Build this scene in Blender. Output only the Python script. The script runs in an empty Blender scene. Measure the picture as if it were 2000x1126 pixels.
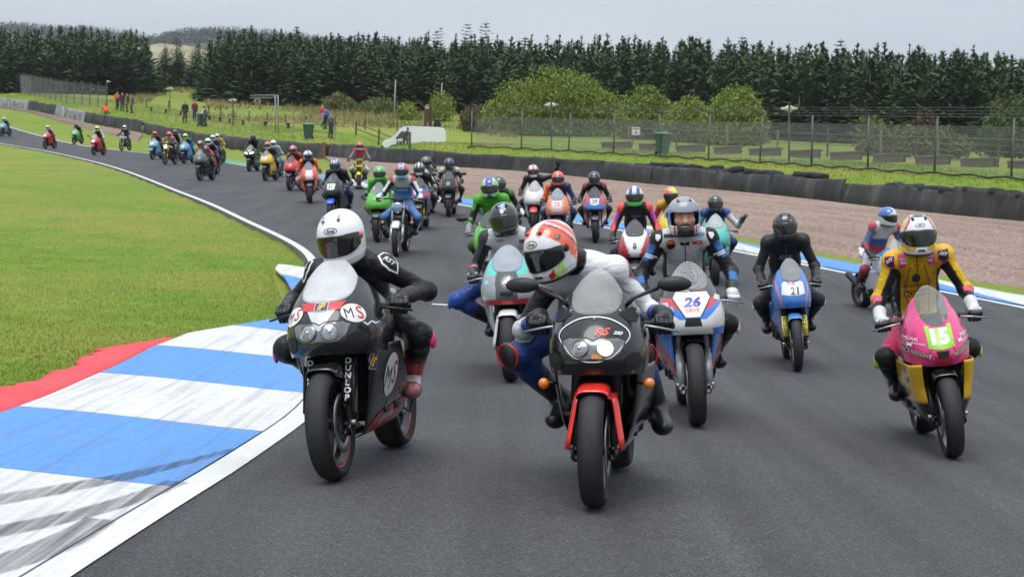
import bpy, bmesh, math, random
import numpy as np
from mathutils import Vector, Matrix, Euler
from mathutils.bvhtree import BVHTree

random.seed(7); RNG = np.random.default_rng(7)
SC = bpy.context.scene
COL = SC.collection
R = math.radians

# ------------------------------------------------------------------ camera
CAM_H = 1.38
F_PX = 3300.0            # focal length in pixels of the 2000 px wide photograph
HOR = 430.0              # where the near ground plane vanishes
PITCH = math.atan((563.0 - HOR) / F_PX)
ROLL = math.atan(0.030)
cam = bpy.data.cameras.new("camera"); cam_o = bpy.data.objects.new("camera", cam); COL.objects.link(cam_o)
cam.sensor_width = 36.0; cam.lens = 36.0 * F_PX / 2000.0
cam.clip_start = 0.1; cam.clip_end = 6000
_f = Vector((0, math.cos(PITCH), -math.sin(PITCH))); _r0 = Vector((1, 0, 0)); _u0 = _r0.cross(_f)
_r = _r0 * math.cos(ROLL) + _u0 * math.sin(ROLL); _u = _u0 * math.cos(ROLL) - _r0 * math.sin(ROLL)
CAM_M = Matrix(((_r.x, _u.x, -_f.x, 0), (_r.y, _u.y, -_f.y, 0), (_r.z, _u.z, -_f.z, CAM_H), (0, 0, 0, 1)))
cam_o.matrix_world = CAM_M
cam.dof.use_dof = True; cam.dof.focus_distance = 9.2; cam.dof.aperture_fstop = 9.0
SC.camera = cam_o

# ------------------------------------------------------------------ light
SUN_EL, SUN_AZ = 68.0, 200.0
w = bpy.data.worlds.new("World"); SC.world = w; w.use_nodes = True
nt = w.node_tree; nt.nodes.clear()
wo = nt.nodes.new('ShaderNodeOutputWorld')
b1 = nt.nodes.new('ShaderNodeBackground'); b2 = nt.nodes.new('ShaderNodeBackground'); mx = nt.nodes.new('ShaderNodeMixShader')
sky = nt.nodes.new('ShaderNodeTexSky'); sky.sky_type = 'NISHITA'; sky.sun_disc = False
sky.sun_elevation = R(SUN_EL); sky.sun_rotation = R(SUN_AZ)
nt.links.new(sky.outputs[0], b1.inputs[0]); b1.inputs[1].default_value = 0.10
# the closed cloud deck of the overcast day
tc = nt.nodes.new('ShaderNodeTexCoord'); mp = nt.nodes.new('ShaderNodeMapping'); mp.inputs['Scale'].default_value = (3.0, 3.0, 14.0)
nz = nt.nodes.new('ShaderNodeTexNoise'); nz.inputs['Scale'].default_value = 1.1; nz.inputs['Detail'].default_value = 5.0; nz.inputs['Roughness'].default_value = 0.52
cr = nt.nodes.new('ShaderNodeValToRGB')
cr.color_ramp.elements[0].position = 0.30; cr.color_ramp.elements[0].color = (0.53, 0.61, 0.70, 1)
cr.color_ramp.elements[1].position = 0.72; cr.color_ramp.elements[1].color = (0.71, 0.765, 0.82, 1)
nt.links.new(tc.outputs['Generated'], mp.inputs[0]); nt.links.new(mp.outputs[0], nz.inputs[0]); nt.links.new(nz.outputs[0], cr.inputs[0])
nt.links.new(cr.outputs[0], b2.inputs[0])
# standard overcast sky: three times as bright overhead as at the horizon
sx_ = nt.nodes.new('ShaderNodeSeparateXYZ'); nt.links.new(tc.outputs['Generated'], sx_.inputs[0])
ma = nt.nodes.new('ShaderNodeMath'); ma.operation = 'MULTIPLY_ADD'; ma.use_clamp = False; mc = nt.nodes.new('ShaderNodeMath'); mc.operation = 'MAXIMUM'; mc.inputs[1].default_value = 0.0
nt.links.new(sx_.outputs[2], mc.inputs[0]); nt.links.new(mc.outputs[0], ma.inputs[0]); ma.inputs[1].default_value = 1.45; ma.inputs[2].default_value = 0.78
nt.links.new(ma.outputs[0], b2.inputs[1])
mx.inputs[0].default_value = 0.88
nt.links.new(b1.outputs[0], mx.inputs[1]); nt.links.new(b2.outputs[0], mx.inputs[2]); nt.links.new(mx.outputs[0], wo.inputs[0])
sl = bpy.data.lights.new("sun", 'SUN'); sl.energy = 2.4; sl.angle = R(38); sl.color = (1.0, 0.97, 0.93)
so = bpy.data.objects.new("sun", sl); COL.objects.link(so)
so.rotation_euler = (R(90 - SUN_EL), 0, R(180 - SUN_AZ))
SC.view_settings.view_transform = 'Standard'; SC.view_settings.look = 'None'
SC.view_settings.gamma = 1.0; SC.view_settings.exposure = 0.08; SC.view_settings.use_curve_mapping = False
SC.cycles.max_bounces = 6; SC.cycles.transparent_max_bounces = 16; SC.cycles.caustics_reflective = False; SC.cycles.caustics_refractive = False

# ------------------------------------------------------------------ object helpers
def link(o, parent=None):
    COL.objects.link(o)
    if parent is not None: o.parent = parent
    return o
def tag(o, label=None, cat=None, group=None, kind=None):
    if label: o['label'] = label
    if cat: o['category'] = cat
    if group: o['group'] = group
    if kind: o['kind'] = kind
    return o
def empty(name, M=None, parent=None):
    o = bpy.data.objects.new(name, None); o.empty_display_size = 0.1
    link(o, parent)
    if M is not None: o.matrix_world = M
    return o
def mesh_data(name, V, F, col=None, smooth=True, mats=None, fm=None):
    me = bpy.data.meshes.new(name)
    V = np.asarray(V, dtype=np.float32)
    if isinstance(F, np.ndarray):
        n = len(F); k = F.shape[1] if n else 4
        me.vertices.add(len(V)); me.vertices.foreach_set('co', V.ravel())
        me.loops.add(n * k); me.loops.foreach_set('vertex_index', F.astype(np.int32).ravel())
        me.polygons.add(n); me.polygons.foreach_set('loop_start', np.arange(0, n * k, k, dtype=np.int32))
        me.update(calc_edges=True)
    else:
        me.from_pydata([tuple(v) for v in V], [], F); me.update()
    if smooth is True: me.polygons.foreach_set('use_smooth', np.ones(len(me.polygons), dtype=bool))
    elif smooth is not False: me.polygons.foreach_set('use_smooth', np.asarray(smooth, dtype=bool))
    if col is not None:
        a = me.color_attributes.new('Col', 'FLOAT_COLOR', 'POINT')
        c = np.ones((len(V), 4), dtype=np.float32); c[:, :3] = col
        a.data.foreach_set('color', c.ravel())
    for m in (mats or []): me.materials.append(m)
    if fm is not None: me.polygons.foreach_set('material_index', np.asarray(fm, dtype=np.int32))
    return me
def mobj(name, VF, mat, parent=None, smooth=True, col=None, solid=0.0, loc=None):
    me = mesh_data(name, VF[0], VF[1], col, smooth, [mat])
    o = bpy.data.objects.new(name, me); link(o, parent)
    if solid:
        s = o.modifiers.new('thickness', 'SOLIDIFY'); s.thickness = solid; s.offset = -1
    if loc is not None: o.location = loc
    return o
def copy_tree(o, parent=None):
    c = o.copy(); link(c, None); c.parent = parent
    for ch in list(o.children): copy_tree(ch, c)
    return c

# ------------------------------------------------------------------ shapes: every one returns (verts, faces)
def join(parts):
    V = []; F = []; n = 0
    for v, f in parts:
        v = np.asarray(v, dtype=np.float64).reshape(-1, 3); V.append(v)
        F += [tuple(int(i) + n for i in q) for q in f]; n += len(v)
    return np.vstack(V), F
def xf(VF, M):
    V = np.asarray(VF[0], dtype=np.float64); A = np.array(M)
    return V @ A[:3, :3].T + A[:3, 3], VF[1]
def T(x, y, z, rx=0, ry=0, rz=0, s=(1, 1, 1)):
    return Matrix.Translation((x, y, z)) @ Euler((R(rx), R(ry), R(rz))).to_matrix().to_4x4() @ Matrix.Diagonal((*s, 1))
def box(c, s):
    x, y, z = s[0] / 2, s[1] / 2, s[2] / 2
    V = [(-x, -y, -z), (x, -y, -z), (x, y, -z), (-x, y, -z), (-x, -y, z), (x, -y, z), (x, y, z), (-x, y, z)]
    return np.array(V) + np.array(c), [(3, 2, 1, 0), (4, 5, 6, 7), (0, 1, 5, 4), (1, 2, 6, 5), (2, 3, 7, 6), (3, 0, 4, 7)]
_bev = {}
def rbox(c, s, b=0.02):
    """box with chamfered edges"""
    hx, hy, hz = s[0] / 2, s[1] / 2, s[2] / 2; b = min(b, hx * .9, hy * .9, hz * .9)
    V = []; idx = {}
    for sx in (-1, 1):
        for sy in (-1, 1):
            for sz in (-1, 1):
                for ax in range(3):
                    p = [sx * (hx - b), sy * (hy - b), sz * (hz - b)]; p[ax] = (sx * hx, sy * hy, sz * hz)[ax]
                    idx[(sx, sy, sz, ax)] = len(V); V.append(p)
    F = []
    for ax in range(3):
        o1, o2 = [(1, 2), (2, 0), (0, 1)][ax]
        for sg in (-1, 1):
            q = []
            for a, bb in ((-1, -1), (1, -1), (1, 1), (-1, 1)):
                k = [0, 0, 0]; k[ax] = sg; k[o1] = a; k[o2] = bb; q.append(idx[(*k, ax)])
            F.append(tuple(q if sg > 0 else q[::-1]))
    for ax in range(3):
        o1, o2 = [(1, 2), (2, 0), (0, 1)][ax]
        for a in (-1, 1):
            for bb in (-1, 1):
                k0 = [0, 0, 0]; k0[o1] = a; k0[o2] = bb; k1 = list(k0); k0[ax] = -1; k1[ax] = 1
                q = (idx[(*k0, o1)], idx[(*k1, o1)], idx[(*k1, o2)], idx[(*k0, o2)])
                F.append(q if a * bb > 0 else q[::-1])
    for sx in (-1, 1):
        for sy in (-1, 1):
            for sz in (-1, 1):
                q = tuple(idx[(sx, sy, sz, a)] for a in range(3)); F.append(q if sx * sy * sz > 0 else q[::-1])
    return np.array(V) + np.array(c), F
def tube(P, r, n=8, cap=True):
    P = [np.array(p, dtype=float) for p in P]; m = len(P)
    rr = r if hasattr(r, '__len__') else [r] * m
    V = []; F = []; up = None
    for i in range(m):
        t = P[min(i + 1, m - 1)] - P[max(i - 1, 0)]; t = t / (np.linalg.norm(t) + 1e-9)
        if up is None: up = np.array((0, 0, 1.)) if abs(t[2]) < .9 else np.array((1., 0, 0))
        a = np.cross(up, t); a /= (np.linalg.norm(a) + 1e-9); b = np.cross(t, a); up = b
        for k in range(n):
            th = 2 * math.pi * k / n; V.append(P[i] + rr[i] * (math.cos(th) * a + math.sin(th) * b))
    for i in range(m - 1):
        for k in range(n):
            k2 = (k + 1) % n; F.append((i * n + k, i * n + k2, (i + 1) * n + k2, (i + 1) * n + k))
    if cap: F.append(tuple(range(n))[::-1]); F.append(tuple((m - 1) * n + k for k in range(n)))
    return np.array(V), F
def lathe(prof, n=32, closed=True):
    """profile of (radius, y) turned about the y axis"""
    V = []; F = []; m = len(prof)
    for k in range(n):
        th = 2 * math.pi * k / n; c, s = math.cos(th), math.sin(th)
        for r, y in prof: V.append((r * c, y, r * s))
    mm = m if closed else m - 1
    for k in range(n):
        k2 = (k + 1) % n
        for i in range(mm):
            j = (i + 1) % m; F.append((k * m + i, k * m + j, k2 * m + j, k2 * m + i))
    return np.array(V), F
def grid(P):
    P = np.asarray(P, dtype=float); a, b = P.shape[:2]
    F = [(i * b + j, i * b + j + 1, (i + 1) * b + j + 1, (i + 1) * b + j) for i in range(a - 1) for j in range(b - 1)]
    return P.reshape(-1, 3), F
def sphere(c, r, n=12, m=8):
    r = r if hasattr(r, '__len__') else (r, r, r); V = [(0, 0, 1)]; F = []
    for i in range(1, m):
        ph = math.pi * i / m
        for k in range(n):
            th = 2 * math.pi * k / n; V.append((math.sin(ph) * math.cos(th), math.sin(ph) * math.sin(th), math.cos(ph)))
    V.append((0, 0, -1))
    for k in range(n): F.append((0, 1 + k, 1 + (k + 1) % n))
    for i in range(m - 2):
        for k in range(n):
            a = 1 + i * n; F.append((a + k, a + n + k, a + n + (k + 1) % n, a + (k + 1) % n))
    a = 1 + (m - 2) * n
    for k in range(n): F.append((a + k, len(V) - 1, a + (k + 1) % n))
    return np.array(V) * np.array(r) + np.array(c), F
def prism(pts, y0, y1):
    """outline in x,z pushed from y0 to y1"""
    n = len(pts); V = [(x, y0, z) for x, z in pts] + [(x, y1, z) for x, z in pts]
    F = [tuple(range(n)), tuple(range(2 * n - 1, n - 1, -1))] + [(i, i + n, (i + 1) % n + n, (i + 1) % n) for i in range(n)]
    return np.array(V), F
def orient(V, F, ref):
    """turn all faces so that they look away from ref"""
    V = np.asarray(V, float); r = np.array(ref, float); s = 0.0
    for f in F:
        a, b, c = V[f[0]], V[f[1]], V[f[2]]; s += float(np.cross(b - a, c - a) @ (a - r))
    return V, (F if s >= 0 else [tuple(q[::-1]) for q in F])
def cr_spline(P, n):
    """Catmull-Rom through P, n samples"""
    P = np.asarray(P, dtype=float); m = len(P); out = []
    Q = np.vstack([2 * P[0] - P[1], P, 2 * P[-1] - P[-2]])
    for t in np.linspace(0, m - 1, n):
        i = min(int(t), m - 2); u = t - i; p0, p1, p2, p3 = Q[i:i + 4]
        out.append(.5 * ((2 * p1) + (-p0 + p2) * u + (2 * p0 - 5 * p1 + 4 * p2 - p3) * u * u + (-p0 + 3 * p1 - 3 * p2 + p3) * u ** 3))
    return np.array(out)
def even(P, step):
    """resample a polyline to an even step"""
    P = np.asarray(P); d = np.r_[0, np.cumsum(np.linalg.norm(np.diff(P, axis=0), axis=1))]
    n = max(2, int(d[-1] / step)); s = np.linspace(0, d[-1], n)
    return np.stack([np.interp(s, d, P[:, k]) for k in range(P.shape[1])], 1)

# ------------------------------------------------------------------ materials
def srgb(h):
    h = h.lstrip('#'); c = [int(h[i:i + 2], 16) / 255 for i in (0, 2, 4)]
    return tuple(x / 12.92 if x <= .04045 else ((x + .055) / 1.055) ** 2.4 for x in c)
_M = {}
class NT:
    def __init__(s, name):
        s.m = bpy.data.materials.new(name); s.m.use_nodes = True; s.t = s.m.node_tree; s.t.nodes.clear()
        s.out = s.n('ShaderNodeOutputMaterial'); s.p = s.n('ShaderNodeBsdfPrincipled'); s.l(s.p.outputs[0], s.out.inputs[0])
    def n(s, t, **kw):
        x = s.t.nodes.new(t)
        for k, v in kw.items():
            if k in x.inputs: x.inputs[k].default_value = v
            else: setattr(x, k, v)
        return x
    def l(s, a, b): s.t.links.new(a, b)
    def co(s, sc=(1, 1, 1), kind='Object', rot=(0, 0, 0)):
        c = s.n('ShaderNodeTexCoord'); m = s.n('ShaderNodeMapping'); m.inputs['Scale'].default_value = sc; m.inputs['Rotation'].default_value = rot
        if kind == 'World':
            g = s.n('ShaderNodeNewGeometry'); s.l(g.outputs['Position'], m.inputs[0])
        else: s.l(c.outputs[kind], m.inputs[0])
        return m.outputs[0]
    def noise(s, co, scale, detail=4, rough=.55):
        x = s.n('ShaderNodeTexNoise'); x.inputs['Scale'].default_value = scale; x.inputs['Detail'].default_value = detail; x.inputs['Roughness'].default_value = rough
        if co is not None: s.l(co, x.inputs['Vector'])
        return x.outputs[0]
    def ramp(s, f, stops):
        x = s.n('ShaderNodeValToRGB'); e = x.color_ramp.elements
        while len(e) < len(stops): e.new(.5)
        for i, (p, c) in enumerate(stops):
            e[i].position = p; e[i].color = (*c, 1) if hasattr(c, '__len__') else (c, c, c, 1)
        s.l(f, x.inputs[0]); return x.outputs[0]
    def mix(s, f, a, b, mode='MIX'):
        x = s.n('ShaderNodeMix'); x.data_type = 'RGBA'; x.blend_type = mode
        for i, v in ((0, f), (6, a), (7, b)):
            if hasattr(v, 'links') or hasattr(v, 'is_linked'): s.l(v, x.inputs[i])
            else: x.inputs[i].default_value = v if i == 0 else ((*v, 1) if len(v) == 3 else v)
        return x.outputs[2]
    def bump(s, h, strength=.3, dist=.01):
        x = s.n('ShaderNodeBump'); x.inputs['Strength'].default_value = strength; x.inputs['Distance'].default_value = dist
        s.l(h, x.inputs['Height']); s.l(x.outputs[0], s.p.inputs['Normal']); return x
    def set(s, **kw):
        for k, v in kw.items():
            k = k.replace('_', ' ')
            if hasattr(v, 'is_linked'): s.l(v, s.p.inputs[k])
            else: s.p.inputs[k].default_value = (*v, 1) if (hasattr(v, '__len__') and len(v) == 3) else v
        return s
def pm(key, color=(.5, .5, .5), rough=.5, metal=0.0, coat=0.0, var=.12, scale=30., emit=0.0, spec=.5, bump=0.0):
    """plain procedural material with slight uneven colour and gloss"""
    if key in _M: return _M[key]
    t = NT(key); co = t.co()
    f = t.noise(co, scale, 4)
    c = t.mix(1.0, color, t.ramp(f, [(.3, 1 - var), (.7, 1 + var * .5)]), 'MULTIPLY')
    t.set(Base_Color=c, Metallic=metal, Coat_Weight=coat, Coat_Roughness=.08, Specular_IOR_Level=spec)
    t.set(Roughness=t.ramp(f, [(.3, max(.02, rough * .85)), (.7, min(1, rough * 1.15))]))
    if emit: t.set(Emission_Color=color, Emission_Strength=emit)
    if bump: t.bump(t.noise(co, scale * 3, 3), .4, bump)
    _M[key] = t.m; return t.m
def cm(key, rough=.3, coat=0.0, var=.1, scale=12., bump=0.0, bscale=60., metal=0.0, spec=.5):
    """material that takes its colour from the Col attribute of the mesh"""
    if key in _M: return _M[key]
    t = NT(key); a = t.n('ShaderNodeAttribute', attribute_name='Col'); co = t.co()
    f = t.noise(co, scale, 5)
    c = t.mix(1.0, a.outputs[0], t.ramp(f, [(.3, 1 - var), (.7, 1 + var * .4)]), 'MULTIPLY')
    t.set(Base_Color=c, Coat_Weight=coat, Coat_Roughness=.06, Metallic=metal, Specular_IOR_Level=spec)
    t.set(Roughness=t.ramp(f, [(.3, rough * .8), (.75, min(1, rough * 1.25))]))
    if bump:
        t.bump(t.noise(co, bscale, 4, .6), .6, bump)
    _M[key] = t.m; return t.m
# ================================================================== THE SETTING
def base_z(Y):
    Y = np.asarray(Y, dtype=float)
    k = 2.5; z = .056 * k * np.logaddexp(0, (Y - 18) / k)
    q = np.clip(Y - 110, 0, 60); z = z + .0006 * q * q
    return z + np.clip(Y - 170, 0, None) * .034
LEFT = even(cr_spline([(-2.7, -14), (-2.2, -2), (-1.78, 6.3), (-1.58, 9.5), (-1.5, 12.2), (-1.72, 16), (-2.25, 20.5), (-3.0, 25), (-4.0, 31), (-6.3, 39), (-10.2, 51.6), (-20.5, 82), (-35, 116), (-56, 155), (-85, 205)], 400), .6)
RIGHT = even(cr_spline([(24, -14), (19.5, 4), (16.2, 13), (13.6, 20), (11.2, 25.5), (8.9, 29.4), (6.5, 33), (4.6, 36.3), (2.3, 41), (-1.5, 50), (-7.3, 67), (-17, 93), (-28.8, 116), (-45, 150), (-72, 200)], 400), .6)
BARR = even(cr_spline([(33, 8), (25, 24), (19.2, 38), (14.9, 49), (9.6, 63), (6.2, 72.4), (.6, 84), (-3.2, 90), (-7.1, 95), (-11.4, 104), (-16, 113), (-22, 124), (-32, 145), (-43, 163), (-62, 195), (-80, 225)], 400), .6)
def sdist(X, Y, P):
    """signed distance to polyline P running away from the camera: positive on its right-hand side"""
    X = np.asarray(X, float); Y = np.asarray(Y, float); sh = X.shape; X = X.ravel(); Y = Y.ravel()
    A = P[:-1]; D = P[1:] - A; L2 = (D ** 2).sum(1); best = np.full(X.shape, 1e9); sg = np.ones(X.shape)
    for i in range(0, len(A)):
        t = np.clip(((X - A[i, 0]) * D[i, 0] + (Y - A[i, 1]) * D[i, 1]) / L2[i], 0, 1)
        ex = X - A[i, 0] - t * D[i, 0]; ey = Y - A[i, 1] - t * D[i, 1]; d = ex * ex + ey * ey
        m = d < best; best[m] = d[m]; sg[m] = np.sign(D[i, 1] * ex[m] - D[i, 0] * ey[m])
    return (np.sqrt(best) * sg).reshape(sh)
BARR_C = BARR[::4]
def camber(X, Y):
    """the track falls away to the right on the near bend"""
    X = np.asarray(X, float); Y = np.asarray(Y, float); f = np.clip((46 - Y) / 20, 0, 1); f = f * f * (3 - 2 * f)
    return -.065 * .5 * np.logaddexp(0, (np.minimum(X, 9.0) - .6) / .5) * f
def road_z(X, Y): return base_z(Y) + camber(X, Y)
def bank(d): return 1.22 * np.clip((d - .45) / 4.2, 0, 1) ** .75
_tx = np.arange(-150, 91, 1.0); _ty = np.arange(-20, 301, 1.0); _TAB = sdist(*np.meshgrid(_tx, _ty, indexing='ij'), BARR_C)
def bdist(X, Y):
    """distance beyond the barrier line, read from a table"""
    fx = np.clip((np.asarray(X, float) + 150), 0, 239.999); fy = np.clip((np.asarray(Y, float) + 20), 0, 319.999); i = fx.astype(int); j = fy.astype(int); u = fx - i; v = fy - j
    return (_TAB[i, j] * (1 - u) + _TAB[i + 1, j] * u) * (1 - v) + (_TAB[i, j + 1] * (1 - u) + _TAB[i + 1, j + 1] * u) * v
VAN = (-7.3, 120.0)
def hollow(X, Y): return -1.20 * np.exp(-(((np.asarray(X, float) - VAN[0]) / 5.0) ** 4 + ((np.asarray(Y, float) - VAN[1] + 4.0) / 9.5) ** 4))
def ground_z(X, Y):
    d = bdist(np.atleast_1d(np.asarray(X, float)), np.atleast_1d(np.asarray(Y, float)))
    return road_z(X, Y) + np.where(d > .45, bank(np.maximum(d, .45)), 0) + hollow(X, Y)
def gz(x, y): return float(ground_z([x], [y])[0])
def pix(px, py, on='bank'):
    """where the sight line through a pixel of the photograph meets the ground"""
    dx, dy = (px - 1000) / F_PX, -(py - 563) / F_PX
    d = CAM_M.to_3x3() @ Vector((dx, dy, -1)); d = d / d.y
    lo = None
    ys = np.linspace(4, 420, 1665); X = d.x * ys; Z = CAM_H + d.z * ys
    g = road_z(X, ys) if on == 'base' else ground_z(X, ys)
    k = np.argmax(Z < g) if (Z < g).any() else len(ys) - 1
    return float(X[k]), float(ys[k]), float(g[k])
def at_depth(px, Y):
    """ground point at depth Y in the column of a pixel"""
    X = (px - 1000) / F_PX * Y
    z = gz(X, Y); X = (px - 1000) / F_PX * Y - .03 * (z - CAM_H)
    return X, Y, gz(X, Y)

# ---- materials of the ground
def m_grass():
    t = NT('grass_turf'); co = t.co((1, 1, 1), 'World')
    big = t.noise(co, .16, 3); mid = t.noise(co, 1.3, 5, .6); fine = t.noise(t.co((1, .55, 1), 'World'), 26, 4, .7)
    c = t.ramp(mid, [(.28, (.112, .184, .014)), (.5, (.144, .228, .020)), (.72, (.200, .266, .033))])
    c = t.mix(t.ramp(big, [(.40, 0.0), (.62, .78)]), c, (.240, .238, .044))
    c = t.mix(1.0, c, t.ramp(fine, [(.25, .68), (.6, 1.05), (.8, 1.2)]), 'MULTIPLY')
    t.set(Base_Color=c, Roughness=.85, Specular_IOR_Level=.2); t.bump(fine, .8, .03); return t.m
def m_asphalt():
    t = NT('asphalt'); co = t.co((1, 1, 1), 'World')
    v = t.n('ShaderNodeTexVoronoi'); v.inputs['Scale'].default_value = 130; t.l(co, v.inputs['Vector'])
    sp = t.ramp(v.outputs['Color'], [(.0, .50), (.55, .92), (.85, 1.45), (1.0, 2.6)])
    f = t.noise(co, 60, 4, .75); big = t.noise(co, .35, 4); mid_ = t.noise(co, 16, 4, .7); st = t.noise(t.co((1.6, .07, 1), 'World', (0, 0, R(14))), 1.6, 4)
    c = t.mix(1.0, (.064, .064, .067), sp, 'MULTIPLY')
    c = t.mix(1.0, c, t.ramp(f, [(.28, .45), (.72, 1.55)]), 'MULTIPLY'); c = t.mix(1.0, c, t.ramp(mid_, [(.3, .84), (.7, 1.14)]), 'MULTIPLY')
    c = t.mix(1.0, c, t.ramp(big, [(.3, .84), (.7, 1.1)]), 'MULTIPLY')
    c = t.mix(1.0, c, t.ramp(st, [(.3, .70), (.7, 1.16)]), 'MULTIPLY')
    t.set(Base_Color=c, Roughness=.78, Specular_IOR_Level=.35)
    h = t.mix(.5, v.outputs['Distance'], f); t.bump(h, .9, .006); return t.m
def m_gravel():
    t = NT('gravel'); co = t.co((1, 1, 1), 'World')
    v = t.n('ShaderNodeTexVoronoi'); v.inputs['Scale'].default_value = 34; t.l(co, v.inputs['Vector'])
    f = t.noise(co, 9, 4, .7); big = t.noise(co, .25, 3)
    c = t.mix(1.0, (.370, .272, .226), t.ramp(v.outputs['Color'], [(0, .74), (.6, 1.02), (1, 1.3)]), 'MULTIPLY')
    c = t.mix(1.0, c, t.ramp(f, [(.3, .8), (.7, 1.2)]), 'MULTIPLY'); c = t.mix(1.0, c, t.ramp(big, [(.3, .88), (.7, 1.1)]), 'MULTIPLY')
    t.set(Base_Color=c, Roughness=.95, Specular_IOR_Level=.1); t.bump(v.outputs['Distance'], 1.0, .04); return t.m
def m_kerb(key, color, streak=.5):
    t = NT(key); co = t.co((1, 1, 1), 'World')
    st = t.noise(t.co((16, .32, 1), 'World', (0, 0, R(-13))), 1.0, 5, .6); f = t.noise(co, 14, 5, .65); chip = t.noise(co, 34, 4, .75); big = t.noise(co, .9, 3)
    c = t.mix(1.0, color, t.ramp(f, [(.25, .82), (.7, 1.05)]), 'MULTIPLY')
    c = t.mix(t.ramp(st, [(.50, 0.0), (.78, streak)]), c, (.075, .078, .085))
    c = t.mix(t.ramp(big, [(.45, 0.), (.75, .16)]), c, (.24, .21, .17))
    c = t.mix(t.ramp(chip, [(.69, 0.0), (.74, .75)]), c, (.07, .065, .06))
    t.set(Base_Color=c, Roughness=.62, Specular_IOR_Level=.35); t.bump(chip, .5, .008); return t.m
GRASS, ASPH, GRAV = m_grass(), m_asphalt(), m_gravel()
K_WHITE = m_kerb('kerb_white_paint', (.62, .61, .62), .55); K_BLUE = m_kerb('kerb_blue_paint', (.090, .270, .62), .42); K_RED = m_kerb('kerb_red_paint', (.70, .050, .062), .10)
K_GREEN = m_kerb('green_paint', (.05, .36, .17), .2); LINE = m_kerb('white_line_paint', (.66, .66, .65), .35)

# ---- terrain sheet
xs = np.r_[np.linspace(-1500, -160, 14)[:-1], np.linspace(-160, -70, 24)[:-1], np.arange(-70, 45, 1.0), np.linspace(45, 140, 24), np.linspace(140, 1500, 14)[1:]]
ys = np.r_[np.linspace(-60, -10, 6)[:-1], np.arange(-10, 205, 1.0), np.linspace(205, 320, 30), np.linspace(320, 2600, 24)[1:]]
GX, GY = np.meshgrid(xs, ys, indexing='ij')
dB = bdist(GX, GY)
dT = np.minimum(sdist(GX, GY, LEFT[::4]), -sdist(GX, GY, RIGHT[::4]))     # inside the track where > 0
GZ = road_z(GX, GY) + np.where(dB > .45, bank(np.maximum(dB, .45)), 0) + hollow(GX, GY) - .03
GZ += np.where(dB > 5, .10 * np.sin(GX * .35 + 1) * np.sin(GY * .22), 0)
GZ -= np.where((dT > -.3), .05, 0)
kl = sdist(GX, GY, LEFT[::4]); GZ -= np.where((kl < .2) & (kl > -1.9) & (GY < 19), .05, 0)
GZ += np.where((kl < -4) & (GY < 150), .05 * np.sin(GX * .5) * np.sin(GY * .3 + 2) * np.clip((-kl - 4) / 5, 0, 1), 0)
V, F = grid(np.stack([GX, GY, GZ], -1)[:, ::1])
terrain = mobj('grass_ground', (V, np.array(F)), GRASS); tag(terrain, kind='structure')
terrain.data.flip_normals()

def strip(name, A, B, mat, off=0.0, n=9, zoff=None, kind='structure', parent=None, skirt=False):
    """sheet between two polylines of equal length, following the ground"""
    P = np.zeros((len(A), n, 3))
    for j in range(n):
        t = j / (n - 1); Q = A * (1 - t) + B * t
        P[:, j, 0] = Q[:, 0]; P[:, j, 1] = Q[:, 1]; P[:, j, 2] = road_z(Q[:, 0], Q[:, 1]) + off + (zoff(t, Q) if zoff else 0)
    if skirt:
        lo_ = [P[:, :1].copy(), P[:, -1:].copy()]
        for q in lo_: q[:, :, 2] -= .14
        P = np.concatenate([lo_[0], P, lo_[1]], 1)
    v, f = grid(P); o = mobj(name, (v, [q[::-1] for q in f]), mat, parent)
    if kind and parent is None: tag(o, kind=kind)
    return o
def normal(P):
    d = np.gradient(P, axis=0); d /= np.linalg.norm(d, axis=1)[:, None]; return np.stack([d[:, 1], -d[:, 0]], 1)   # to the right
def offs(P, d): return P + normal(P) * (d if np.isscalar(d) else np.asarray(d)[:, None])
def match(P, Q): 
    """resample Q to as many points as P"""
    s = np.linspace(0, len(Q) - 1, len(P)); return np.stack([np.interp(s, np.arange(len(Q)), Q[:, k]) for k in range(2)], 1)
strip('race_track', LEFT, match(LEFT, RIGHT), ASPH, 0.0, 25, skirt=True)
# white edge lines
def cut(P, y0, y1): return P[(P[:, 1] >= y0) & (P[:, 1] <= y1)]
l = cut(LEFT, 26, 205); strip('edge_line', offs(l, .06), offs(l, .21), LINE, .005, 2)
l = cut(LEFT, -8, 26.4); wd = np.interp(l[:, 1], [0, 6, 9, 13, 20, 26], [.17, .17, .17, .155, .14, .12])
strip('edge_line', l, offs(l, wd), LINE, .006, 3)
l = cut(RIGHT, 73, 205); strip('edge_line', offs(l, -.22), offs(l, -.06), LINE, .005, 2)
l = cut(RIGHT, -8, 73); strip('edge_line', offs(l, -.20), offs(l, .0), LINE, .005, 2)
# green painted run-off beside the far right edge
l = cut(RIGHT, 72, 96); strip('green_run_off', offs(l, .02), offs(l, 1.0), K_GREEN, .006, 3)
# the short painted dash on the tarmac
dash = np.array([(-1.05, 22.0), (-.75, 21.95)]); strip('painted_dash', dash, dash + np.array((.02, .13)), LINE, .005, 2)

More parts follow.
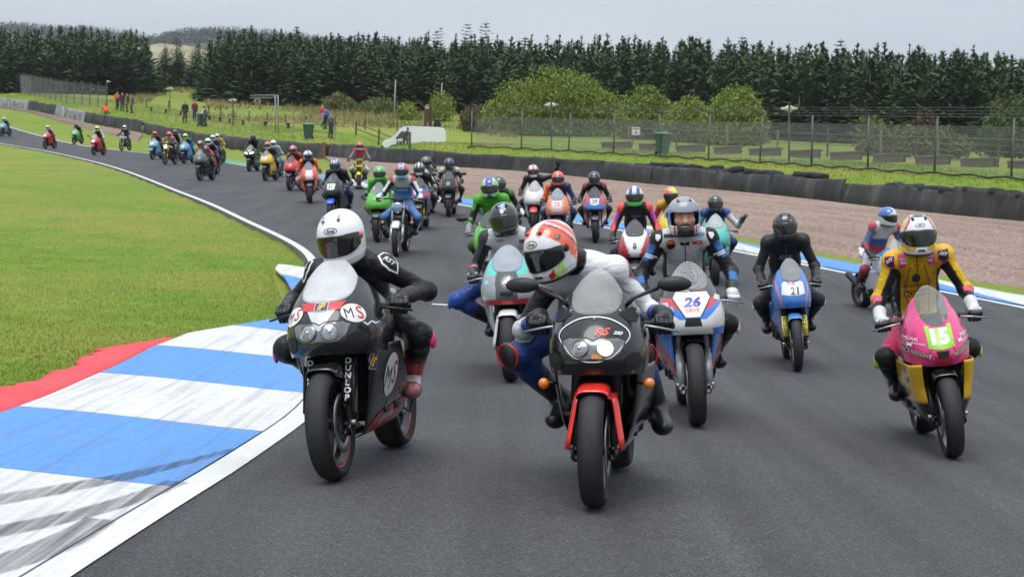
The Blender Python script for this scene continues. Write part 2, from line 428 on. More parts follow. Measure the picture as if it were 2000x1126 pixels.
# ---- blue and white kerb on the left, in blocks
kerb = empty('striped_kerb'); tag(kerb, kind='structure')
kl_in = cut(LEFT, -3, 27.2)
yb_in = [-2.4, 1.2, 3.8, 6.0, 8.36, 10.55, 12.8, 15.3, 17.7, 20.1, 22.6, 25.0, 27.2]
yb_out = [-2.2, 1.5, 4.1, 6.3, 8.72, 11.15, 13.6, 16.2, 18.5, 20.9, 23.2, 25.5, 27.3]
def on_left(y, d):
    i = np.argmin(abs(LEFT[:, 1] - y)); n = normal(LEFT)[i]; x = np.interp(y, LEFT[:, 1], LEFT[:, 0])
    return np.array((x, y)) + n * d
def kw(y): return float(np.interp(y, [-3, 6, 13, 16, 17.6, 18.6, 19.6, 22, 25, 26.5, 27.3], [1.75, 1.75, 1.75, 1.66, 1.45, 1.0, .50, .32, .36, .50, .45]))
for i in range(len(yb_in) - 1):
    nn = 8; P = np.zeros((nn, 9, 3))
    for a in range(nn):
        t = a / (nn - 1); yi = yb_in[i] * (1 - t) + yb_in[i + 1] * t; yo = yb_out[i] * (1 - t) + yb_out[i + 1] * t
        if a == 0: yi += .006; yo += .006
        if a == nn - 1: yi -= .006; yo -= .006
        p = on_left(yi, -.012); q = on_left(yo, -kw(yo))
        for j in range(9):
            u = j / 8; xy = p * (1 - u) + q * u; P[a, j] = (xy[0], xy[1], base_z(xy[1]) + .008 + .035 * math.sin(u * math.pi * .55) ** 1.5)
    v, f = grid(P); mobj('kerb_block', (v, [q[::-1] for q in f]), K_BLUE if i % 2 == 0 else K_WHITE, kerb, smooth=False, solid=.03)
# red painted backing strip with a ragged outer edge
yr = np.linspace(-2, 17.0, 150); P = np.zeros((150, 6, 3))
for a, y in enumerate(yr):
    ww = .40 + .05 * math.sin(y * 1.7) + .04 * math.sin(y * 5.1 + 1) + .035 * math.sin(y * 14.3) + .03 * math.sin(y * 31); ww *= min(1, (17.2 - y) / 1.4) ** .6
    for j in range(6):
        q = on_left(y, -kw(y) - .015 - ww * j / 5); P[a, j] = (q[0], q[1], base_z(q[1]) + .022 + .022 * math.sin(j / 5 * math.pi) + .005 * math.sin(y * 17 + j))
v, f = grid(P); o = mobj('red_kerb_backing', (v, [q[::-1] for q in f]), K_RED, None, solid=.05); tag(o, kind='structure')
# dark rubber left across the kerb
def m_rubber():
    t = NT('rubber_mark'); co = t.co((30, .5, 1), 'World', (0, 0, R(-14)))
    f = t.noise(co, 1.0, 5, .65); t.set(Base_Color=(.05, .052, .058), Roughness=.8)
    tr = t.n('ShaderNodeBsdfTransparent'); mxs = t.n('ShaderNodeMixShader')
    t.l(t.ramp(f, [(.32, .06), (.62, .58)]), mxs.inputs[0]); t.l(tr.outputs[0], mxs.inputs[1]); t.l(t.p.outputs[0], mxs.inputs[2]); t.l(mxs.outputs[0], t.out.inputs[0]); return t.m
RUB = m_rubber()
def rubber(p0, p1, w0, w1):
    P = np.zeros((26, 4, 3)); p0 = np.array(p0); p1 = np.array(p1); d = p1 - p0; nrm = np.array((d[1], -d[0])) / np.linalg.norm(d)
    for a in range(26):
        t = a / 25; c = p0 + d * t + nrm * .12 * math.sin(t * math.pi); wdt = w0 + (w1 - w0) * t
        for j in range(4):
            q = c + nrm * (j / 3 - .5) * wdt; dl = np.interp(q[1], LEFT[:, 1], LEFT[:, 0]) - q[0]
            u = max(0, min(1, dl / kw(q[1]))); P[a, j] = (q[0], q[1], base_z(q[1]) + .0125 + .036 * math.sin(u * math.pi * .55) ** 1.5)
    v, f = grid(P); o = mobj('rubber_mark', (v, f), RUB); tag(o, kind='structure')
rubber((-2.75, 7.0), (-1.58, 9.7), .26, .05); rubber((-2.35, 6.6), (-1.66, 8.5), .20, .12); rubber((-2.2, 5.8), (-1.78, 7.4), .26, .15)

# ---- kerb on the right: long blue and white blocks
rk = empty('striped_kerb'); tag(rk, kind='structure')
rl = cut(RIGHT, 6, 72); s = np.r_[0, np.cumsum(np.linalg.norm(np.diff(rl, axis=0), axis=1))]
blk = 0; L0 = 0
while L0 < s[-1] - 2:
    ln = 5.0; tt = np.linspace(L0 + .01, L0 + ln - .01, 6); c = np.stack([np.interp(tt, s, rl[:, k]) for k in range(2)], 1)
    tt2 = np.minimum(tt + 5.2, s[-1]); c2 = np.stack([np.interp(tt2, s, rl[:, k]) for k in range(2)], 1); d2 = np.stack([np.interp(tt2, s, normal(rl)[:, k]) for k in range(2)], 1)
    A = c + normal(c) * .012; B = c2 + d2 * .95; P = np.zeros((6, 5, 3))
    for j in range(5):
        q = A * (1 - j / 4) + B * j / 4; P[:, j, :2] = q; P[:, j, 2] = road_z(q[:, 0], q[:, 1]) + .006 + .04 * math.sin(j / 4 * 1.7)
    v, f = grid(P); mobj('kerb_block', (v, [q[::-1] for q in f]), K_BLUE if blk % 2 else K_WHITE, rk, solid=.03); blk += 1; L0 += ln

# ---- gravel trap with raked furrows
def gravel(A, B, name):
    A = even(A, .7); B = match(A, even(B, .5)); n = 140; P = np.zeros((len(A), n, 3)); ph = RNG.normal(0, .25, len(A)).cumsum() * .12
    for j in range(n):
        t = j / (n - 1); q = A * (1 - t) + B * t
        P[:, j, :2] = q; edge = min(1, t * 12, (1 - t) * 20)
        sw = np.sin(t * 2 * math.pi * 13 + ph); wv = (np.sign(sw) * abs(sw) ** .6) * .085 * edge * (1 + .4 * np.sin(q[:, 1] * .31 + j * .2))
        P[:, j, 2] = road_z(q[:, 0], q[:, 1]) + .015 + .03 * edge + wv - (.08 if j in (0, n - 1) else 0)
    v, f = grid(P); o = mobj(name, (v, np.array([q[::-1] for q in f])), GRAV); tag(o, kind='structure'); return o
ga = cut(RIGHT, 6, 86); wdt = np.interp(ga[:, 1], [6, 24, 34, 50, 66, 86], [2.6, 2.6, 2.3, 2.2, 2.6, 5.2]); gb = cut(BARR, 10, 104)
gravel(offs(ga, wdt), offs(gb, -.35), 'gravel_trap')
ga = cut(RIGHT, 128, 198); gb = cut(BARR, 143, 222)
gravel(offs(ga, 6.0), offs(gb, -.5), 'gravel_trap')
# ================================================================== BARRIERS, FENCES, TREES
def m_belt():
    t = NT('rubber_belting'); co = t.co((1, 1, 1), 'World'); f = t.noise(t.co((1.2, 1.2, .5), 'World'), 1.1, 5, .62); g = t.noise(co, 7, 4, .7)
    c = t.ramp(f, [(.30, (.012, .0125, .013)), (.52, (.030, .030, .029)), (.70, (.075, .074, .066))])
    c = t.mix(1.0, c, t.ramp(g, [(.3, .7), (.7, 1.3)]), 'MULTIPLY')
    t.set(Base_Color=c, Roughness=.6, Specular_IOR_Level=.4); t.bump(f, .5, .12); return t.m
def m_wrap():
    t = NT('pale_wrap'); f = t.noise(t.co((2, 2, 1.5), 'World'), .9, 5, .65)
    t.set(Base_Color=t.ramp(f, [(.35, (.10, .10, .105)), (.5, (.26, .26, .26)), (.68, (.42, .42, .41))]), Roughness=.55); t.bump(f, .6, .1); return t.m
BELT, WRAP = m_belt(), m_wrap()
TYRE = pm('old_tyre', (.018, .018, .019), .72, var=.3, scale=9)
WOOD = pm('weathered_wood', (.235, .185, .120), .85, var=.35, scale=9, bump=.01); WOODD = pm('dark_wood', (.085, .065, .048), .85, var=.35, scale=9, bump=.01); WOODY = pm('pale_post_wood', (.36, .295, .165), .8, var=.25, scale=9)
STEEL = pm('galvanised_steel', (.115, .120, .120), .55, .35, var=.25, scale=6); WIRE = pm('fence_wire', (.20, .21, .20), .6, .2)
ORNG = pm('orange_board', (.20, .060, .020), .7, var=.4, scale=5)
def along(P, d, y0, y1, step):
    q = cut(offs(P, d), y0, y1); return even(q, step)
def belt_run(parent, y0, y1, h, mats, step=4.2, lean=.12, seed=1, tyres=True):
    rng = random.Random(seed); p = even(cut(BARR, y0, y1), .42); n = len(p); per = max(3, int(step / .42)); nr = normal(p)
    i = 0; k = 0
    while i < n - 2:
        m = min(n - 1, i + per + rng.randint(-2, 3)); seg = p[i:m + 1]; nn = nr[i:m + 1]; hh = h * rng.uniform(.92, 1.06)
        P = np.zeros((len(seg), 8, 3)); ph = rng.uniform(0, 9)
        for j in range(8):
            t = j / 7; bulge = .04 * math.sin(t * math.pi) + .018 * np.sin(np.arange(len(seg)) * .45 + ph + t * 2) * (1 - .5 * t) + .008 * np.sin(np.arange(len(seg)) * 1.3 + ph * 3 + t * 4) + .02 * math.sin(ph * 3 + t * 5)
            q = seg + nn * (lean * t - bulge)[:, None]; top = hh * t + .03 * t * np.sin(np.arange(len(seg)) * .5 + ph) + .012 * t * np.sin(np.arange(len(seg)) * 1.7 + ph)
            P[:, j, :2] = q; P[:, j, 2] = base_z(q[:, 1]) - .03 + top
        v, f = grid(P); back = v.copy(); cc = np.repeat(nn[:, None, :], 8, 1).reshape(-1, 2); back[:, :2] += cc * .05
        N = len(v); cols = 8; rows = len(seg); rim = [(a * cols + cols - 1) for a in range(rows)]
        ff = f + [tuple(x + N for x in q[::-1]) for q in f] + [(rim[a], rim[a] + N, rim[a + 1] + N, rim[a + 1]) for a in range(rows - 1)]
        for e in (0, rows - 1): ff += [(e * cols + b, e * cols + b + 1, e * cols + b + 1 + N, e * cols + b + N) for b in range(cols - 1)]
        mobj('belt_panel', (np.vstack([v, back]), ff), mats[k % len(mats)] if not callable(mats) else mats(seg), parent)
        i = m; k += 1
tyre_me = mesh_data('tyre', *xf(lathe([(.17, -.085), (.27, -.105), (.305, -.06), (.31, 0), (.305, .06), (.27, .105), (.17, .085), (.19, 0)], 16), T(0, 0, 0, 90)), mats=[TYRE])
def stack(parent, y0, y1, d, zs, step=.62, seed=3, skip=.0):
    rng = random.Random(seed)
    for x, y in along(BARR, d, y0, y1, step):
        for z in zs:
            if rng.random() < skip: continue
            o = bpy.data.objects.new('tyre', tyre_me); link(o, parent)
            o.location = (x + rng.uniform(-.06, .06), y + rng.uniform(-.06, .06), base_z(y) + z + rng.uniform(-.03, .05)); o.rotation_euler = (rng.uniform(-.16, .16), rng.uniform(-.16, .16), rng.uniform(0, 3)); o.scale = (1, 1, rng.uniform(.85, 1.15))
b = empty('tyre_barrier'); tag(b, 'long black belted tyre wall edging the gravel trap on the right', 'barrier')
belt_run(b, 40, 94.6, .86, [BELT], 5.5, seed=5); stack(b, 40, 56.5, .42, (.76,), .6, 4); stack(b, 60.5, 75, .45, (.72, .86), .6, 6, .3); stack(b, 76, 92, .45, (.62,), .62, 8, .35)
b = empty('tyre_barrier'); tag(b, 'grimy grey green belted tyre wall below the post fence, with an orange board', 'barrier')
belt_run(b, 93.3, 145, .92, [BELT], 6, seed=9); stack(b, 95, 144, .42, (.66,), .7, 12, .35)
P0 = along(BARR, -.13, 104.0, 105.5, .5); z0 = base_z(P0[:, 1])
v, f = grid(np.stack([np.c_[P0, z0 + .02], np.c_[P0, z0 + .98]], 1)); tag(mobj('board', (v, f), ORNG, b, smooth=False, solid=.03), 'rusty orange board fixed to the belting')
b = empty('tyre_barrier'); tag(b, 'wrapped tyre bundles, black with pale stretches, along the far left run-off', 'barrier')
belt_run(b, 145.2, 215, 1.05, lambda seg: WRAP if (seg[0][1] > 176 or 158.5 < seg[0][1] < 166) else BELT, 2.6, seed=14); stack(b, 146, 200, .5, (.74,), .72, 15, .3)

# ---- tall catch fence on the bank, right
MESHW = .0055
def chain(parent, Q, z0f, h, pitch=.075, name='mesh', lay=.0):
    """woven wire: two families of slanting wires between points Q"""
    s = np.r_[0, np.cumsum(np.linalg.norm(np.diff(Q, axis=0), axis=1))]; V = []; F = []
    at = lambda d: np.array([np.interp(d, s, Q[:, k]) for k in range(2)])
    nseg = 3
    for sg in (1, -1):
        d = -h
        while d < s[-1] + h:
            row = []
            for j in range(nseg + 1):
                t = j / nseg; dd = d + sg * h * t * .6
                if dd < 0 or dd > s[-1]: row.append(None); continue
                q = at(dd); row.append((q[0], q[1], z0f(q) + t * h))
            for j in range(nseg):
                if row[j] is None or row[j + 1] is None: continue
                a, c = np.array(row[j]), np.array(row[j + 1]); o = np.array((MESHW, 0, 0)); n = len(V)
                V += [a - o, a + o, c + o, c - o]; F.append((n, n + 1, n + 2, n + 3))
            d += pitch
    return mobj(name, (np.array(V), np.array(F)), WIRE, parent, smooth=False)
def zq(q): return gz(q[0], q[1])
cf = empty('catch_fence'); tag(cf, 'tall grey mesh fence with cranked posts on the grass bank behind the tyre wall', 'fence')
FP = along(BARR, 4.3, 40, 96, 4.0); NRM = normal(FP); ztab = np.array([zq(q) for q in FP])
for i, q in enumerate(FP):
    z = ztab[i]; h = 2.0 + .05 * math.sin(i * 3.1); nx, ny = -NRM[i]; lx = .05 * math.sin(i * 1.7)
    mobj('post', tube([(q[0], q[1], z - .15), (q[0] + lx, q[1], z + h)], .042, 7), STEEL, cf)
    mobj('cranked_arm', tube([(q[0] + lx, q[1], z + h), (q[0] + nx * .7 - .14, q[1] + ny * .4, z + h + .40)], .030, 6), WOODD, cf)
zf = lambda q: float(np.interp(q[1], FP[:, 1], ztab))
chain(cf, FP, lambda q: zf(q) + .05, 1.62, .11)
for k, hh in enumerate((.05, .45, .85, 1.25, 1.67, 2.0)):
    mobj('wire', tube([(q[0], q[1], zf(q) + hh) for q in FP], .006, 4), WIRE, cf)
for k in range(3):
    mobj('wire', tube([(q[0] - NRM[i][0] * .17 * (k + 1) - .03 * k, q[1] - NRM[i][1] * .12 * (k + 1), ztab[i] + 2.0 + .1 * (k + 1)) for i, q in enumerate(FP)], .005, 4), WIRE, cf)
hq = along(BARR, 4.0, 44, 96, .5); hs = np.arange(len(hq))
mobj('black_ground_hose', tube([(q[0], q[1] + 0, zq(q) + .02 + .075 * math.sin(i * .78) ** 2) for i, q in enumerate(hq)], .04, 6), pm('black_hose', (.015, .015, .016), .5), cf)
# ---- stock fence of wooden posts behind it
sf = empty('stock_fence'); tag(sf, 'brown wooden posts and wires of the field fence behind the benches', 'fence')
SP = along(BARR, 16.5, 40, 104, 4.1)
for i, q in enumerate(SP):
    z = zq(q); mobj('post', tube([(q[0], q[1], z - .1), (q[0] + .04 * math.sin(i), q[1], z + 1.45 + .1 * math.sin(i * 2.3))], .06, 6), WOOD if i % 3 else WOODD, sf, smooth=False)
for hh in (.3, .6, .9, 1.2): mobj('wire', tube([(q[0], q[1], zq(q) + hh) for q in SP], .008, 4), WIRE, sf)
# ---- sleeper benches on the bank
BENCH = pm('sleeper_bench', (.150, .118, .092), .85, var=.4, scale=7, bump=.01)
bx0 = join([rbox((0, 0, .36), (2.5, .34, .09), .015), rbox((-1.0, 0, .16), (.22, .28, .33), .02), rbox((1.0, 0, .16), (.22, .28, .33), .02), rbox((0, .1, .17), (2.3, .06, .24), .01)])
seat_me = mesh_data('seat', *rbox((0, 0, .36), (2.5, .34, .09), .015), smooth=False, mats=[BENCH])
leg_me = mesh_data('leg', *rbox((0, 0, .16), (.22, .28, .32), .02), smooth=False, mats=[BENCH]); brd_me = mesh_data('front_board', *rbox((0, -.1, .16), (2.44, .06, .34), .01), smooth=False, mats=[BENCH])
BPL = along(BARR, 11.0, 44, 97, 3.1); BN = normal(BPL)
for i, q in enumerate(BPL):
    z = zq(q); e = empty('sleeper_bench', Matrix.Translation((q[0], q[1], z)) @ Matrix.Rotation(math.atan2(-BN[i][0], BN[i][1]) + random.uniform(-.06, .06), 4, 'Z'))
    tag(e, 'low timber sleeper bench in the row behind the tall mesh fence', 'bench', 'sleeper benches behind the mesh fence')
    for nm, me, x in (('seat', seat_me, 0), ('leg', leg_me, -1.0), ('leg', leg_me, 1.0), ('front_board', brd_me, 0)):
        o = bpy.data.objects.new(nm, me); link(o, e); o.location = (x, 0, 0)

# ---- fences left of the middle
def post_fence(name, label, pts, h, step, mat, rails=(), r=.045, wires=(), mesh=None):
    e = empty(name); tag(e, label, 'fence'); Q = even(np.array(pts, float), step); zz = [zq(q) for q in Q]
    for i, q in enumerate(Q): mobj('post', tube([(q[0], q[1], zz[i] - .1), (q[0] + .03 * math.sin(i * 2), q[1], zz[i] + h * (1 + .06 * math.sin(i * 1.9)))], r, 6), mat, e, smooth=False)
    for hh in rails: mobj('rail', tube([(q[0], q[1] - .05, zz[i] + hh) for i, q in enumerate(Q)], .04, 5), mat, e, smooth=False)
    for hh in wires: mobj('wire', tube([(q[0], q[1] - .05, zz[i] + hh) for i, q in enumerate(Q)], .007, 4), WIRE, e)
    if mesh: chain(e, Q, zq, mesh, .26)
    return e
def px(*L): return [pix(a, b)[:2] for a, b in L]
post_fence('post_fence', 'short pale wooden posts and wire along the spectator bank', px((262, 229), (341, 239), (409, 249), (500, 263), (590, 269), (655, 273)), 1.1, 1.9, WOODY, (), .055, (.35, .75))
post_fence('post_fence', 'dark wooden field fence behind the long plank seat', px((286, 212), (350, 217), (470, 235), (600, 247), (775, 256)), .85, 2.6, WOODD, (), .055, (.4, .75))
post_fence('mesh_fence', 'grey mesh fence climbing the bank at the far left', px((-30, 166), (60, 186), (130, 201), (208, 213)), 2.3, 2.6, STEEL, (), .05, (.1, 1.2, 2.2), 2.1)
post_fence('rail_fence', 'brown two rail fence sloping down in front of the white van', px((695, 263), (730, 281), (770, 283), (800, 292)), 1.0, 3.2, WOODD, (.45, .85), .075)
# long plank seat
def plank_seat(pts, label):
    e = empty('plank_seat'); tag(e, label, 'bench'); Q = even(np.array(pts), 2.4)
    for i in range(len(Q) - 1):
        a, c = Q[i], Q[i + 1]; d = c - a; L = np.linalg.norm(d); m = (a + c) / 2; z = (zq(a) + zq(c)) / 2
        M = Matrix.Translation((m[0], m[1], z)) @ Matrix.Rotation(math.atan2(d[1], d[0]), 4, 'Z') @ Matrix.Rotation(-math.atan2(zq(c) - zq(a), L), 4, 'Y')
        o = mobj('plank', rbox((0, 0, .42), (L * .99, .3, .07), .01), WOOD, e, smooth=False); o.matrix_world = M
        o = mobj('leg', rbox((-.9, 0, .19), (.16, .24, .38), .01), WOODD, e, smooth=False); o.matrix_world = M
plank_seat(px((288, 217), (345, 224), (400, 232)), 'long plank seat behind the standing spectators'); plank_seat(px((405, 234), (470, 244), (560, 250), (680, 259)), 'long plank seat running right towards the timing gantry')

# ---- trees
def leafmat(key, cols, rnd=.35):
    t = NT(key); oi = t.n('ShaderNodeObjectInfo'); a = t.n('ShaderNodeAttribute', attribute_name='Col')
    c = t.ramp(oi.outputs['Random'], [(i / (len(cols) - 1), c) for i, c in enumerate(cols)])
    c = t.mix(1.0, c, a.outputs[0], 'MULTIPLY'); t.set(Base_Color=c, Roughness=.75, Specular_IOR_Level=.2); return t.m
CON = leafmat('conifer_needles', [(.058, .102, .040), (.078, .124, .046), (.052, .094, .046), (.096, .132, .044), (.066, .108, .044)])
WIL = leafmat('willow_leaves', [(.160, .215, .040), (.180, .228, .044), (.145, .198, .042)])
SCR = leafmat('scrub_leaves', [(.125, .150, .050), (.100, .135, .045), (.140, .145, .055)])
BARK = pm('bark', (.060, .045, .035), .9, var=.3, scale=8)
def conifer_mesh(seed, H=8.5, W=1.75, whorls=25):
    rng = np.random.default_rng(seed); V = []; F = []; C = []
    for k in range(whorls):
        t = (k / whorls) ** .92; z = H * (.02 + .95 * t); L = W * (1 - t) ** .62 * rng.uniform(.75, 1.2) + .08
        nb = int(11 - 6 * t)
        for b in range(nb):
            th = b * 2 * math.pi / nb + k * 1.3 + rng.uniform(-.3, .3); Lb = L * rng.uniform(.65, 1.2); dr = rng.uniform(-.30, -.05) + .45 * t
            d = np.array((math.cos(th), math.sin(th), 0)); sd = np.array((-d[1], d[0], 0)); nf = max(3, int(3 + 4 * (1 - t)))
            for f in range(nf):
                u = (f + .6) / nf; c = d * Lb * u + np.array((0, 0, z + dr * Lb * u + .10 * Lb * u * u)); ln = .55 * (1 - .6 * t) * rng.uniform(.7, 1.25); wd = .19 * rng.uniform(.7, 1.3) * (1.25 - .7 * t)
                a = rng.uniform(-.95, .95); fd = d * math.cos(a) + sd * math.sin(a) + np.array((0, 0, rng.uniform(-.55, .10))); sv = np.cross(fd, (0, 0, 1)); sv /= np.linalg.norm(sv) + 1e-6; sv = sv + np.array((0, 0, rng.uniform(-.5, .5)))
                n = len(V); V += [c - fd * ln * .35, c + sv * wd, c + fd * ln * .65, c - sv * wd]; F.append((n, n + 1, n + 2, n + 3))
                sh = rng.uniform(.78, 1.2); C += [(sh * .9, sh * .92, sh * .92)] * 2 + [(sh * 1.15, sh * 1.12, sh)] + [(sh,) * 3]
    n = len(V); V += [np.array((-.05, 0, H * .90)), np.array((.05, 0, H * .90)), np.array((0, 0, H * .985))]; C += [(1, 1, 1)] * 3
    Vn = np.array(V); me = mesh_data('crown', Vn, [tuple(q) for q in F] + [(n, n + 1, n + 2)], np.array(C), False, [CON]); return me
CONS = [conifer_mesh(i, 8.5 * s, 1.6 * ww, 24) for i, (s, ww) in enumerate([(1, 1.05), (1.12, .95), (.88, 1.25), (1.2, 1.0), (.98, .85), (.78, 1.3)])]
TRK = mesh_data('trunk', *tube([(0, 0, -.3), (.02, 0, 3), (0, .02, 8)], [.14, .10, .02], 7), mats=[BARK])
def front(pxx): return float(np.interp(pxx, [-60, 0, 250, 285, 310, 375, 400, 600, 900, 1200, 1500, 1800, 2060], [206, 205, 202, 214, 262, 258, 186, 180, 170, 154, 144, 134, 128]))
rng = random.Random(21); pn = 0
zones = [(300, 'dark conifer in the wood left of the far hill gap', 'conifers left of the gap'), (960, 'dark conifer in the wood behind the white van field', 'conifers behind the field'), (9999, 'dark conifer in the plantation behind the tall mesh fence', 'conifers behind the mesh fence')]
for row in range(5):
    xp = -70.0 + row * 13
    while xp < 2075:
        Y = front(xp) + row * 5.2 + rng.uniform(-2, 2); stepm = 2.5 if row < 2 else 3.0
        X = (xp - 1000) / F_PX * Y; z = gz(X, Y); k = rng.randrange(6)
        if pn < 298 and not (row > 2 and rng.random() < .3):
            zo = [q for q in zones if xp < q[0]][0]
            e = empty('pine_tree', Matrix.Translation((X, Y, z)) @ Matrix.Rotation(rng.uniform(0, 6.3), 4, 'Z') @ Matrix.Diagonal((*(rng.uniform(.85, 1.5),) * 2, (.72 if row == 0 else .84) * (rng.uniform(.62, 1.15) if rng.random() < .86 else rng.uniform(1.12, 1.24)) * (.80 if xp < 300 else .86 if xp > 1100 else .97), 1)))
            tag(e, zo[1], 'tree', zo[2])
            for nm, me in (('crown', CONS[k]), ('trunk', TRK)):
                o = bpy.data.objects.new(nm, me); link(o, e)
            pn += 1
        xp += stepm * F_PX / Y * rng.uniform(.7, 1.3)
# the mass of the wood behind them, and the wooded hills
def wood(name, label, pts, H, W, mat, seed, layers=6, ns=7):
    """many trees as one mass: ragged tufts round each stem, thinning to the tip"""
    rng = np.random.default_rng(seed); P = np.array(pts); n = len(P); per = layers * ns; N = n * per
    h = np.repeat(H * np.where(rng.random(n) < .9, rng.uniform(.58, 1.10, n), rng.uniform(1.08, 1.2, n)), per); w0 = np.repeat(W * rng.uniform(.75, 1.25, n), per); sh0 = np.repeat(rng.uniform(.7, 1.25, n), per); t = np.tile(np.repeat(np.arange(layers) / layers, ns), n) + rng.uniform(0, .8 / layers, N)
    th = rng.uniform(0, 6.283, N); r = w0 * np.clip(1 - t, .02, 1) ** .75 * rng.uniform(.25, 1.1, N); c = np.repeat(P, per, 0) + np.stack([r * np.cos(th), r * np.sin(th), h * t * .97 - .12 * r], 1)
    ln = w0 * (.55 * (1 - t) + .14) * rng.uniform(.7, 1.3, N); wd = ln * rng.uniform(.22, .42, N); d = np.stack([np.cos(th), np.sin(th), rng.uniform(-.45, .25, N) + t * .9], 1); sv = np.stack([-np.sin(th), np.cos(th), rng.uniform(-.5, .5, N)], 1)
    V = np.stack([c - d * (ln * .6)[:, None], c + sv * wd[:, None], c + d * (ln * .6)[:, None], c - sv * wd[:, None]], 1).reshape(-1, 3); F = np.arange(4 * N).reshape(-1, 4); sh = sh0 * rng.uniform(.65, 1.25, N); C = np.repeat(sh[:, None], 4, 0).reshape(-1, 1) * np.ones(3)
    tip = P + np.c_[np.zeros((n, 2)), h[::per] * .99]; o1 = np.array((.02 * W, 0, 0)); V2 = np.stack([tip - np.c_[np.full(n, .05 * W), np.zeros(n), h[::per] * .16], tip - np.c_[np.full(n, -.05 * W), np.zeros(n), h[::per] * .16], tip, tip], 1).reshape(-1, 3)
    o = mobj(name, (np.vstack([V, V2]), np.vstack([F, 4 * N + np.arange(4 * n).reshape(-1, 4)])), mat, None, smooth=False, col=np.vstack([C, np.ones((4 * n, 3)) * .8])); tag(o, label, 'wood', kind='stuff'); return o
pts = []
for k in range(2700):
    xp = rng.uniform(-90, 2090); Y = front(xp) + (rng.uniform(2, 30) if k % 2 else rng.uniform(24, 100)); X = (xp - 1000) / F_PX * Y
    if 280 < xp < 398: continue
    if xp < 300 and Y > 262: continue
    pts.append((X, Y, base_z(Y) + 1.2))
wood('conifer_wood', 'dense dark conifer wood filling the slope behind the first trees', pts, 7.4, 1.95, leafmat('wood_needles', [(.062, .104, .043), (.066, .108, .045)]), 5, 15, 9)
# far hills
def hill(name, Y, prof, mat, depth=500, zlow=None):
    xsn = np.linspace(prof[0][0], prof[-1][0], 70); P = np.zeros((70, 6, 3)); ytop = np.interp(xsn, [p[0] for p in prof], [p[1] for p in prof])
    for i, xp in enumerate(xsn):
        X = (xp - 1000) / F_PX * Y; zt = CAM_H + (HOR + .03 * (xp - 1000) - ytop[i]) / F_PX * Y
        for j in range(6):
            t = j / 5; zb = base_z(Y - depth); P[i, j] = (X * (Y - depth * (1 - t)) / Y, Y - depth * (1 - t), zb - 25 + (zt - zb + 25) * math.sin(t * math.pi / 2) ** .8)
    v, f = grid(P); o = mobj(name, (v, f), mat); tag(o, kind='structure'); return P
def m_moor():
    t = NT('moorland'); co = t.co((1, 1, 1), 'World'); f = t.noise(t.co((1, .25, 1), 'World'), .012, 5, .6)
    t.set(Base_Color=t.ramp(f, [(.44, (.050, .070, .030)), (.50, (.24, .21, .11)), (.58, (.30, .26, .15)), (.66, (.06, .08, .035))]), Roughness=.95); return t.m
def m_hillwood():
    t = NT('hill_wood'); t.set(Base_Color=(.035, .055, .035), Roughness=.95); return t.m
MOOR, HW = m_moor(), m_hillwood()
P1 = hill('far_hill', 2100, [(-300, 80), (-100, 73), (20, 70), (90, 76), (160, 78), (230, 86), (300, 102), (360, 112)], HW)
P2 = hill('far_hill', 1900, [(240, 118), (285, 96), (330, 85), (400, 79), (470, 82), (540, 88), (620, 98), (760, 112), (900, 132)], HW, 420)
P3 = hill('far_hill', 2550, [(840, 116), (880, 97), (905, 86), (935, 98), (960, 110), (985, 97), (1010, 104), (1060, 120), (1500, 140)], HW, 300)
hill('moorland_hill', 1250, [(200, 128), (270, 112), (300, 106), (350, 110), (390, 118), (450, 128)], MOOR, 500)
pts = []
for P, nn in ((P1, 2600), (P2, 2600)):
    for k in range(nn):
        i = rng.uniform(0, 68); j = rng.uniform(2.2, 5.0); a, c = int(i), min(4, int(j)); u, vv = i - a, j - c
        q = (P[a, c] * (1 - u) + P[a + 1, c] * u) * (1 - vv) + (P[a, c + 1] * (1 - u) + P[a + 1, c + 1] * u) * vv; pts.append(tuple(q))
wood('hill_forest', 'far bluish conifer forest covering the hills on the skyline', pts, 10, 5.5, leafmat('hill_needles', [(.030, .050, .034), (.034, .056, .036)]), 9, 4, 3)

def shrub_mesh(seed, lobes, n, leaf, mat, zmin=.0, sx=.85):
    rng = np.random.default_rng(seed); V = []; F = []; C = []; tot = sum(l[3] ** 2 for l in lobes)
    for (x, y, z, r) in lobes:
        for k in range(int(n * r * r / tot)):
            d = rng.normal(size=3); d /= np.linalg.norm(d); rr = r * rng.uniform(.55, 1.05) ** .7 * (1 + .16 * math.sin(d[0] * 9 + z * 3) * math.sin(d[2] * 8 + x * 2)); c = np.array((x, y, z)) + d * rr * np.array((1, 1, sx))
            if c[2] < zmin: continue
            a = rng.normal(size=3); a[2] = abs(a[2]) * .6 + .6; a /= np.linalg.norm(a); bb = np.cross(a, rng.normal(size=3)); bb /= np.linalg.norm(bb); s = leaf * rng.uniform(.6, 1.4); m = len(V)
            V += [c - a * s, c + bb * s * .42, c + a * s, c - bb * s * .42]; F.append((m, m + 1, m + 2, m + 3)); sh = rng.uniform(.6, 1.35); C += [(sh, sh, sh)] * 2 + [(sh * 1.2, sh * 1.15, sh)] + [(sh, sh, sh)]
    return mesh_data('crown', np.array(V), np.array(F), np.array(C), False, [mat])
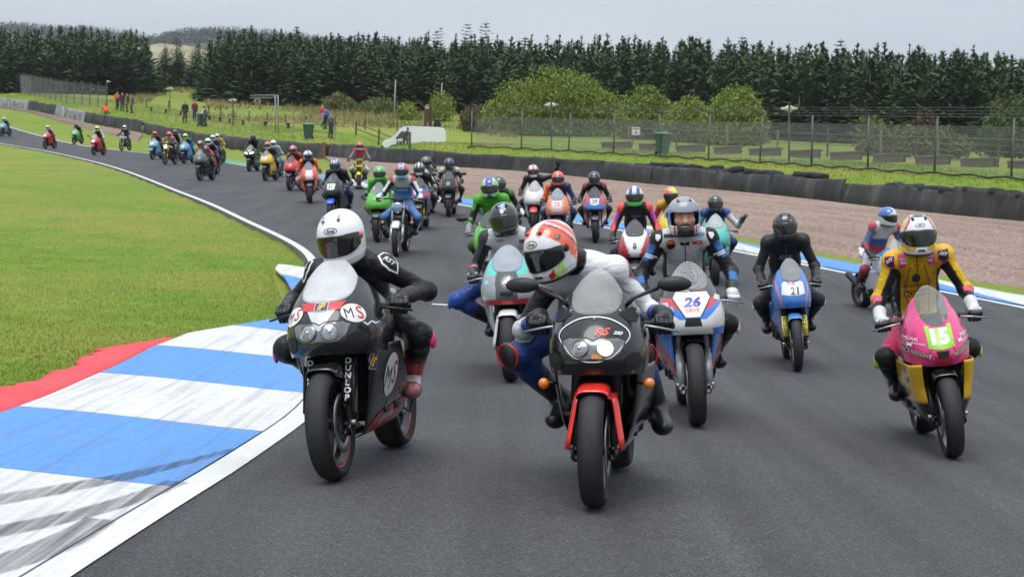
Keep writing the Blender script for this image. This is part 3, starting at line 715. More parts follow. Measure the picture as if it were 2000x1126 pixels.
def shrub(name, label, cat, pxx, Y, w_, h_, mat, seed, n=5000, leaf=.16, group=None, z_=None):
    X = (pxx - 1000) / F_PX * Y; X -= .03 * 6; z = gz(X, Y); rg = random.Random(seed); lobes = []
    nl = max(4, int(w_ / h_ * 4.5))
    for k in range(nl):
        u = (k + .5) / nl * 2 - 1; hh = h_ * (.80 + .25 * rg.random()) * (1 - .38 * abs(u) ** 2.2); r = h_ * rg.uniform(.26, .38)
        lobes.append((u * (w_ / 2 - r), rg.uniform(-.9, .9), hh - r, r)); lobes.append((u * (w_ / 2 - r * .7) + rg.uniform(-.4, .4), rg.uniform(-1.2, .2), r * .55, r * .9)); lobes.append((u * (w_ / 2 - r) + rg.uniform(-.5, .5), rg.uniform(-.8, .8), max(r * .7, hh * .40), r * 1.05))
    e = empty(name, Matrix.Translation((X, Y, z))); tag(e, label, cat, group)
    o = bpy.data.objects.new('crown', shrub_mesh(seed, lobes, n, leaf, mat)); link(o, e)
    st = [tube([(u * w_ * .3, 0, -.2), (u * w_ * .36, .1, h_ * .35), (u * w_ * .42 + .2, .1, h_ * .7)], [.11, .07, .02], 6) for u in (-.7, -.1, .5)]
    mobj('stem', join(st), BARK, e)
shrub('willow', 'wide olive willow clump behind the tall mesh fence, the tallest of the willows', 'willow', 1078, 139, 13.0, 5.8, WIL, 31, 24000, .125)
shrub('willow', 'rounded olive willow right of the tallest willow clump', 'willow', 1262, 134, 6.6, 4.6, WIL, 32, 13000, .12)
shrub('willow', 'low yellowish willow between the round willow and the pointed one', 'willow', 1345, 131, 5.6, 3.7, WIL, 33, 11000, .115)
shrub('willow', 'pointed yellow green willow at the right end of the willow row', 'willow', 1428, 127, 5.8, 4.8, WIL, 34, 13000, .12)
shrub('scrub_bush', 'grey green bush seen through the fence below the right plantation', 'bush', 1700, 98, 2.2, 2.6, SCR, 35, 3500, .11)
shrub('scrub_bush', 'broad grey green bush right of the taller fence side bush', 'bush', 1800, 97, 6.0, 2.2, SCR, 36, 6000, .11)
shrub('scrub_bush', 'brownish twiggy bush left of the willow clump', 'bush', 925, 140, 3.2, 2.6, leafmat('twiggy_leaves', [(.075, .07, .035), (.09, .075, .04)]), 37, 2600, .12)
shrub('scrub_bush', 'small light green bush between the two tall poles', 'bush', 790, 158, 2.2, 2.0, WIL, 38, 1500, .13)
shrub('scrub_bush', 'pale bush at the wood edge above the two jacketed spectators', 'bush', 655, 168, 3.4, 2.2, SCR, 39, 2000, .14)
shrub('scrub_bush', 'green bush at the wood edge left of the first tall pole', 'bush', 735, 166, 4.4, 2.0, SCR, 40, 2000, .14)
shrub('scrub_bush', 'light birch sapling behind the rusty pillar', 'bush', 853, 158, 2.0, 3.4, WIL, 41, 1800, .13)
shrub('scrub_bush', 'rust brown dead bush in front of the right plantation', 'bush', 1792, 124, 2.6, 3.4, leafmat('dead_leaves', [(.075, .05, .03), (.085, .055, .035)]), 42, 2200, .13)
shrub('scrub_bush', 'leafy green tree at the right edge below the plantation', 'bush', 1965, 112, 5.0, 4.8, leafmat('green_leaves', [(.06, .09, .03), (.07, .10, .035)]), 43, 6000, .14)

# ---- grass blades: near infield edge and rough bank
def blades(name, label, pts, h, w_, mat, seed):
    rng = np.random.default_rng(seed); n = len(pts); P = np.asarray(pts); th = rng.uniform(0, 6.28, n); hh = h * rng.uniform(.5, 1.5, n); lean = rng.normal(0, .45, (n, 2)) * hh[:, None]
    d = np.stack([np.cos(th), np.sin(th), np.zeros(n)], 1) * (w_ * rng.uniform(.6, 1.4, n))[:, None]
    tip = P + np.c_[lean, hh]; V = np.stack([P - d, P + d, tip], 1).reshape(-1, 3); F = np.arange(3 * n).reshape(-1, 3)
    sh = rng.uniform(.85, 1.15, n); c = np.stack([sh, sh * rng.uniform(.92, 1.06, n), sh], 1); C = np.repeat(c, 3, 0); C[2::3] *= 1.15
    o = mobj(name, (V, F), mat, None, smooth=False, col=C); tag(o, label, 'grass', kind='stuff')
GB = NT('grass_blade'); _a = GB.n('ShaderNodeAttribute', attribute_name='Col'); _co = GB.co((1, 1, 1), 'World'); _b = GB.noise(_co, .16, 3); _m = GB.noise(_co, 1.3, 5, .6)
_c = GB.mix(GB.ramp(_b, [(.40, 0.), (.62, .78)]), GB.ramp(_m, [(.28, (.134, .224, .019)), (.72, (.215, .302, .038))]), (.262, .268, .052))
GB.set(Base_Color=GB.mix(1.0, _c, _a.outputs[0], 'MULTIPLY'), Roughness=.7, Specular_IOR_Level=.25)
rg = np.random.default_rng(3); n = 230000
yy = 9 + rg.exponential(13, n); dd = -kw(0) * 0 - (rg.random(n) ** 1.3) * 11
xx = np.interp(yy, LEFT[:, 1], LEFT[:, 0]) + dd - np.interp(yy, [0, 16, 16.8, 17.6, 18.6, 19.6, 22, 25, 27, 27.5, 28], [2.15, 2.05, 1.75, 1.45, 1.0, .62, .50, .52, .55, .02, .0])
m = xx > -(1000 / F_PX * yy) * 1.03 - .4
blades('grass', 'short mown infield grass left of the kerb', np.c_[xx[m], yy[m], base_z(yy[m]) - .022], .019, .0045, GB.m, 4)
n = 90000; k = rg.integers(0, len(BARR), n); dd = .45 + rg.random(n) ** 1.2 * 9; nb = normal(BARR)[k]; q = BARR[k] + nb * dd[:, None] + rg.normal(0, .3, (n, 2)); m = (q[:, 1] > 38) & (q[:, 1] < 200)
q = q[m]; blades('grass', 'rough grass on the bank behind the tyre walls', np.c_[q, ground_z(q[:, 0], q[:, 1]) - .03], .10, .016, GB.m, 6)
STRAW = leafmat('straw_grass', [(.225, .190, .085), (.235, .20, .095)])
n = 17000; xp = rg.uniform(230, 1000, n); Yr = np.array([front(a) for a in xp]) - rg.random(n) ** 1.6 * 34 - 2; X = (xp - 1000) / F_PX * Yr
m = np.sin(X * .3) + np.sin(Yr * .4 + X * .1) + rg.normal(0, .8, n) > -.1
blades('straw_grass', 'tall straw coloured rough grass along the edge of the wood', np.c_[X[m], Yr[m], ground_z(X[m], Yr[m]) - .05], .45, .05, STRAW, 8)
# ================================================================== FIGURES: smooth bodies from blended volumes
def A3(*v): return np.array(v, dtype=float)
def cap(a, b, r1, r2=None, tag_='', k=.03, u=None, f=1.0):
    return dict(kind='c', a=np.array(a, float), b=np.array(b, float), r1=r1, r2=r1 if r2 is None else r2, tag=tag_, k=k, u=None if u is None else np.array(u, float) / np.linalg.norm(u), f=f)
def ell(c, r, tag_='', k=.03, M=None):
    return dict(kind='e', a=np.array(c, float), r=np.array(r, float), tag=tag_, k=k, M=None if M is None else np.array(M)[:3, :3])
def pdist(p, P):
    """distance of points P to primitive p, and how far along it they lie"""
    if p['kind'] == 'c':
        d = p['b'] - p['a']; L = float(d @ d) + 1e-12; t = np.clip(((P - p['a']) @ d) / L, 0, 1); e = P - p['a'] - t[..., None] * d
        if p['u'] is not None:
            eu = e @ p['u']; e = e - (eu * (1 - 1 / p['f']))[..., None] * p['u']
        return np.sqrt((e * e).sum(-1)) - (p['r1'] + (p['r2'] - p['r1']) * t), t
    q = P - p['a']
    if p['M'] is not None: q = q @ p['M']
    k0 = np.sqrt(((q / p['r']) ** 2).sum(-1)); k1 = np.sqrt(((q / p['r'] ** 2) ** 2).sum(-1)) + 1e-9
    return k0 * (k0 - 1) / k1, k0 * 0
def sdf_mesh(prims, h):
    lo = []; hi = []
    for p in prims:
        if p['kind'] == 'c': r = max(p['r1'], p['r2']) * max(1, p['f']); l_, h_ = np.minimum(p['a'], p['b']) - r, np.maximum(p['a'], p['b']) + r
        else: r = p['r'].max(); l_, h_ = p['a'] - r, p['a'] + r
        p['lo'], p['hi'] = l_, h_; lo.append(l_); hi.append(h_)
    o = np.min(lo, 0) - 3 * h; n = np.ceil((np.max(hi, 0) + 3 * h - o) / h).astype(int) + 1
    Fd = np.full(n, 1.0, dtype=np.float32)
    for p in prims:
        m = p['k'] + 2.5 * h; i0 = np.maximum(0, np.floor((p['lo'] - m - o) / h).astype(int)); i1 = np.minimum(n, np.ceil((p['hi'] + m - o) / h).astype(int) + 1)
        g = [o[a] + h * np.arange(i0[a], i1[a]) for a in range(3)]
        P = np.stack(np.meshgrid(*g, indexing='ij'), -1); d, _ = pdist(p, P)
        s = Fd[i0[0]:i1[0], i0[1]:i1[1], i0[2]:i1[2]]; k = p['k']
        hh = np.clip(.5 + .5 * (s - d) / k, 0, 1); s[...] = s * (1 - hh) + d * hh - k * hh * (1 - hh)
    S = Fd < 0; c = S[:-1, :-1, :-1].astype(np.int8)
    tot = np.zeros(np.array(Fd.shape) - 1, np.int8)
    for a in (0, 1):
        for b in (0, 1):
            for e in (0, 1): tot += S[a:a + tot.shape[0], b:b + tot.shape[1], e:e + tot.shape[2]]
    act = (tot > 0) & (tot < 8); ids = -np.ones(tot.shape, int); I = np.argwhere(act); ids[act] = np.arange(len(I))
    acc = np.zeros((len(I), 3)); cnt = np.zeros(len(I)); cs = [(a, b, e) for a in (0, 1) for b in (0, 1) for e in (0, 1)]
    cv = {q: Fd[I[:, 0] + q[0], I[:, 1] + q[1], I[:, 2] + q[2]] for q in cs}
    for q in cs:
        for ax in range(3):
            if q[ax]: continue
            q2 = list(q); q2[ax] = 1; f0, f1 = cv[q], cv[tuple(q2)]; m = (f0 < 0) != (f1 < 0)
            t = np.where(m, f0 / (f0 - f1 + 1e-12), 0); pt = np.tile(np.array(q, float), (len(I), 1)); pt[:, ax] = t
            acc[m] += pt[m]; cnt[m] += 1
    V = o + h * (I + acc / np.maximum(cnt, 1)[:, None]); Fs = []
    for ax in range(3):
        a1, a2 = (ax + 1) % 3, (ax + 2) % 3; s0 = [slice(None)] * 3; s1 = [slice(None)] * 3; s0[ax] = slice(0, -1); s1[ax] = slice(1, None)
        m = S[tuple(s0)] != S[tuple(s1)]; E = np.argwhere(m); ok = (E[:, a1] > 0) & (E[:, a2] > 0) & (E[:, a1] < Fd.shape[a1] - 1) & (E[:, a2] < Fd.shape[a2] - 1); E = E[ok]
        if not len(E): continue
        def cell(d1, d2):
            c = E.copy(); c[:, a1] += d1; c[:, a2] += d2; return ids[c[:, 0], c[:, 1], c[:, 2]]
        q = np.stack([cell(-1, -1), cell(0, -1), cell(0, 0), cell(-1, 0)], 1); ins = S[E[:, 0], E[:, 1], E[:, 2]]
        q[~ins] = q[~ins][:, ::-1]; Fs.append(q)
    return V, np.vstack(Fs)
def near_prim(prims, V):
    best = np.full(len(V), 1e9); idx = np.zeros(len(V), int); tt = np.zeros(len(V))
    for i, p in enumerate(prims):
        d, t = pdist(p, V); m = d < best; best[m] = d[m]; idx[m] = i; tt[m] = t[m]
    return idx, tt
def ik(a, c, l1, l2, pole):
    a, c, pole = A3(*a), A3(*c), A3(*pole); d = c - a; L = np.linalg.norm(d); L = min(L, (l1 + l2) * .995); dn = d / (np.linalg.norm(d) + 1e-9)
    x = (l1 * l1 - l2 * l2 + L * L) / (2 * L); h = math.sqrt(max(1e-6, l1 * l1 - x * x)); p = pole - dn * (pole @ dn); p /= np.linalg.norm(p) + 1e-9
    return a + dn * x + p * h
def m_leather():
    t = NT('race_leather'); a = t.n('ShaderNodeAttribute', attribute_name='Col'); co = t.co(); f = t.noise(co, 9, 5); w1 = t.noise(t.co((1, 1, 2.2)), 15, 3, .6); w2 = t.noise(co, 70, 3, .6)
    c = t.mix(1.0, a.outputs[0], t.ramp(f, [(.3, .86), (.7, 1.06)]), 'MULTIPLY'); t.set(Base_Color=c, Specular_IOR_Level=.28, Roughness=t.ramp(f, [(.3, .34), (.75, .54)]))
    h = t.n('ShaderNodeMath', operation='MULTIPLY_ADD'); t.l(w2, h.inputs[0]); h.inputs[1].default_value = .12; t.l(t.ramp(w1, [(.35, 0.), (.65, 1.)]), h.inputs[2]); t.bump(h.outputs[0], .40, .009); return t.m
LEATHER = m_leather(); CLOTH = cm('cloth', .8, 0, .12, 9, .003, 40); BOOT = cm('boot_leather', .38, .1, .15, 12, .002, 60); GLOVE = cm('glove_leather', .5, 0, .15, 14, .002, 60)
HELM = cm('helmet_paint', .22, .9, .05, 5); SKIN = cm('skin', .55, 0, .06, 20, .0006, 120)
def m_visor():
    t = NT('dark_visor'); t.set(Base_Color=(.006, .006, .007), Roughness=.06, Specular_IOR_Level=.6, Coat_Weight=.5, Coat_Roughness=.02); return t.m
VISOR = m_visor(); RUBB = pm('black_trim', (.012, .012, .013), .6)
BLK = (.012, .012, .013); WHT = (.74, .74, .75)
def limb_colour(prims, V, S, idx, tt):
    C = np.zeros((len(V), 3))
    for i, p in enumerate(prims):
        m = idx == i
        if not m.any(): continue
        tg = p['tag']; side = 0
        if tg.endswith('+'): side, tg = 1, tg[:-1]
        elif tg.endswith('-'): side, tg = -1, tg[:-1]
        c = S.get(tg + {1: '_l', -1: '_r', 0: ''}[side], S.get(tg, S['base'])); P = V[m]
        if callable(c): C[m] = c(P, tt[m], side)
        else: C[m] = c
        if 'inner' in S and tg in ('uarm', 'farm', 'elbow'):
            ax = p['a'] + tt[m][:, None] * (p.get('b', p['a']) - p['a']); e = P - ax; e /= np.linalg.norm(e, axis=1)[:, None] + 1e-9
            mm = (e @ A3(.45, -side * .8, -.25)) > .38; sub = C[m]; sub[mm] = S['inner']; C[m] = sub
        if 'side' in S and tg in ('chest', 'belly'):
            mm = abs(P[:, 1] - (p['a'][1] + tt[m] * (p.get('b', p['a'])[1] - p['a'][1]))) > S.get('sidew', .115); sub = C[m]; sub[mm] = S['side']; C[m] = sub
    return C
def helmet_pt(ph, z, s=1.0):
    ph = np.asarray(ph, float); z = np.asarray(z, float)
    up = np.sqrt(np.clip(1 - np.clip(z / .142, 0, 1) ** 2.15, 0, 1))
    xf_ = np.interp(z, [-.14, -.125, -.095, -.05, 0, .03], [.142, .160, .166, .158, .150, .147]); xb_ = np.interp(z, [-.14, -.12, -.08, -.02, .04], [.075, .105, .132, .155, .160]); wy = np.interp(z, [-.14, -.10, -.05, 0, .03], [.100, .115, .123, .127, .127])
    c, sn = np.cos(ph), np.sin(ph); x = np.where(c > 0, xf_, xb_) * np.sign(c) * abs(c) ** np.where(c > 0, .95, .95) * up; y = wy * np.sign(sn) * abs(sn) ** .93 * up
    return np.stack([x * s, y * s, z * s + 0 * x], -1)
def build_helmet(parent, M, spec, lod):
    nz, nph = [(44, 96), (22, 40), (12, 20)][lod]
    top = np.sin(np.linspace(math.pi / 2, 0, nz // 2)) * .1419; zz = np.r_[top, np.linspace(0, -.138, nz - nz // 2 + 1)[1:]]
    ph = np.linspace(0, 2 * math.pi, nph, endpoint=False); Z, PH = np.meshgrid(zz, ph, indexing='ij'); P = helmet_pt(PH, Z)
    V = P.reshape(-1, 3); F = []
    opn = spec.get('open')
    for i in range(nz - 1):
        for j in range(nph):
            j2 = (j + 1) % nph; zm = (zz[i] + zz[i + 1]) / 2; pm_ = (ph[j] + math.pi / nph + math.pi) % (2 * math.pi) - math.pi
            if opn and abs(pm_) < 1.12 and -.062 < zm < .048 - .02 * (abs(pm_) / 1.12) ** 2: continue
            F.append((i * nph + j, (i + 1) * nph + j, (i + 1) * nph + j2, i * nph + j2))
    D = V / np.array((.155, .127, .142)); base = np.array(spec.get('base', WHT)); C = np.tile(base, (len(V), 1)).astype(float)
    for cond, col in spec.get('rules', []):
        m = cond(D[:, 0], D[:, 1], D[:, 2]); C[m] = col
    sh = mobj('helmet', (V, F), HELM, parent, col=C, solid=.012 if lod < 2 else 0); sh.matrix_local = M
    # visor
    nv = [14, 8, 4][lod]; nb = [36, 20, 10][lod]; a = np.linspace(-1.30, 1.30, nb); Q = np.zeros((nv, nb, 3))
    for i in range(nv):
        t = i / (nv - 1); zb = -.070 + .030 * (abs(a) / 1.3) ** 3; zt = .046 - .024 * (abs(a) / 1.3) ** 2
        if opn: zb, zt = zb + .106, zt + .062
        z = zb + (zt - zb) * t; Q[i] = helmet_pt(a, z, 1.022 + .006 * math.sin(t * math.pi) + (.022 if opn else 0))
    vm = spec.get('visor', VISOR); v, f = grid(Q); vo = mobj('visor', (v, [q[::-1] for q in f]), vm, sh, solid=.003 if lod < 2 else 0)
    for dc in spec.get('visor_decals', []): dc(vo, BVHTree.FromPolygons([tuple(x) for x in v], f))
    if lod < 2:
        for s in (-1, 1): mobj('visor_pivot', xf(lathe([(.0, -.006), (.022, -.006), (.019, .004), (0, .006)], 14, False), T(.022, s * .126, -.004 + (.02 if opn else 0))), RUBB if not spec.get('pivot') else spec['pivot'], sh)
        mobj('neck_roll', tube([tuple(helmet_pt(x, -.136) * A3(.93, .93, 1)) for x in np.linspace(0, 6.2832, 25)], .012, 6, False), RUBB, sh)
    if lod == 0:
        for s in (-1, 1):
            mobj('top_vent', rbox((.05, s * .045, .128), (.055, .022, .016), .007), cmat(spec.get('vent', spec.get('base', WHT)), 'vent'), sh).rotation_euler = (0, R(8), 0)
            mobj('vent_slot', rbox((.077, s * .045, .128), (.006, .014, .007), .002), RUBB, sh).rotation_euler = (0, R(8), 0)
        mobj('chin_vent', rbox((.164, 0, -.100), (.012, .050, .014), .004), RUBB, sh)
    bv = BVHTree.FromPolygons([tuple(x) for x in V], [tuple(q) for q in F])
    if lod < 2:
        for dc in spec.get('decals', []): dc(sh, bv)
    return sh
def cmat(c, pre='paint', rough=.25, coat=.7, metal=0.0):
    key = f'{pre}_' + '_'.join(f'{x:.3f}' for x in c) + (f'_{rough}' if rough != .25 else '') + (f'_{metal}' if metal else '')
    return pm(key, c, rough, metal, coat, .06, 8)

# ---- decals: flat outlines or lettering laid on a curved surface
def fine(V2, F, L):
    bm = bmesh.new(); vs = [bm.verts.new((v[0], v[1], 0)) for v in V2]
    for f in F:
        try: bm.faces.new([vs[i] for i in f])
        except ValueError: pass
    bmesh.ops.triangulate(bm, faces=bm.faces[:])
    for _ in range(5):
        e = [x for x in bm.edges if x.calc_length() > L]
        if not e: break
        bmesh.ops.subdivide_edges(bm, edges=e, cuts=1); bmesh.ops.triangulate(bm, faces=bm.faces[:])
    bm.verts.index_update(); V = np.array([v.co[:2] for v in bm.verts]); Fo = [tuple(v.index for v in f.verts) for f in bm.faces]; bm.free(); return V, Fo
_TX = {}
def text2d(s, size=.05, shear=0.0, bold=.0, sx=1.0):
    key = (s, shear, bold)
    if key not in _TX:
        cu = bpy.data.curves.new('lettering', 'FONT'); cu.body = s; cu.align_x = 'CENTER'; cu.align_y = 'CENTER'; cu.shear = shear; cu.offset = bold; cu.size = 1.0; cu.resolution_u = 3; cu.fill_mode = 'FRONT' if False else 'BOTH'
        o = bpy.data.objects.new('lettering', cu); me = o.to_mesh(); V = np.array([v.co[:2] for v in me.vertices]); F = [tuple(p.vertices) for p in me.polygons]
        o.to_mesh_clear(); bpy.data.objects.remove(o); bpy.data.curves.remove(cu)
        if len(V): 
            c = (V.max(0) + V.min(0)) / 2; V = V - c; V = V / (V[:, 1].max() * 2)
        _TX[key] = (V, F)
    V, F = _TX[key]; return V * np.array((size * sx, size)), F
def ellipse2d(a, b, n=28): return [(a * math.cos(2 * math.pi * i / n), b * math.sin(2 * math.pi * i / n)) for i in range(n)], [tuple(range(n))]
def ring2d(a, b, w_, n=32):
    V = [((a - k) * math.cos(2 * math.pi * i / n), (b - k) * math.sin(2 * math.pi * i / n)) for k in (0, w_) for i in range(n)]
    return V, [(i, (i + 1) % n, n + (i + 1) % n, n + i) for i in range(n)]
def line2d(pts, w_, closed=False):
    P = np.array(pts, float); n = len(P); V = []; F = []
    for i in range(n):
        d = (P[(i + 1) % n] if closed else P[min(i + 1, n - 1)]) - (P[i - 1] if (closed or i) else P[0]); d = d / (np.linalg.norm(d) + 1e-9); nn = np.array((-d[1], d[0])) * w_ / 2; V += [tuple(P[i] - nn), tuple(P[i] + nn)]
    for i in range(n if closed else n - 1): j = (i + 1) % n; F.append((2 * i, 2 * j, 2 * j + 1, 2 * i + 1))
    return V, F
def poly2d(*p): return list(p), [tuple(range(len(p)))]
FRONT = (A3(2, 0, 0), A3(0, 1, 0), A3(0, 0, 1), A3(-1, 0, 0)); LSIDE = (A3(0, 2, 0), A3(-1, 0, 0), A3(0, 0, 1), A3(0, -1, 0)); RSIDE = (A3(0, -2, 0), A3(1, 0, 0), A3(0, 0, 1), A3(0, 1, 0))
def frame_dir(az, el, o=(0, 0, 0)):
    """a viewer at azimuth az (0 = ahead, + = left side) and elevation el, looking at o"""
    a, e = R(az), R(el); D = -A3(math.cos(e) * math.cos(a), math.cos(e) * math.sin(a), math.sin(e)); U = A3(-math.sin(a), math.cos(a), 0); Vv = np.cross(D, U) * -1
    return (A3(*o) - D * 1.5, U, Vv, D)
def decal(parent, bvh, VF, frame, pos, mat, name='graphic', rot=0.0, off=.0022, L=.025, lod=0):
    V, F = fine(VF[0], VF[1], L) if L else (np.array(VF[0]), VF[1])
    c, s = math.cos(R(rot)), math.sin(R(rot)); W = np.stack([V[:, 0] * c - V[:, 1] * s + pos[0], V[:, 0] * s + V[:, 1] * c + pos[1]], 1)
    O, U, Vv, D = frame; out = []; ok = []
    for u, v in W:
        p = O + U * u + Vv * v; h = bvh.ray_cast(Vector(p), Vector(D))
        if h[0] is None: out.append((0, 0, 0)); ok.append(False); continue
        n = h[1] if h[1].dot(Vector(D)) < 0 else -h[1]
        out.append(tuple(h[0] + n * off)); ok.append(n.dot(Vector(D)) < -.015)
    F = [f for f in F if all(ok[i] for i in f)]
    if not F: return None
    if name not in ('lettering', 'number'):          # one sticker is one piece
        par = list(range(len(out)))
        def fd(a):
            while par[a] != a: par[a] = par[par[a]]; a = par[a]
            return a
        for f in F:
            for i in f[1:]: par[fd(i)] = fd(f[0])
        cnt = {}
        for f in F: cnt[fd(f[0])] = cnt.get(fd(f[0]), 0) + 1
        big = max(cnt, key=cnt.get); F = [f for f in F if fd(f[0]) == big]
    V3 = np.array(out); a, b_, c_ = (V3[F[0][i]] for i in range(3))
    ar = sum(float(np.cross(V3[f[1]] - V3[f[0]], V3[f[2]] - V3[f[0]]) @ D) for f in F[:20])
    if ar > 0: F = [f[::-1] for f in F]
    return mobj(name, (V3, F), mat, parent, smooth=True)
INK = pm('black_ink', (.012, .012, .013), .4, coat=.3); PAPER = pm('white_vinyl', (.72, .72, .73), .35, coat=.4, var=.04)
def ink(c): return cmat(c, 'ink', .4, .3)
def logo_oval(txt, az, el, w_=.034, hgt=.017, pos=(0, 0), fill=None, line=INK, rot=0, tsz=.020):
    def f(sh, bv):
        fr = frame_dir(az, el); 
        if fill is not None: decal(sh, bv, ellipse2d(w_, hgt), fr, pos, fill, 'logo_patch', rot, .0018)
        decal(sh, bv, ring2d(w_, hgt, .0035), fr, pos, line, 'logo_ring', rot, .003); decal(sh, bv, text2d(txt, tsz, .2, .03), fr, pos, line, 'lettering', rot, .003)
    return f
def hd_text(txt, az, el, size, mat, pos=(0, 0), rot=0, shear=.1, sx=1.0):
    return lambda sh, bv: decal(sh, bv, text2d(txt, size, shear, .03, sx), frame_dir(az, el), pos, mat, 'lettering', rot, .003)
def hd_poly(pts, az, el, mat, pos=(0, 0), rot=0):
    return lambda sh, bv: decal(sh, bv, poly2d(*pts), frame_dir(az, el), pos, mat, 'graphic', rot, .0026)

# ---- one figure
def figure(root, J, S, lod, mat=None, helmet=None, gloves=None, boots=None, decals=(), hump=True, grip=True, head=None, bulk=1.0, feet=True):
    """J: hip, neck, head (xyz + pitch,yaw,roll), sh, el, wr, hp, kn, an, toe as [right, left]"""
    h = [.0085, .018, .030][lod]; b = bulk; pr = []; hip, nk = A3(*J['hip']), A3(*J['neck']); hd = A3(*J['head'][:3]); lat = A3(*J['sh'][1]) - A3(*J['sh'][0]); lat /= np.linalg.norm(lat); lath = A3(*J['hp'][1]) - A3(*J['hp'][0]); lath /= np.linalg.norm(lath)
    back = J.get('back', A3(-.07, 0, .02)); wa = hip * .60 + nk * .40 + back; ct = hip * .22 + nk * .78 + back * .55; fwd = np.cross(lat, A3(0, 0, 1)); fwd /= np.linalg.norm(fwd)
    pr += [cap(hip - lath * .07, hip + lath * .07, .118 * b, tag_='pelvis', k=.05), cap(hip, wa, .122 * b, .122 * b, 'belly', .06, lath, 1.28), cap(wa, ct, .122 * b, .128 * b, 'chest', .06, lat, 1.32), cap(ct, nk - (nk - ct) * .12, .115 * b, .095 * b, 'chest', .06, lat, 1.45), cap(nk - (nk - hd) * -.1, hd, .072, .07, 'neck', .03)]
    if hump: pr.append(ell(nk - fwd * -.0 + A3(*(-fwd)) * .105 + A3(0, 0, -.015), (.10, .075, .07), 'hump', .05))
    for i, sd in ((0, '-'), (1, '+')):
        sh, el, wr, hp, kn, an = (A3(*J[q][i]) for q in ('sh', 'el', 'wr', 'hp', 'kn', 'an'))
        pr += [cap(ct * .5 + nk * .5, sh, .085, .076 * b, 'yoke' + sd, .05), ell(sh + (sh - nk) * .06 + A3(0, 0, .008), (.080 * b, .072 * b, .076 * b), 'shoulder' + sd, .03), cap(sh, el, .064 * b, .051 * b, 'uarm' + sd, .035), ell(el, (.056 * b, .056 * b, .056 * b), 'elbow' + sd, .025), cap(el, wr, .051 * b, .038 * b, 'farm' + sd, .03)]
        pr += [cap(hp, kn, .098 * b, .070 * b, 'thigh' + sd, .05), ell(kn, (.075 * b, .073 * b, .078 * b), 'knee' + sd, .03), cap(kn, an, .073 * b, .048 * b, 'shin' + sd, .035), cap(kn * .68 + an * .32, kn * .45 + an * .55, .070 * b, .058 * b, 'shin' + sd, .04)]
    S = dict(S); S.setdefault('yoke', S.get('chest', S['base'])); V, F = sdf_mesh(pr, h); idx, tt = near_prim(pr, V); C = limb_colour(pr, V, S, idx, tt)
    body = mobj('body', (V, F), mat or LEATHER, root, col=C)
    bv = None
    if decals and lod < 2:
        bv = BVHTree.FromPolygons([tuple(x) for x in V], [tuple(map(int, q)) for q in F])
        for d in decals: d(body, bv)
    for i, sd in ((0, -1), (1, 1)):
        el, wr, an, toe, kn = (A3(*J[q][i]) for q in ('el', 'wr', 'an', 'toe', 'kn'))
        if feet:
            hB = [.009, .018, .03][lod]; f = toe - an; fl = np.array((f[0], f[1], 0)); fl /= np.linalg.norm(fl) + 1e-9; heel = an - fl * .05 + A3(0, 0, -.065); ball = toe + A3(0, 0, -.01); top = an + (kn - an) * .52
            sa = np.cross(fl, A3(0, 0, 1)); bp = [cap(top, an, .070, .056, 'cuff', .02), cap(an, an + A3(0, 0, -.03) + fl * .03, .056, .050, 'ankle', .03), cap(heel, ball, .043, .043, 'sole', .025, sa, 1.12), cap(ball - fl * .03, ball + fl * .045, .043, .034, 'toe', .02, sa, 1.2), cap(an + fl * .02, ball, .046, .040, 'foot', .03, sa, 1.1), ell(heel, (.045, .042, .04), 'sole', .02)]
            if lod == 0: bp.append(cap(top + fl * .04, an + fl * .045 + A3(0, 0, .03), .032, .026, 'plate', .012, sa, 1.4))
            bs = {'base': BLK}; bs.update(boots or {}); v, ff = sdf_mesh(bp, hB); ii, t2 = near_prim(bp, v); mobj('boot', (v, ff), BOOT, root, col=limb_colour(bp, v, bs, ii, t2))
        g = J.get('grip', (None, None))[i]; hG = [.0065, .013, .024][lod]; gs = {'base': BLK}; gs.update(gloves or {}); d = wr - el; d /= np.linalg.norm(d)
        gp = [cap(wr - d * .085, wr - d * .01, .050, .040, 'gaunt', .015)]
        if g is not None:
            g = A3(*g); ba = A3(-.30, sd, -.10); ba /= np.linalg.norm(ba); fw = g - wr; fw = fw - ba * (fw @ ba); fw /= np.linalg.norm(fw) + 1e-9; up = np.cross(fw, ba) * sd; up = up if up[2] > 0 else -up
            kc = g + up * .024 - fw * .002; gp += [cap(wr, kc, .034, .030, 'palm', .02, ba, 1.28)]
            for j in range(4):
                o = ba * (-.036 + .024 * j) * 1.05; ln = (.92, 1.0, .96, .8)[j]; k1 = kc + o + fw * .012; k2 = kc + o + fw * .050 * ln - up * .006; k3 = g + o + fw * .050 * ln - up * .040; k4 = g + o + fw * .018 - up * .050
                gp += [ell(k1 + up * .008, (.0135, .0125, .0125), 'knuckle', .004), cap(k1, k2, .0128, .0118, 'finger', .004), cap(k2, k3, .0118, .0105, 'finger', .004)] + ([cap(k3, k4, .0105, .0095, 'finger', .004)] if lod < 2 else [])
            gp += [cap(wr + ba * -.02, g - ba * .050 - up * .012, .019, .015, 'thumb', .010), cap(g - ba * .050 - up * .012, g - ba * .035 + fw * .032 - up * .036, .0145, .0115, 'thumb', .006)]
        else:
            side = A3(*J.get('palm', (A3(0, 1, 0), A3(0, 1, 0)))[i]); side /= np.linalg.norm(side); side = side - d * (side @ d); side /= np.linalg.norm(side); nrm = np.cross(d, side); pc = wr + d * .085
            gp += [cap(wr, pc, .030, .034, 'palm', .015, side, 1.25)]
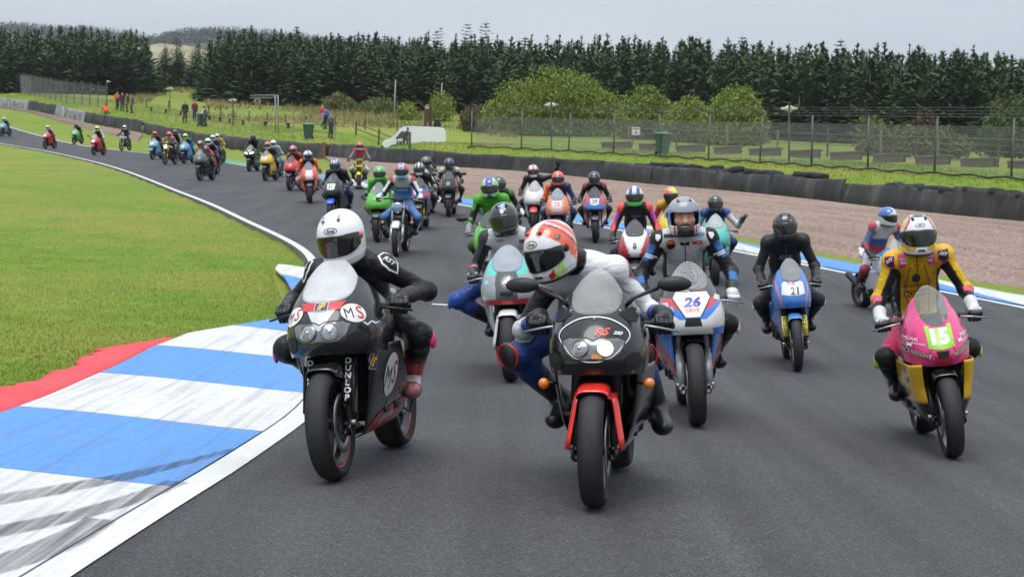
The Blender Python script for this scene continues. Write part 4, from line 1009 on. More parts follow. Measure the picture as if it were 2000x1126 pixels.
            for j in range(4):
                o = side * (-.034 + .0235 * j); sp = d + side * (-.22 + .15 * j); sp /= np.linalg.norm(sp); ln = (.070, .082, .078, .062)[j]; k1 = pc + o; k2 = k1 + sp * ln * .55 + nrm * .006; k3 = k2 + sp * ln * .5 + nrm * .016; gp += [cap(k1, k2, .0125, .0115, 'finger', .004), cap(k2, k3, .0115, .0095, 'finger', .004)]
            gp += [cap(wr + d * .03 - side * .02, wr + d * .07 - side * .062, .018, .0145, 'thumb', .008), cap(wr + d * .07 - side * .062, wr + d * .105 - side * .075, .0145, .011, 'thumb', .005)]
        v, ff = sdf_mesh(gp, hG); ii, t2 = near_prim(gp, v); mobj('glove' if gloves is not False else 'hand', (v, ff), GLOVE if gloves is not False else SKIN, root, col=limb_colour(gp, v, gs, ii, t2))
    MH = Matrix.Translation(Vector(hd)) @ Euler((R(J['head'][5]), R(J['head'][3]), R(J['head'][4]))).to_matrix().to_4x4()
    if helmet is not None:
        hs = build_helmet(root, MH, helmet, lod)
        if helmet.get('open'): build_face(root, MH)
    return body
def build_face(root, MH):
    S = (.56, .30, .225); pr = [ell((.0, 0, .0), (.115, .080, .115), 'skin', .03), ell((.072, 0, -.06), (.055, .060, .055), 'skin', .03), cap((.120, 0, .012), (.136, 0, -.034), .0115, .017, 'skin', .014)]
    for s in (-1, 1): pr += [ell((.090, s * .046, -.026), (.030, .029, .026), 'cheek', .03), cap((.112, s * .014, .028), (.100, s * .050, .026), .010, .009, 'skin', .014), ell((.131, s * .013, -.036), (.009, .010, .008), 'skin', .008), cap((.106, s * .016, .0), (.100, s * .046, -.002), .0095, .008, 'lid', .010)]
    v, f = sdf_mesh(pr, .004); ii, tt = near_prim(pr, v); C = np.tile(np.array(S), (len(v), 1)); cols = {'skin': S, 'cheek': (.60, .26, .20), 'lid': (.47, .23, .17)}
    for i, p in enumerate(pr): C[ii == i] = cols[p['tag']]
    fo = mobj('face', (v, f), SKIN, root, col=C); fo.matrix_local = MH
    for s in (-1, 1):
        e = mobj('eye', sphere((.1105, s * .031, .0012), (.0075, .0125, .0046), 14, 8), cmat((.62, .58, .55), 'eye', .2), fo); mobj('iris', sphere((.1165, s * .031, .0010), (.0022, .0050, .0042), 12, 8), cmat((.045, .04, .04), 'iris', .15), e)
        mobj('eyebrow', tube([(.1195, s * .014, .022), (.1165, s * .034, .0265), (.103, s * .054, .020)], [.0035, .0042, .002], 6), cmat((.10, .055, .03), 'brow', .8, 0), fo)
    mobj('mouth_guard', join([rbox((.118, 0, -.082), (.05, .105, .055), .018)]), cmat((.020, .010, .012), 'guard', .7, 0), fo)
# ================================================================== MOTORCYCLES (x ahead, y to the bike's left, z up; front axle over the origin)
def m_tyre():
    t = NT('race_tyre'); co = t.co(); sx = t.n('ShaderNodeSeparateXYZ'); t.l(co, sx.inputs[0]); ab = t.n('ShaderNodeMath', operation='ABSOLUTE'); t.l(sx.outputs[1], ab.inputs[0]); f = t.noise(co, 28, 5, .65)
    ad = t.n('ShaderNodeMath', operation='MULTIPLY_ADD'); t.l(f, ad.inputs[0]); ad.inputs[1].default_value = .02; t.l(ab.outputs[0], ad.inputs[2])
    c = t.mix(1.0, t.ramp(ad.outputs[0], [(.035, (.029, .029, .030)), (.052, (.021, .021, .022)), (.062, (.013, .013, .014))]), t.ramp(f, [(.3, .75), (.7, 1.15)]), 'MULTIPLY')
    t.set(Base_Color=c, Roughness=.68, Specular_IOR_Level=.35); t.bump(f, .4, .0015); return t.m
TYR = m_tyre(); ALU = pm('alloy', (.42, .43, .44), .38, .8); DARK = pm('dark_metal', (.022, .022, .024), .42, .5); GOLD = pm('gold_anodised', (.50, .30, .07), .35, .9); STEELB = pm('brake_steel', (.30, .30, .31), .35, .9); ENG = pm('engine_cases', (.030, .030, .032), .5, .4, var=.4, scale=14); BLACKP = pm('black_plastic', (.014, .014, .015), .5); SEATM = pm('seat_vinyl', (.016, .016, .017), .7); CHROME = pm('chrome', (.60, .60, .61), .14, 1.0)
INNER = pm('inner_black', (.008, .008, .009), .8)
def m_screen(key, tint, op):
    if key in _M: return _M[key]
    t = NT(key); t.set(Base_Color=tint, Roughness=.12, Specular_IOR_Level=.5)
    tr = t.n('ShaderNodeBsdfTransparent'); m = t.n('ShaderNodeMixShader'); lw = t.n('ShaderNodeLayerWeight'); lw.inputs[0].default_value = .35
    f = t.noise(t.co(), 7, 3); r = t.ramp(f, [(.3, op * .85), (.7, op * 1.12)]); mm = t.n('ShaderNodeMath', operation='MAXIMUM'); t.l(r, mm.inputs[0])
    ml = t.n('ShaderNodeMath', operation='MULTIPLY'); ml.inputs[1].default_value = .40; t.l(lw.outputs['Facing'], ml.inputs[0]); t.l(ml.outputs[0], mm.inputs[1])
    t.l(mm.outputs[0], m.inputs[0]); t.l(tr.outputs[0], m.inputs[1]); t.l(t.p.outputs[0], m.inputs[2]); t.l(m.outputs[0], t.out.inputs[0]); _M[key] = t.m; return t.m
def m_lamp(key, col, e):
    if key in _M: return _M[key]
    t = NT(key); t.set(Base_Color=(.8, .8, .8), Emission_Color=col, Emission_Strength=e, Roughness=.1); _M[key] = t.m; return t.m
LENS = None
def wheel_meshes(rad, wid, n, rimc, lod):
    key = ('wheel', rad, wid, n, rimc)
    if key in _TX: return _TX[key]
    rr = rad - .078; h = wid / 2; prof = [(rr + .004, -h * .62), (rr + .03, -h * .93), (rad - .035, -h * 1.0), (rad - .016, -h * .80), (rad - .005, -h * .45), (rad, 0), (rad - .005, h * .45), (rad - .016, h * .80), (rad - .035, h * 1.0), (rr + .03, h * .93), (rr + .004, h * .62)]
    ty = mesh_data('tyre', *lathe(prof, n), mats=[TYR])
    rim = [lathe([(rr + .010, -h * .66), (rr + .006, -h * .55), (rr - .016, -h * .3), (rr - .016, h * .3), (rr + .006, h * .55), (rr + .010, h * .66), (rr - .004, h * .66), (rr - .030, h * .28), (rr - .030, -h * .28), (rr - .004, -h * .66)], n), lathe([(.012, -.05), (.040, -.05), (.040, .05), (.012, .05)], 14)]
    for k in range(5 if lod < 2 else 3):
        a = k * 2 * math.pi / (5 if lod < 2 else 3); rim.append(xf(rbox(((rr) / 2, 0, 0), (rr - .05, .030, .034), .008), Matrix.Rotation(a, 4, 'Y')))
    me = mesh_data('wheel', *join(rim), smooth=False, mats=[cmat(rimc, 'rim', .35, .3, .3)])
    _TX[key] = (ty, me); return _TX[key]
def shared(key, fn):
    if key not in _TX: _TX[key] = fn()
    return _TX[key]
def inst(name, me, parent, mat=None, loc=None):
    o = bpy.data.objects.new(name, me); link(o, parent)
    if loc is not None: o.location = loc
    if mat is not None: o.material_slots[0].link = 'OBJECT'; o.material_slots[0].material = mat
    return o
ROWS = np.array([  # z, nose x, half width, x of full width, rear x
    (1.18, -.395, .060, -.44, -.46), (1.14, -.33, .112, -.42, -.46), (1.08, -.245, .145, -.40, -.47), (1.02, -.165, .165, -.38, -.50), (.97, -.095, .190, -.34, -.52), (.92, -.03, .212, -.32, -.55), (.86, .030, .234, -.31, -.57), (.80, .070, .246, -.31, -.58), (.74, .090, .248, -.31, -.58), (.69, .085, .243, -.31, -.58), (.655, .055, .235, -.31, -.58)])
def make_rows(sp):
    r = ROWS.copy(); r[:, 2] *= sp.get('wide', 1.0); lo = sp.get('lip', .655); r[:, 0] = np.where(r[:, 0] < .92, lo + (r[:, 0] - .655) * (.92 - lo) / (.92 - .655), r[:, 0])
    r[:, 1] += sp.get('nose', 0.0) * np.clip((1.0 - r[:, 0]) / .25, 0, 1); s = sp.get('tall', 1.0); r[:, 0] = np.where(r[:, 0] > .92, .92 + (r[:, 0] - .92) * s, r[:, 0]); return r
def fairing(root, sp, lod):
    r = make_rows(sp); nu, nv, ns = [(101, 54, 14), (33, 18, 6), (17, 9, 4)][lod]; e1, e2 = sp.get('e1', .94), sp.get('e2', .85)
    zz = r[::-1, 0]; fx = lambda z: np.interp(z, zz, r[::-1, 1]); fw = lambda z: np.interp(z, zz, r[::-1, 2]); fs = lambda z: np.interp(z, zz, r[::-1, 3]); fr = lambda z: np.interp(z, zz, r[::-1, 4])
    # smooth the tables
    zs_ = np.linspace(zz[0], zz[-1], 80)
    def sm(f):
        y = f(zs_); k = np.ones(9) / 9; y2 = np.convolve(np.pad(y, 4, 'reflect', reflect_type='odd'), k, 'valid'); return lambda z: np.interp(z, zs_, y2)
    fx, fw, fs, fr = sm(fx), sm(fw), sm(fs), sm(fr)
    zlow = zz[0]; zbase = sp.get('screen_base', .945); ztop = sp.get('screen_top', zz[-1]); ctop = sp.get('cowl_top', 1.045); us = sp.get('screen_u', .62)
    def pt(u, z):
        a = np.minimum(abs(u), 1) * math.pi / 2; w_ = fw(z); c = np.cos(a)
        x = fs(z) + (fx(z) - fs(z)) * np.clip(c, 0, 1) ** e2; y = np.sign(u) * w_ * np.sin(a) ** e1
        ex = np.clip(abs(u) - 1, 0, None) / .4; x = x + (fr(z) - fs(z)) * ex; y = y * (1 - .05 * ex * ex); 
        
        return np.stack([x, y, z + 0 * x], -1)
    def zsc(u):
        t = np.clip(abs(u) / us, 0, 1); t = t ** sp.get('screen_v', 3.4); return zbase + (ctop - zbase) * t
    u = np.r_[-np.linspace(1.4, 1.0, ns)[:-1], np.linspace(-1, 1, nu), np.linspace(1.0, 1.4, ns)[1:]]
    cz = lambda uu: np.where(abs(uu) > us, ctop - (ctop - .90) * np.clip((abs(uu) - us) / (1.4 - us), 0, 1) ** 1.3, zsc(uu))
    P = np.zeros((nv, len(u), 3)); low = lambda uu: zlow + sp.get('lip_curve', .02) * np.clip(abs(uu), 0, 1) ** 2 * -1
    for i in range(nv): 
        t = i / (nv - 1); z = low(u) + (cz(u) - low(u)) * t; P[i] = pt(u, z)
    v, f = orient(*grid(P), (-.45, 0, .80)); col = colour(sp, v)
    cw = mobj('upper_fairing', (v, f), FAIR, root, col=col, solid=.004)
    bv = BVHTree.FromPolygons([tuple(x) for x in v], f)
    # windscreen
    n2 = [25, 15, 9][lod]; u2 = np.linspace(-us, us, n2 * 2 + 1); m2 = [14, 8, 4][lod]; Q = np.zeros((m2, len(u2), 3)); zt = lambda uu: ztop - (ztop - ctop) * (abs(uu) / us) ** 2.6
    for i in range(m2):
        t = i / (m2 - 1); z = zsc(u2) + (zt(u2) - zsc(u2)) * t; Q[i] = pt(u2, z); Q[i][:, 0] += .004 + .012 * math.sin(t * math.pi)
    v2, f2 = orient(*grid(Q), (-.6, 0, .85)); scr = mobj('windscreen', (v2, f2), sp.get('screen', SCREEN), root, solid=.003)
    bv2 = BVHTree.FromPolygons([tuple(x) for x in v2], f2)
    # inner panel closing the nose from below
    k = int(nu * .9); ring = [tuple(p + A3(-.02, 0, .012)) for p in pt(np.linspace(-1.0, 1.0, 21), low(np.linspace(-1, 1, 21)) + .004)]
    Vp = ring + [(-.30, 0, .80)]; mobj('inner_panel', (np.array(Vp), [(i, i + 1, 21) for i in range(20)]), INNER, root)
    # side panels, down to the belly
    sz = np.array([zlow + .02, zlow - .06, .50, .40, .31, .235, .185, .165]); w0 = fw(zlow + .02); wid = np.array([.99, .975, .93, .85, .70, .50, .28, .04]) * w0; xfr = np.array([-.12, -.155, -.185, -.195, -.235, -.32, -.40, -.44]) + sp.get('open', 0.0); xre = np.array([-.58, -.64, -.74, -.84, -.90, -.93, -.92, -.90])
    sbv = {}
    for s in (-1, 1):
        nr, ncl = [(22, 26), (12, 12), (7, 7)][lod]; zr = np.linspace(sz[0], sz[-1], nr); g = np.linspace(0, 1, ncl); P = np.zeros((nr, ncl, 3))
        for i, z in enumerate(zr):
            it = lambda a: np.interp(z, sz[::-1], a[::-1]); xa, xb, ww = it(xfr), it(xre), it(wid); x = xa + (xb - xa) * g; wg = sp.get('wedge', .66); y = ww * (wg + (1.10 - wg) * g ** .85) * (1 - sp.get('side_lip', .06) * np.clip(1 - g / .14, 0, 1) ** 2); P[i, :, 0] = x; P[i, :, 1] = s * y; P[i, :, 2] = z
        v, f = orient(*grid(P), (-.5, 0, .45))
        o = mobj('side_fairing', (v, f), FAIR, root, col=colour(sp, v, True), solid=.004); sbv[s] = (o, BVHTree.FromPolygons([tuple(x) for x in v], f))
    return cw, bv, scr, bv2, sbv
FAIR = cm('fairing_paint', .24, .60, .06, 5, spec=.30); FAIR_M = None
SCREEN = None
def colour(sp, v, side=False):
    C = np.tile(np.array(sp.get('lower', sp['paint']) if side else sp['paint'], float), (len(v), 1))
    for cond, c in sp.get('side_rules' if side else 'rules', []):
        C[cond(v[:, 0], v[:, 1], v[:, 2])] = c
    return C
SCREEN = m_screen('clear_screen', (.55, .56, .57), .22)
def motorcycle(M, sp, label, lod):
    root = empty('motorcycle', M); tag(root, label, 'motorcycle', 'motorcycles riding down the track')
    st = sp.get('style', 'sport'); naked = st in ('naked', 'mini'); n = [48, 28, 16][lod]; rimc = sp.get('rim', (.02, .02, .022)); out = {'root': root}
    fr, fwid, rwid = sp.get('rad', .297), sp.get('fw', .122), sp.get('rw', .165)
    if st == 'classic' or naked: fr = sp.get('rad', .305); fwid = sp.get('fw', .10); rwid = sp.get('rw', .12)
    WB = sp.get('wb', 1.37)
    for nm, x, wd in (('front_wheel', 0, fwid), ('rear_wheel', -WB, rwid)):
        ty, rm = wheel_meshes(fr, wd, n, rimc, lod); w_ = inst(nm, rm, root, loc=(x, 0, fr)); inst('tyre', ty, w_)
        if lod < 2:
            dm = shared(('disc', x == 0, n), lambda: mesh_data('brake_disc', *lathe([(.105, -.0025), (.155, -.0025), (.155, .0025), (.105, .0025)], n), mats=[STEELB]))
            for s in ((-1, 1) if x == 0 else (1,)):
                d = inst('brake_disc', dm, w_, loc=(0, s * .062, 0)); 
                if x: d.scale = (.7, 1, .7)
        if lod == 0 and sp.get('rim_line'):
            for s in (-1, 1): mobj('rim_tape', lathe([(fr - .076, s * (wd * .315 + .002)), (fr - .068, s * (wd * .315 + .005)), (fr - .066, s * (wd * .315 + .001))], 48), cmat(sp['rim_line'], 'tape', .4), w_)
    # front fork
    fk = sp.get('fork', DARK); up = A3(-.285, 0, .90 if not naked else .94)
    for s in (-1, 1):
        a = A3(.0, s * .098, fr - .03); b = A3(up[0], s * .098, up[2]); m1 = a + (b - a) * .42
        usd = sp.get('usd', True); r1, r2 = (.021, .027) if usd else (.030, .0195)
        lo = mobj('fork_leg', join([tube([a, m1], [r1 + .003, r1], 12), tube([m1, b], r2, 12), rbox(tuple(a + A3(.01, s * -.008, 0)), (.07, .05, .075), .014)]), fk, root)
        if lod < 2:
            mobj('brake_caliper', xf(rbox((0, 0, 0), (.075, .045, .12), .014), T(-.165, s * .082, fr + .05, 0, -20, 0)), sp.get('caliper', DARK), root)
            mobj('axle_bolt', xf(lathe([(0, -.012), (.016, -.012), (.013, .012), (0, .012)], 10, False), T(.0, s * .122, fr)), ALU, root)
    # mudguard
    mg = sp.get('fender', (.015, .015, .016)); a0, a1 = sp.get('fender_arc', (38, 150)); na = [22, 12, 8][lod]; P = np.zeros((na, 9, 3)); hw = fwid * .5 + .020
    for i in range(na):
        th = R(a0 + (a1 - a0) * i / (na - 1))
        for j in range(9):
            q = (j / 8 - .5) * 2; rr = fr + .022 - .045 * abs(q) ** 2.6; wv = hw * math.sin(abs(q) * math.pi / 2) ** .8 * np.sign(q); rr -= (.055 * (abs(q) > .9)) * math.sin(math.pi * i / (na - 1)); P[i, j] = (rr * math.cos(th), wv, fr + rr * math.sin(th))
    v, f = orient(*grid(P), (0, 0, fr)); fo = mobj('front_mudguard', (v, f), cmat(mg, 'mudguard'), root, solid=.004); out['fender'] = (fo, BVHTree.FromPolygons([tuple(x) for x in v], f))
    if sp.get('fork_guard'):
        for s in (-1, 1):
            G0 = [(.075, .060, .265), (.088, .050, .20), (.100, .040, .12), (.112, .030, .05), (.120, .018, -.01)]; Pg = np.zeros((5, 7, 3))
            for gi, (gy, gw, gzz) in enumerate(G0):
                for gj in range(7):
                    an_ = (gj / 6 - .5) * math.pi * .95; Pg[gi, gj] = (-.035 - .33 * (gzz - .1) + gw * 1.1 * math.sin(an_), s * (gy + .030 * math.cos(an_)), fr + gzz)
            vg, fg = orient(*grid(Pg), (-.05, 0, fr + .1)); mobj('fork_guard', (vg, fg), cmat(mg, 'mudguard'), fo, solid=.004)
    # engine, frame, radiator
    def eng():
        p = [rbox((-.66, 0, .40), (.42, .30, .30), .05), rbox((-.52, 0, .58), (.22, .26, .26), .04), xf(lathe([(0, -.19), (.10, -.19), (.12, -.16), (.12, .16), (.10, .19), (0, .19)], 18, False), T(-.72, 0, .40)), xf(lathe([(0, -.17), (.075, -.17), (.075, .17), (0, .17)], 16, False), T(-.55, 0, .36))]
        return mesh_data('engine', *join(p), smooth=False, mats=[ENG])
    inst('engine', shared(('engine', naked), eng), root)
    if not naked or lod == 0: inst('radiator', shared('radiator', lambda: mesh_data('radiator', *rbox((-.345, 0, .52), (.05, .25, .26), .01), smooth=False, mats=[INNER])), root)
    inst('frame', shared('frame', lambda: mesh_data('frame', *join([tube([(-.30, s * .05, .88), (-.50, s * .155, .76), (-.88, s * .14, .52), (-.92, s * .11, .40)], [.028, .034, .034, .03], 8) for s in (-1, 1)] + [tube([(-.88, s * .10, .62), (-1.15, s * .09, .78), (-1.45, s * .06, .84)], .014, 6) for s in (-1, 1)]), mats=[sp.get('frame', DARK)])), root, sp.get('frame', DARK))
    inst('swingarm', shared(('swing', WB, fr), lambda: mesh_data('swingarm', *join([tube([(-.90, s * .08, .41), (-1.15, s * .105, .36), (-WB - .03, s * .105, fr)], [.04, .032, .022], 8) for s in (-1, 1)]), mats=[ALU])), root, sp.get('swing', ALU))
    # tank, seat and tail
    def tank():
        pr = [ell((-.66, 0, .80), (.20, .145, .12), 't', .04), ell((-.80, 0, .76), (.14, .105, .09), 't', .06), ell((-.55, 0, .80), (.13, .13, .09), 't', .05)]; V_, F_ = sdf_mesh(pr, .022); return mesh_data('fuel_tank', V_, F_, mats=[BLACKP])
    def tail():
        pr = [cap((-1.00, 0, .745), (-1.32, 0, .86), .060, .075, 't', .05, (0, 1, 0), 1.7), cap((-1.32, 0, .86), (-1.58, 0, .93), .070, .022, 't', .05, (0, 1, 0), 1.5)]; V_, F_ = sdf_mesh(pr, .022); return mesh_data('tail', V_, F_, mats=[BLACKP])
    tk = inst('fuel_tank', shared('tank', tank), root, cmat(sp.get('tank', sp['paint']), 'paint')); tl = inst('tail', shared('tail', tail), root, cmat(sp.get('tail', sp['paint']), 'paint'))
    inst('seat', shared('seat', lambda: mesh_data('seat', *rbox((-1.04, 0, .755), (.40, .26, .075), .03), mats=[SEATM])), root)
    # bars, levers, pegs
    by, bz, bxx = (.37, 1.00, -.40) if naked else (.315, .875, -.42); by = sp.get('bar_y', by); bz = sp.get('bar_z', bz); out['bar'] = (bxx, by, bz)
    for s in (-1, 1):
        mobj('handlebar', tube([(-.33, s * .10, bz + .0), (-.34, s * .17, bz + .02), (bxx + .045, s * (by - .08), bz + .004), (bxx - .035, s * (by + .055), bz - .012)], [.015, .014, .0165, .0165], 8), BLACKP, root)
        if lod < 2: mobj('lever', tube([(bxx + .09, s * (by - .11), bz + .0), (bxx + .085, s * (by - .02), bz - .012), (bxx + .05, s * (by + .085), bz - .035)], [.010, .007, .007], 6), sp.get('lever', ALU), root)
        mobj('footpeg', tube([(-1.0, s * .13, .365), (-1.0, s * .27, .365)], .014, 6), ALU, root)
    # exhaust
    ex = sp.get('exhaust', [(-1, (.25, .25, .26))])
    for s, c in ex:
        mobj('exhaust', join([tube([(-.55, s * .12, .24), (-.85, s * .15, .27), (-1.05, s * .20, .36)], .026, 8), tube([(-1.05, s * .20, .36), (-1.10, s * .205, .38), (-1.46, s * .22, .52), (-1.50, s * .22, .535)], [.030, .052, .056, .04], 12)]), cmat(c, 'exhaust', .35, .1, .6), root)
    if lod < 2: mobj('chain', tube([(-.85, .10, .41), (-1.36, .10, fr + .09), (-WB - .09, .10, fr), (-1.36, .10, fr - .09), (-.85, .10, .34)], .010, 4), DARK, root)
    if not naked:
        cw, bv, scr, bv2, sbv = fairing(root, sp, lod); out.update(cowl=cw, bv=bv, screen=scr, bv2=bv2, side=sbv)
        if lod < 2 and sp.get('dash', True): mobj('instrument_panel', rbox((-.34, 0, .93), (.05, .16, .09), .015), BLACKP, root)
    else:
        nm = 'headlight'
        if st == 'naked':
            ch = [xf(lathe([(0, 0), (.088, 0), (.096, -.02), (.09, -.06), (.05, -.12), (0, -.13)], 24, False), T(-.13, 0, .86, 0, 0, -90))]
            hl = mobj('headlight', join(ch), CHROME if not sp.get('lamp_body') else sp['lamp_body'], root); mobj('lens', xf(lathe([(0, .026), (.05, .018), (.082, .0)], 24, False), T(-.128, 0, .86, 0, 0, -90)), sp.get('lamp', LAMP_OFF), hl)
            mobj('bracket', join([tube([(-.24, s * .10, .80), (-.16, s * .10, .86)], .011, 6) for s in (-1, 1)]), DARK, root); mobj('instruments', rbox((-.24, 0, .99), (.06, .20, .07), .025), BLACKP, root)
        else:
            pl = mobj('number_board', xf(rbox((0, 0, 0), (.025, .24, .25), .01), T(-.14, 0, .90, 0, -14, 0)), cmat(sp.get('board', (.75, .5, .03)), 'paint'), root); out['board'] = pl
            for s in (-1, 1): mobj('shroud', xf(rbox((0, 0, 0), (.34, .035, .26), .015), T(-.42, s * .15, .80, 0, 20, s * -12)), cmat(sp['paint'], 'paint'), root)
    if lod == 0:
        for s in (-1, 1): mobj('brake_hose', tube([(-.36, s * .20, bz), (-.22, s * .12, .70), (-.10, s * .125, .52), (-.15, s * .10, fr + .10)], .007, 6), BLACKP, root)
        mobj('cable', tube([(-.36, .22, bz), (-.27, .10, bz + .03), (-.28, -.06, bz - .02)], .006, 6), BLACKP, root)
    if sp.get('mirrors'):
        for s in (-1, 1):
            b0 = A3(-.20, s * .155, .99); e0 = A3(-.26, s * .335, 1.085)
            mobj('mirror', join([tube([b0, b0 + A3(-.01, s * .03, .03), e0 + A3(0, s * -.03, -.018)], [.012, .010, .011], 8), xf(sphere((0, 0, 0), (.030, .088, .040), 18, 10), T(e0[0], e0[1] + s * .05, e0[2] + .0, 0, 0, s * 8))]), BLACKP, root)
    if sp.get('indicators'):
        for s in (-1, 1):
            i_ = mobj('indicator', join([tube([(-.16, s * .20, .60), (-.14, s * .255, .60)], .010, 6), xf(lathe([(0, -.02), (.022, -.02), (.029, 0)], 14, False), T(-.12, s * .262, .60, 0, 0, 90))]), BLACKP, root); mobj('lens', xf(sphere((0, 0, 0), (.026, .028, .028), 14, 8), T(-.112, s * .262, .60)), pm('amber_lens', (.75, .20, .015), .2, coat=.6), i_)
    return out
LAMP_ON = m_lamp('lit_lamp', (1.0, .86, .62), 1.9); LAMP_OFF = pm('lamp_reflector', (.34, .35, .36), .16, .55, coat=1.0, var=.5, scale=60); LAMP_W = m_lamp('lit_white_lamp', (1, 1, .98), 6.0)
LENSD = pm('smoked_lens', (.035, .036, .038), .16, coat=.5, spec=.5)
CLENS = pm('clear_lens', (.17, .175, .18), .14, .3, coat=.8, var=.4, scale=50)
def headlamps(b, kind, lod, z=.79, lit=(False, False), y=.062, r=.047, lens=None):
    """lamps set into the nose"""
    cw, bv = b['cowl'], b['bv']
    if kind == 'twin':
        out_ = [(-.155, .035), (-.12, .052), (-.03, .050), (0, .036), (.03, .050), (.12, .052), (.155, .035), (.135, -.02), (.095, -.052), (.04, -.056), (0, -.048), (-.04, -.056), (-.095, -.052), (-.135, -.02)]
        h = decal(cw, bv, poly2d(*out_), FRONT, (0, z), lens or LENSD, 'headlight', 0, .002)
        if lod < 2 and h: decal(cw, bv, line2d(out_, .006, True), FRONT, (0, z), BLACKP, 'headlight_rim', 0, .004)
        for i, s in ((0, -1), (1, 1)):
            hit = bv.ray_cast(Vector((2, s * y, z)), Vector((-1, 0, 0))); p = hit[0]; nrm = hit[1] if hit[1].x > 0 else -hit[1]
            Mx = Matrix.Translation(p + nrm * .006) @ nrm.to_track_quat('Y', 'Z').to_matrix().to_4x4()
            mobj('lamp', xf(lathe([(0, .012), (r * .5, .010), (r * .85, .005), (r, .002)], 24, False), Mx), LAMP_ON if lit[i] else LAMP_OFF, cw)
            if lod < 2:
                mobj('lamp_rim', xf(lathe([(r * .95, .002), (r * .98, .008), (r * 1.03, .006), (r * 1.05, .001)], 24, False), Mx), STEELB, cw)
                if not lit[i]: mobj('bulb_shield', xf(lathe([(0, .017), (r * .14, .016), (r * .22, .0135), (r * .24, .011)], 16, False), Mx), CHROME, cw)
    elif kind == 'slits':
        for s in (-1, 1): decal(cw, bv, poly2d((s * .05, -.02), (s * .19, .035), (s * .195, .005), (s * .08, -.05)), FRONT, (0, z), LAMP_W if lit[0] else LENSD, 'headlight', 0, .003)
    elif kind == 'single':
        decal(cw, bv, ellipse2d(.085, .06), FRONT, (0, z), LAMP_ON if lit[0] else LAMP_OFF, 'headlight', 0, .004)
    elif kind == 'mouth':
        decal(cw, bv, poly2d((-.05, .022), (.05, .022), (.062, -.035), (-.062, -.035)), FRONT, (0, z), INNER, 'air_intake', 0, .003)
# ================================================================== PLACING BIKES AND RIDERS
def ride_matrix(px_, py_, yaw=6.0, lean=4.0):
    X, Y, Z = pix(px_, py_, 'base'); sl_ = math.atan((float(base_z(Y + .5)) - float(base_z(Y - .9))) / 1.4)
    return Matrix.Translation((X, Y, Z)) @ Matrix.Rotation(R(-90 - yaw), 4, 'Z') @ Matrix.Rotation(sl_, 4, 'Y') @ Matrix.Rotation(R(lean), 4, 'X')
def pose(bar, kind='up', **o):
    bx_, by_, bz_ = bar
    D = {'up': ((-.72, 0, 1.375), (-.64, 0, 1.50)), 'half': ((-.66, 0, 1.23), (-.54, 0, 1.355)), 'tuck': ((-.62, 0, 1.13), (-.46, 0, 1.265)), 'naked': ((-.83, 0, 1.385), (-.77, 0, 1.505))}[kind]
    nk = A3(*o.get('neck', D[0])); hd = A3(*o.get('head', D[1])); rot = o.get('look', (6, 0, 0)); hip = A3(*o.get('hip', (-1.02, 0, .86)))
    la = R(o.get('twist', 0)); lr = R(o.get('tilt', 0)); lat = A3(-math.sin(la), math.cos(la), math.sin(lr)); lat /= np.linalg.norm(lat); hl = A3(0, 1, 0)
    J = dict(hip=hip, neck=nk, head=(*hd, *rot), back=A3(*o.get('back', (-.075, 0, .025))))
    for q in ('sh', 'el', 'wr', 'hp', 'kn', 'an', 'toe', 'grip', 'palm'): J[q] = [None, None]
    for i, s in ((0, -1), (1, 1)):
        sh = nk + lat * s * .178 + A3(-.015, 0, -.055); g = A3(bx_, s * by_, bz_ + .012); wr = g + A3(-.080, s * .010, .032)
        if o.get('wave') and o['wave'][0] == s:
            wr = A3(*o['wave'][1]); J['palm'][i] = A3(*o['wave'][2]); J['grip'][i] = None
        else: J['grip'][i] = g; J['palm'][i] = A3(0, 1, 0)
        J['sh'][i] = sh; J['wr'][i] = wr; J['el'][i] = ik(sh, wr, .300, .275, A3(*o.get('elbow', (-.40, .42, -.80))) * A3(1, s, 1))
        hp = hip + hl * s * .085; an = A3(*o.get('foot', {}).get(s, (-1.05, s * .205, .455))); J['hp'][i] = hp; J['an'][i] = an; J['toe'][i] = A3(*o.get('toe', {}).get(s, tuple(an + A3(.16, s * .03, -.075))))
        J['kn'][i] = ik(hp, an, .43, .42, A3(*o.get('knee', {}).get(s, (1, s * .38, .30))))
    return J
def slider(root, J, i, c):
    k = A3(*J['kn'][i]); s = (-1, 1)[i]; mobj('knee_slider', xf(sphere((0, 0, 0), (.042, .018, .052), 14, 8), T(k[0] - .005, k[1] + s * .070, k[2] - .025, 0, 0, s * -12)), cmat(c, 'slider', .45, .2), root)
def rider(M, b, S, lod, label, kind='up', helmet=None, gloves=None, boots=None, decals=(), sliders=None, mat=None, hump=True, bulk=.94, group='riders on the motorcycles', **o):
    root = empty('person', M); tag(root, label, 'person', group); J = pose(b['bar'], kind, **o)
    body = figure(root, J, S, lod, mat, helmet, gloves, boots, decals, hump, bulk=bulk)
    if sliders and lod < 2:
        for i in (0, 1): slider(root, J, i, sliders)
    return root, J
def sd(txt, pos, size, mat, frame=FRONT, rot=0, shear=0.0, sx=1.0, bold=.02): return lambda o, bv: decal(o, bv, text2d(txt, size, shear, bold, sx), frame, pos, mat, 'lettering', rot, .004)
def sp_(VF, pos, mat, frame=FRONT, rot=0, off=.0028): return lambda o, bv: decal(o, bv, VF, frame, pos, mat, 'graphic', rot, off)
def rect2d(w_, h_): return poly2d((-w_ / 2, -h_ / 2), (w_ / 2, -h_ / 2), (w_ / 2, h_ / 2), (-w_ / 2, h_ / 2))
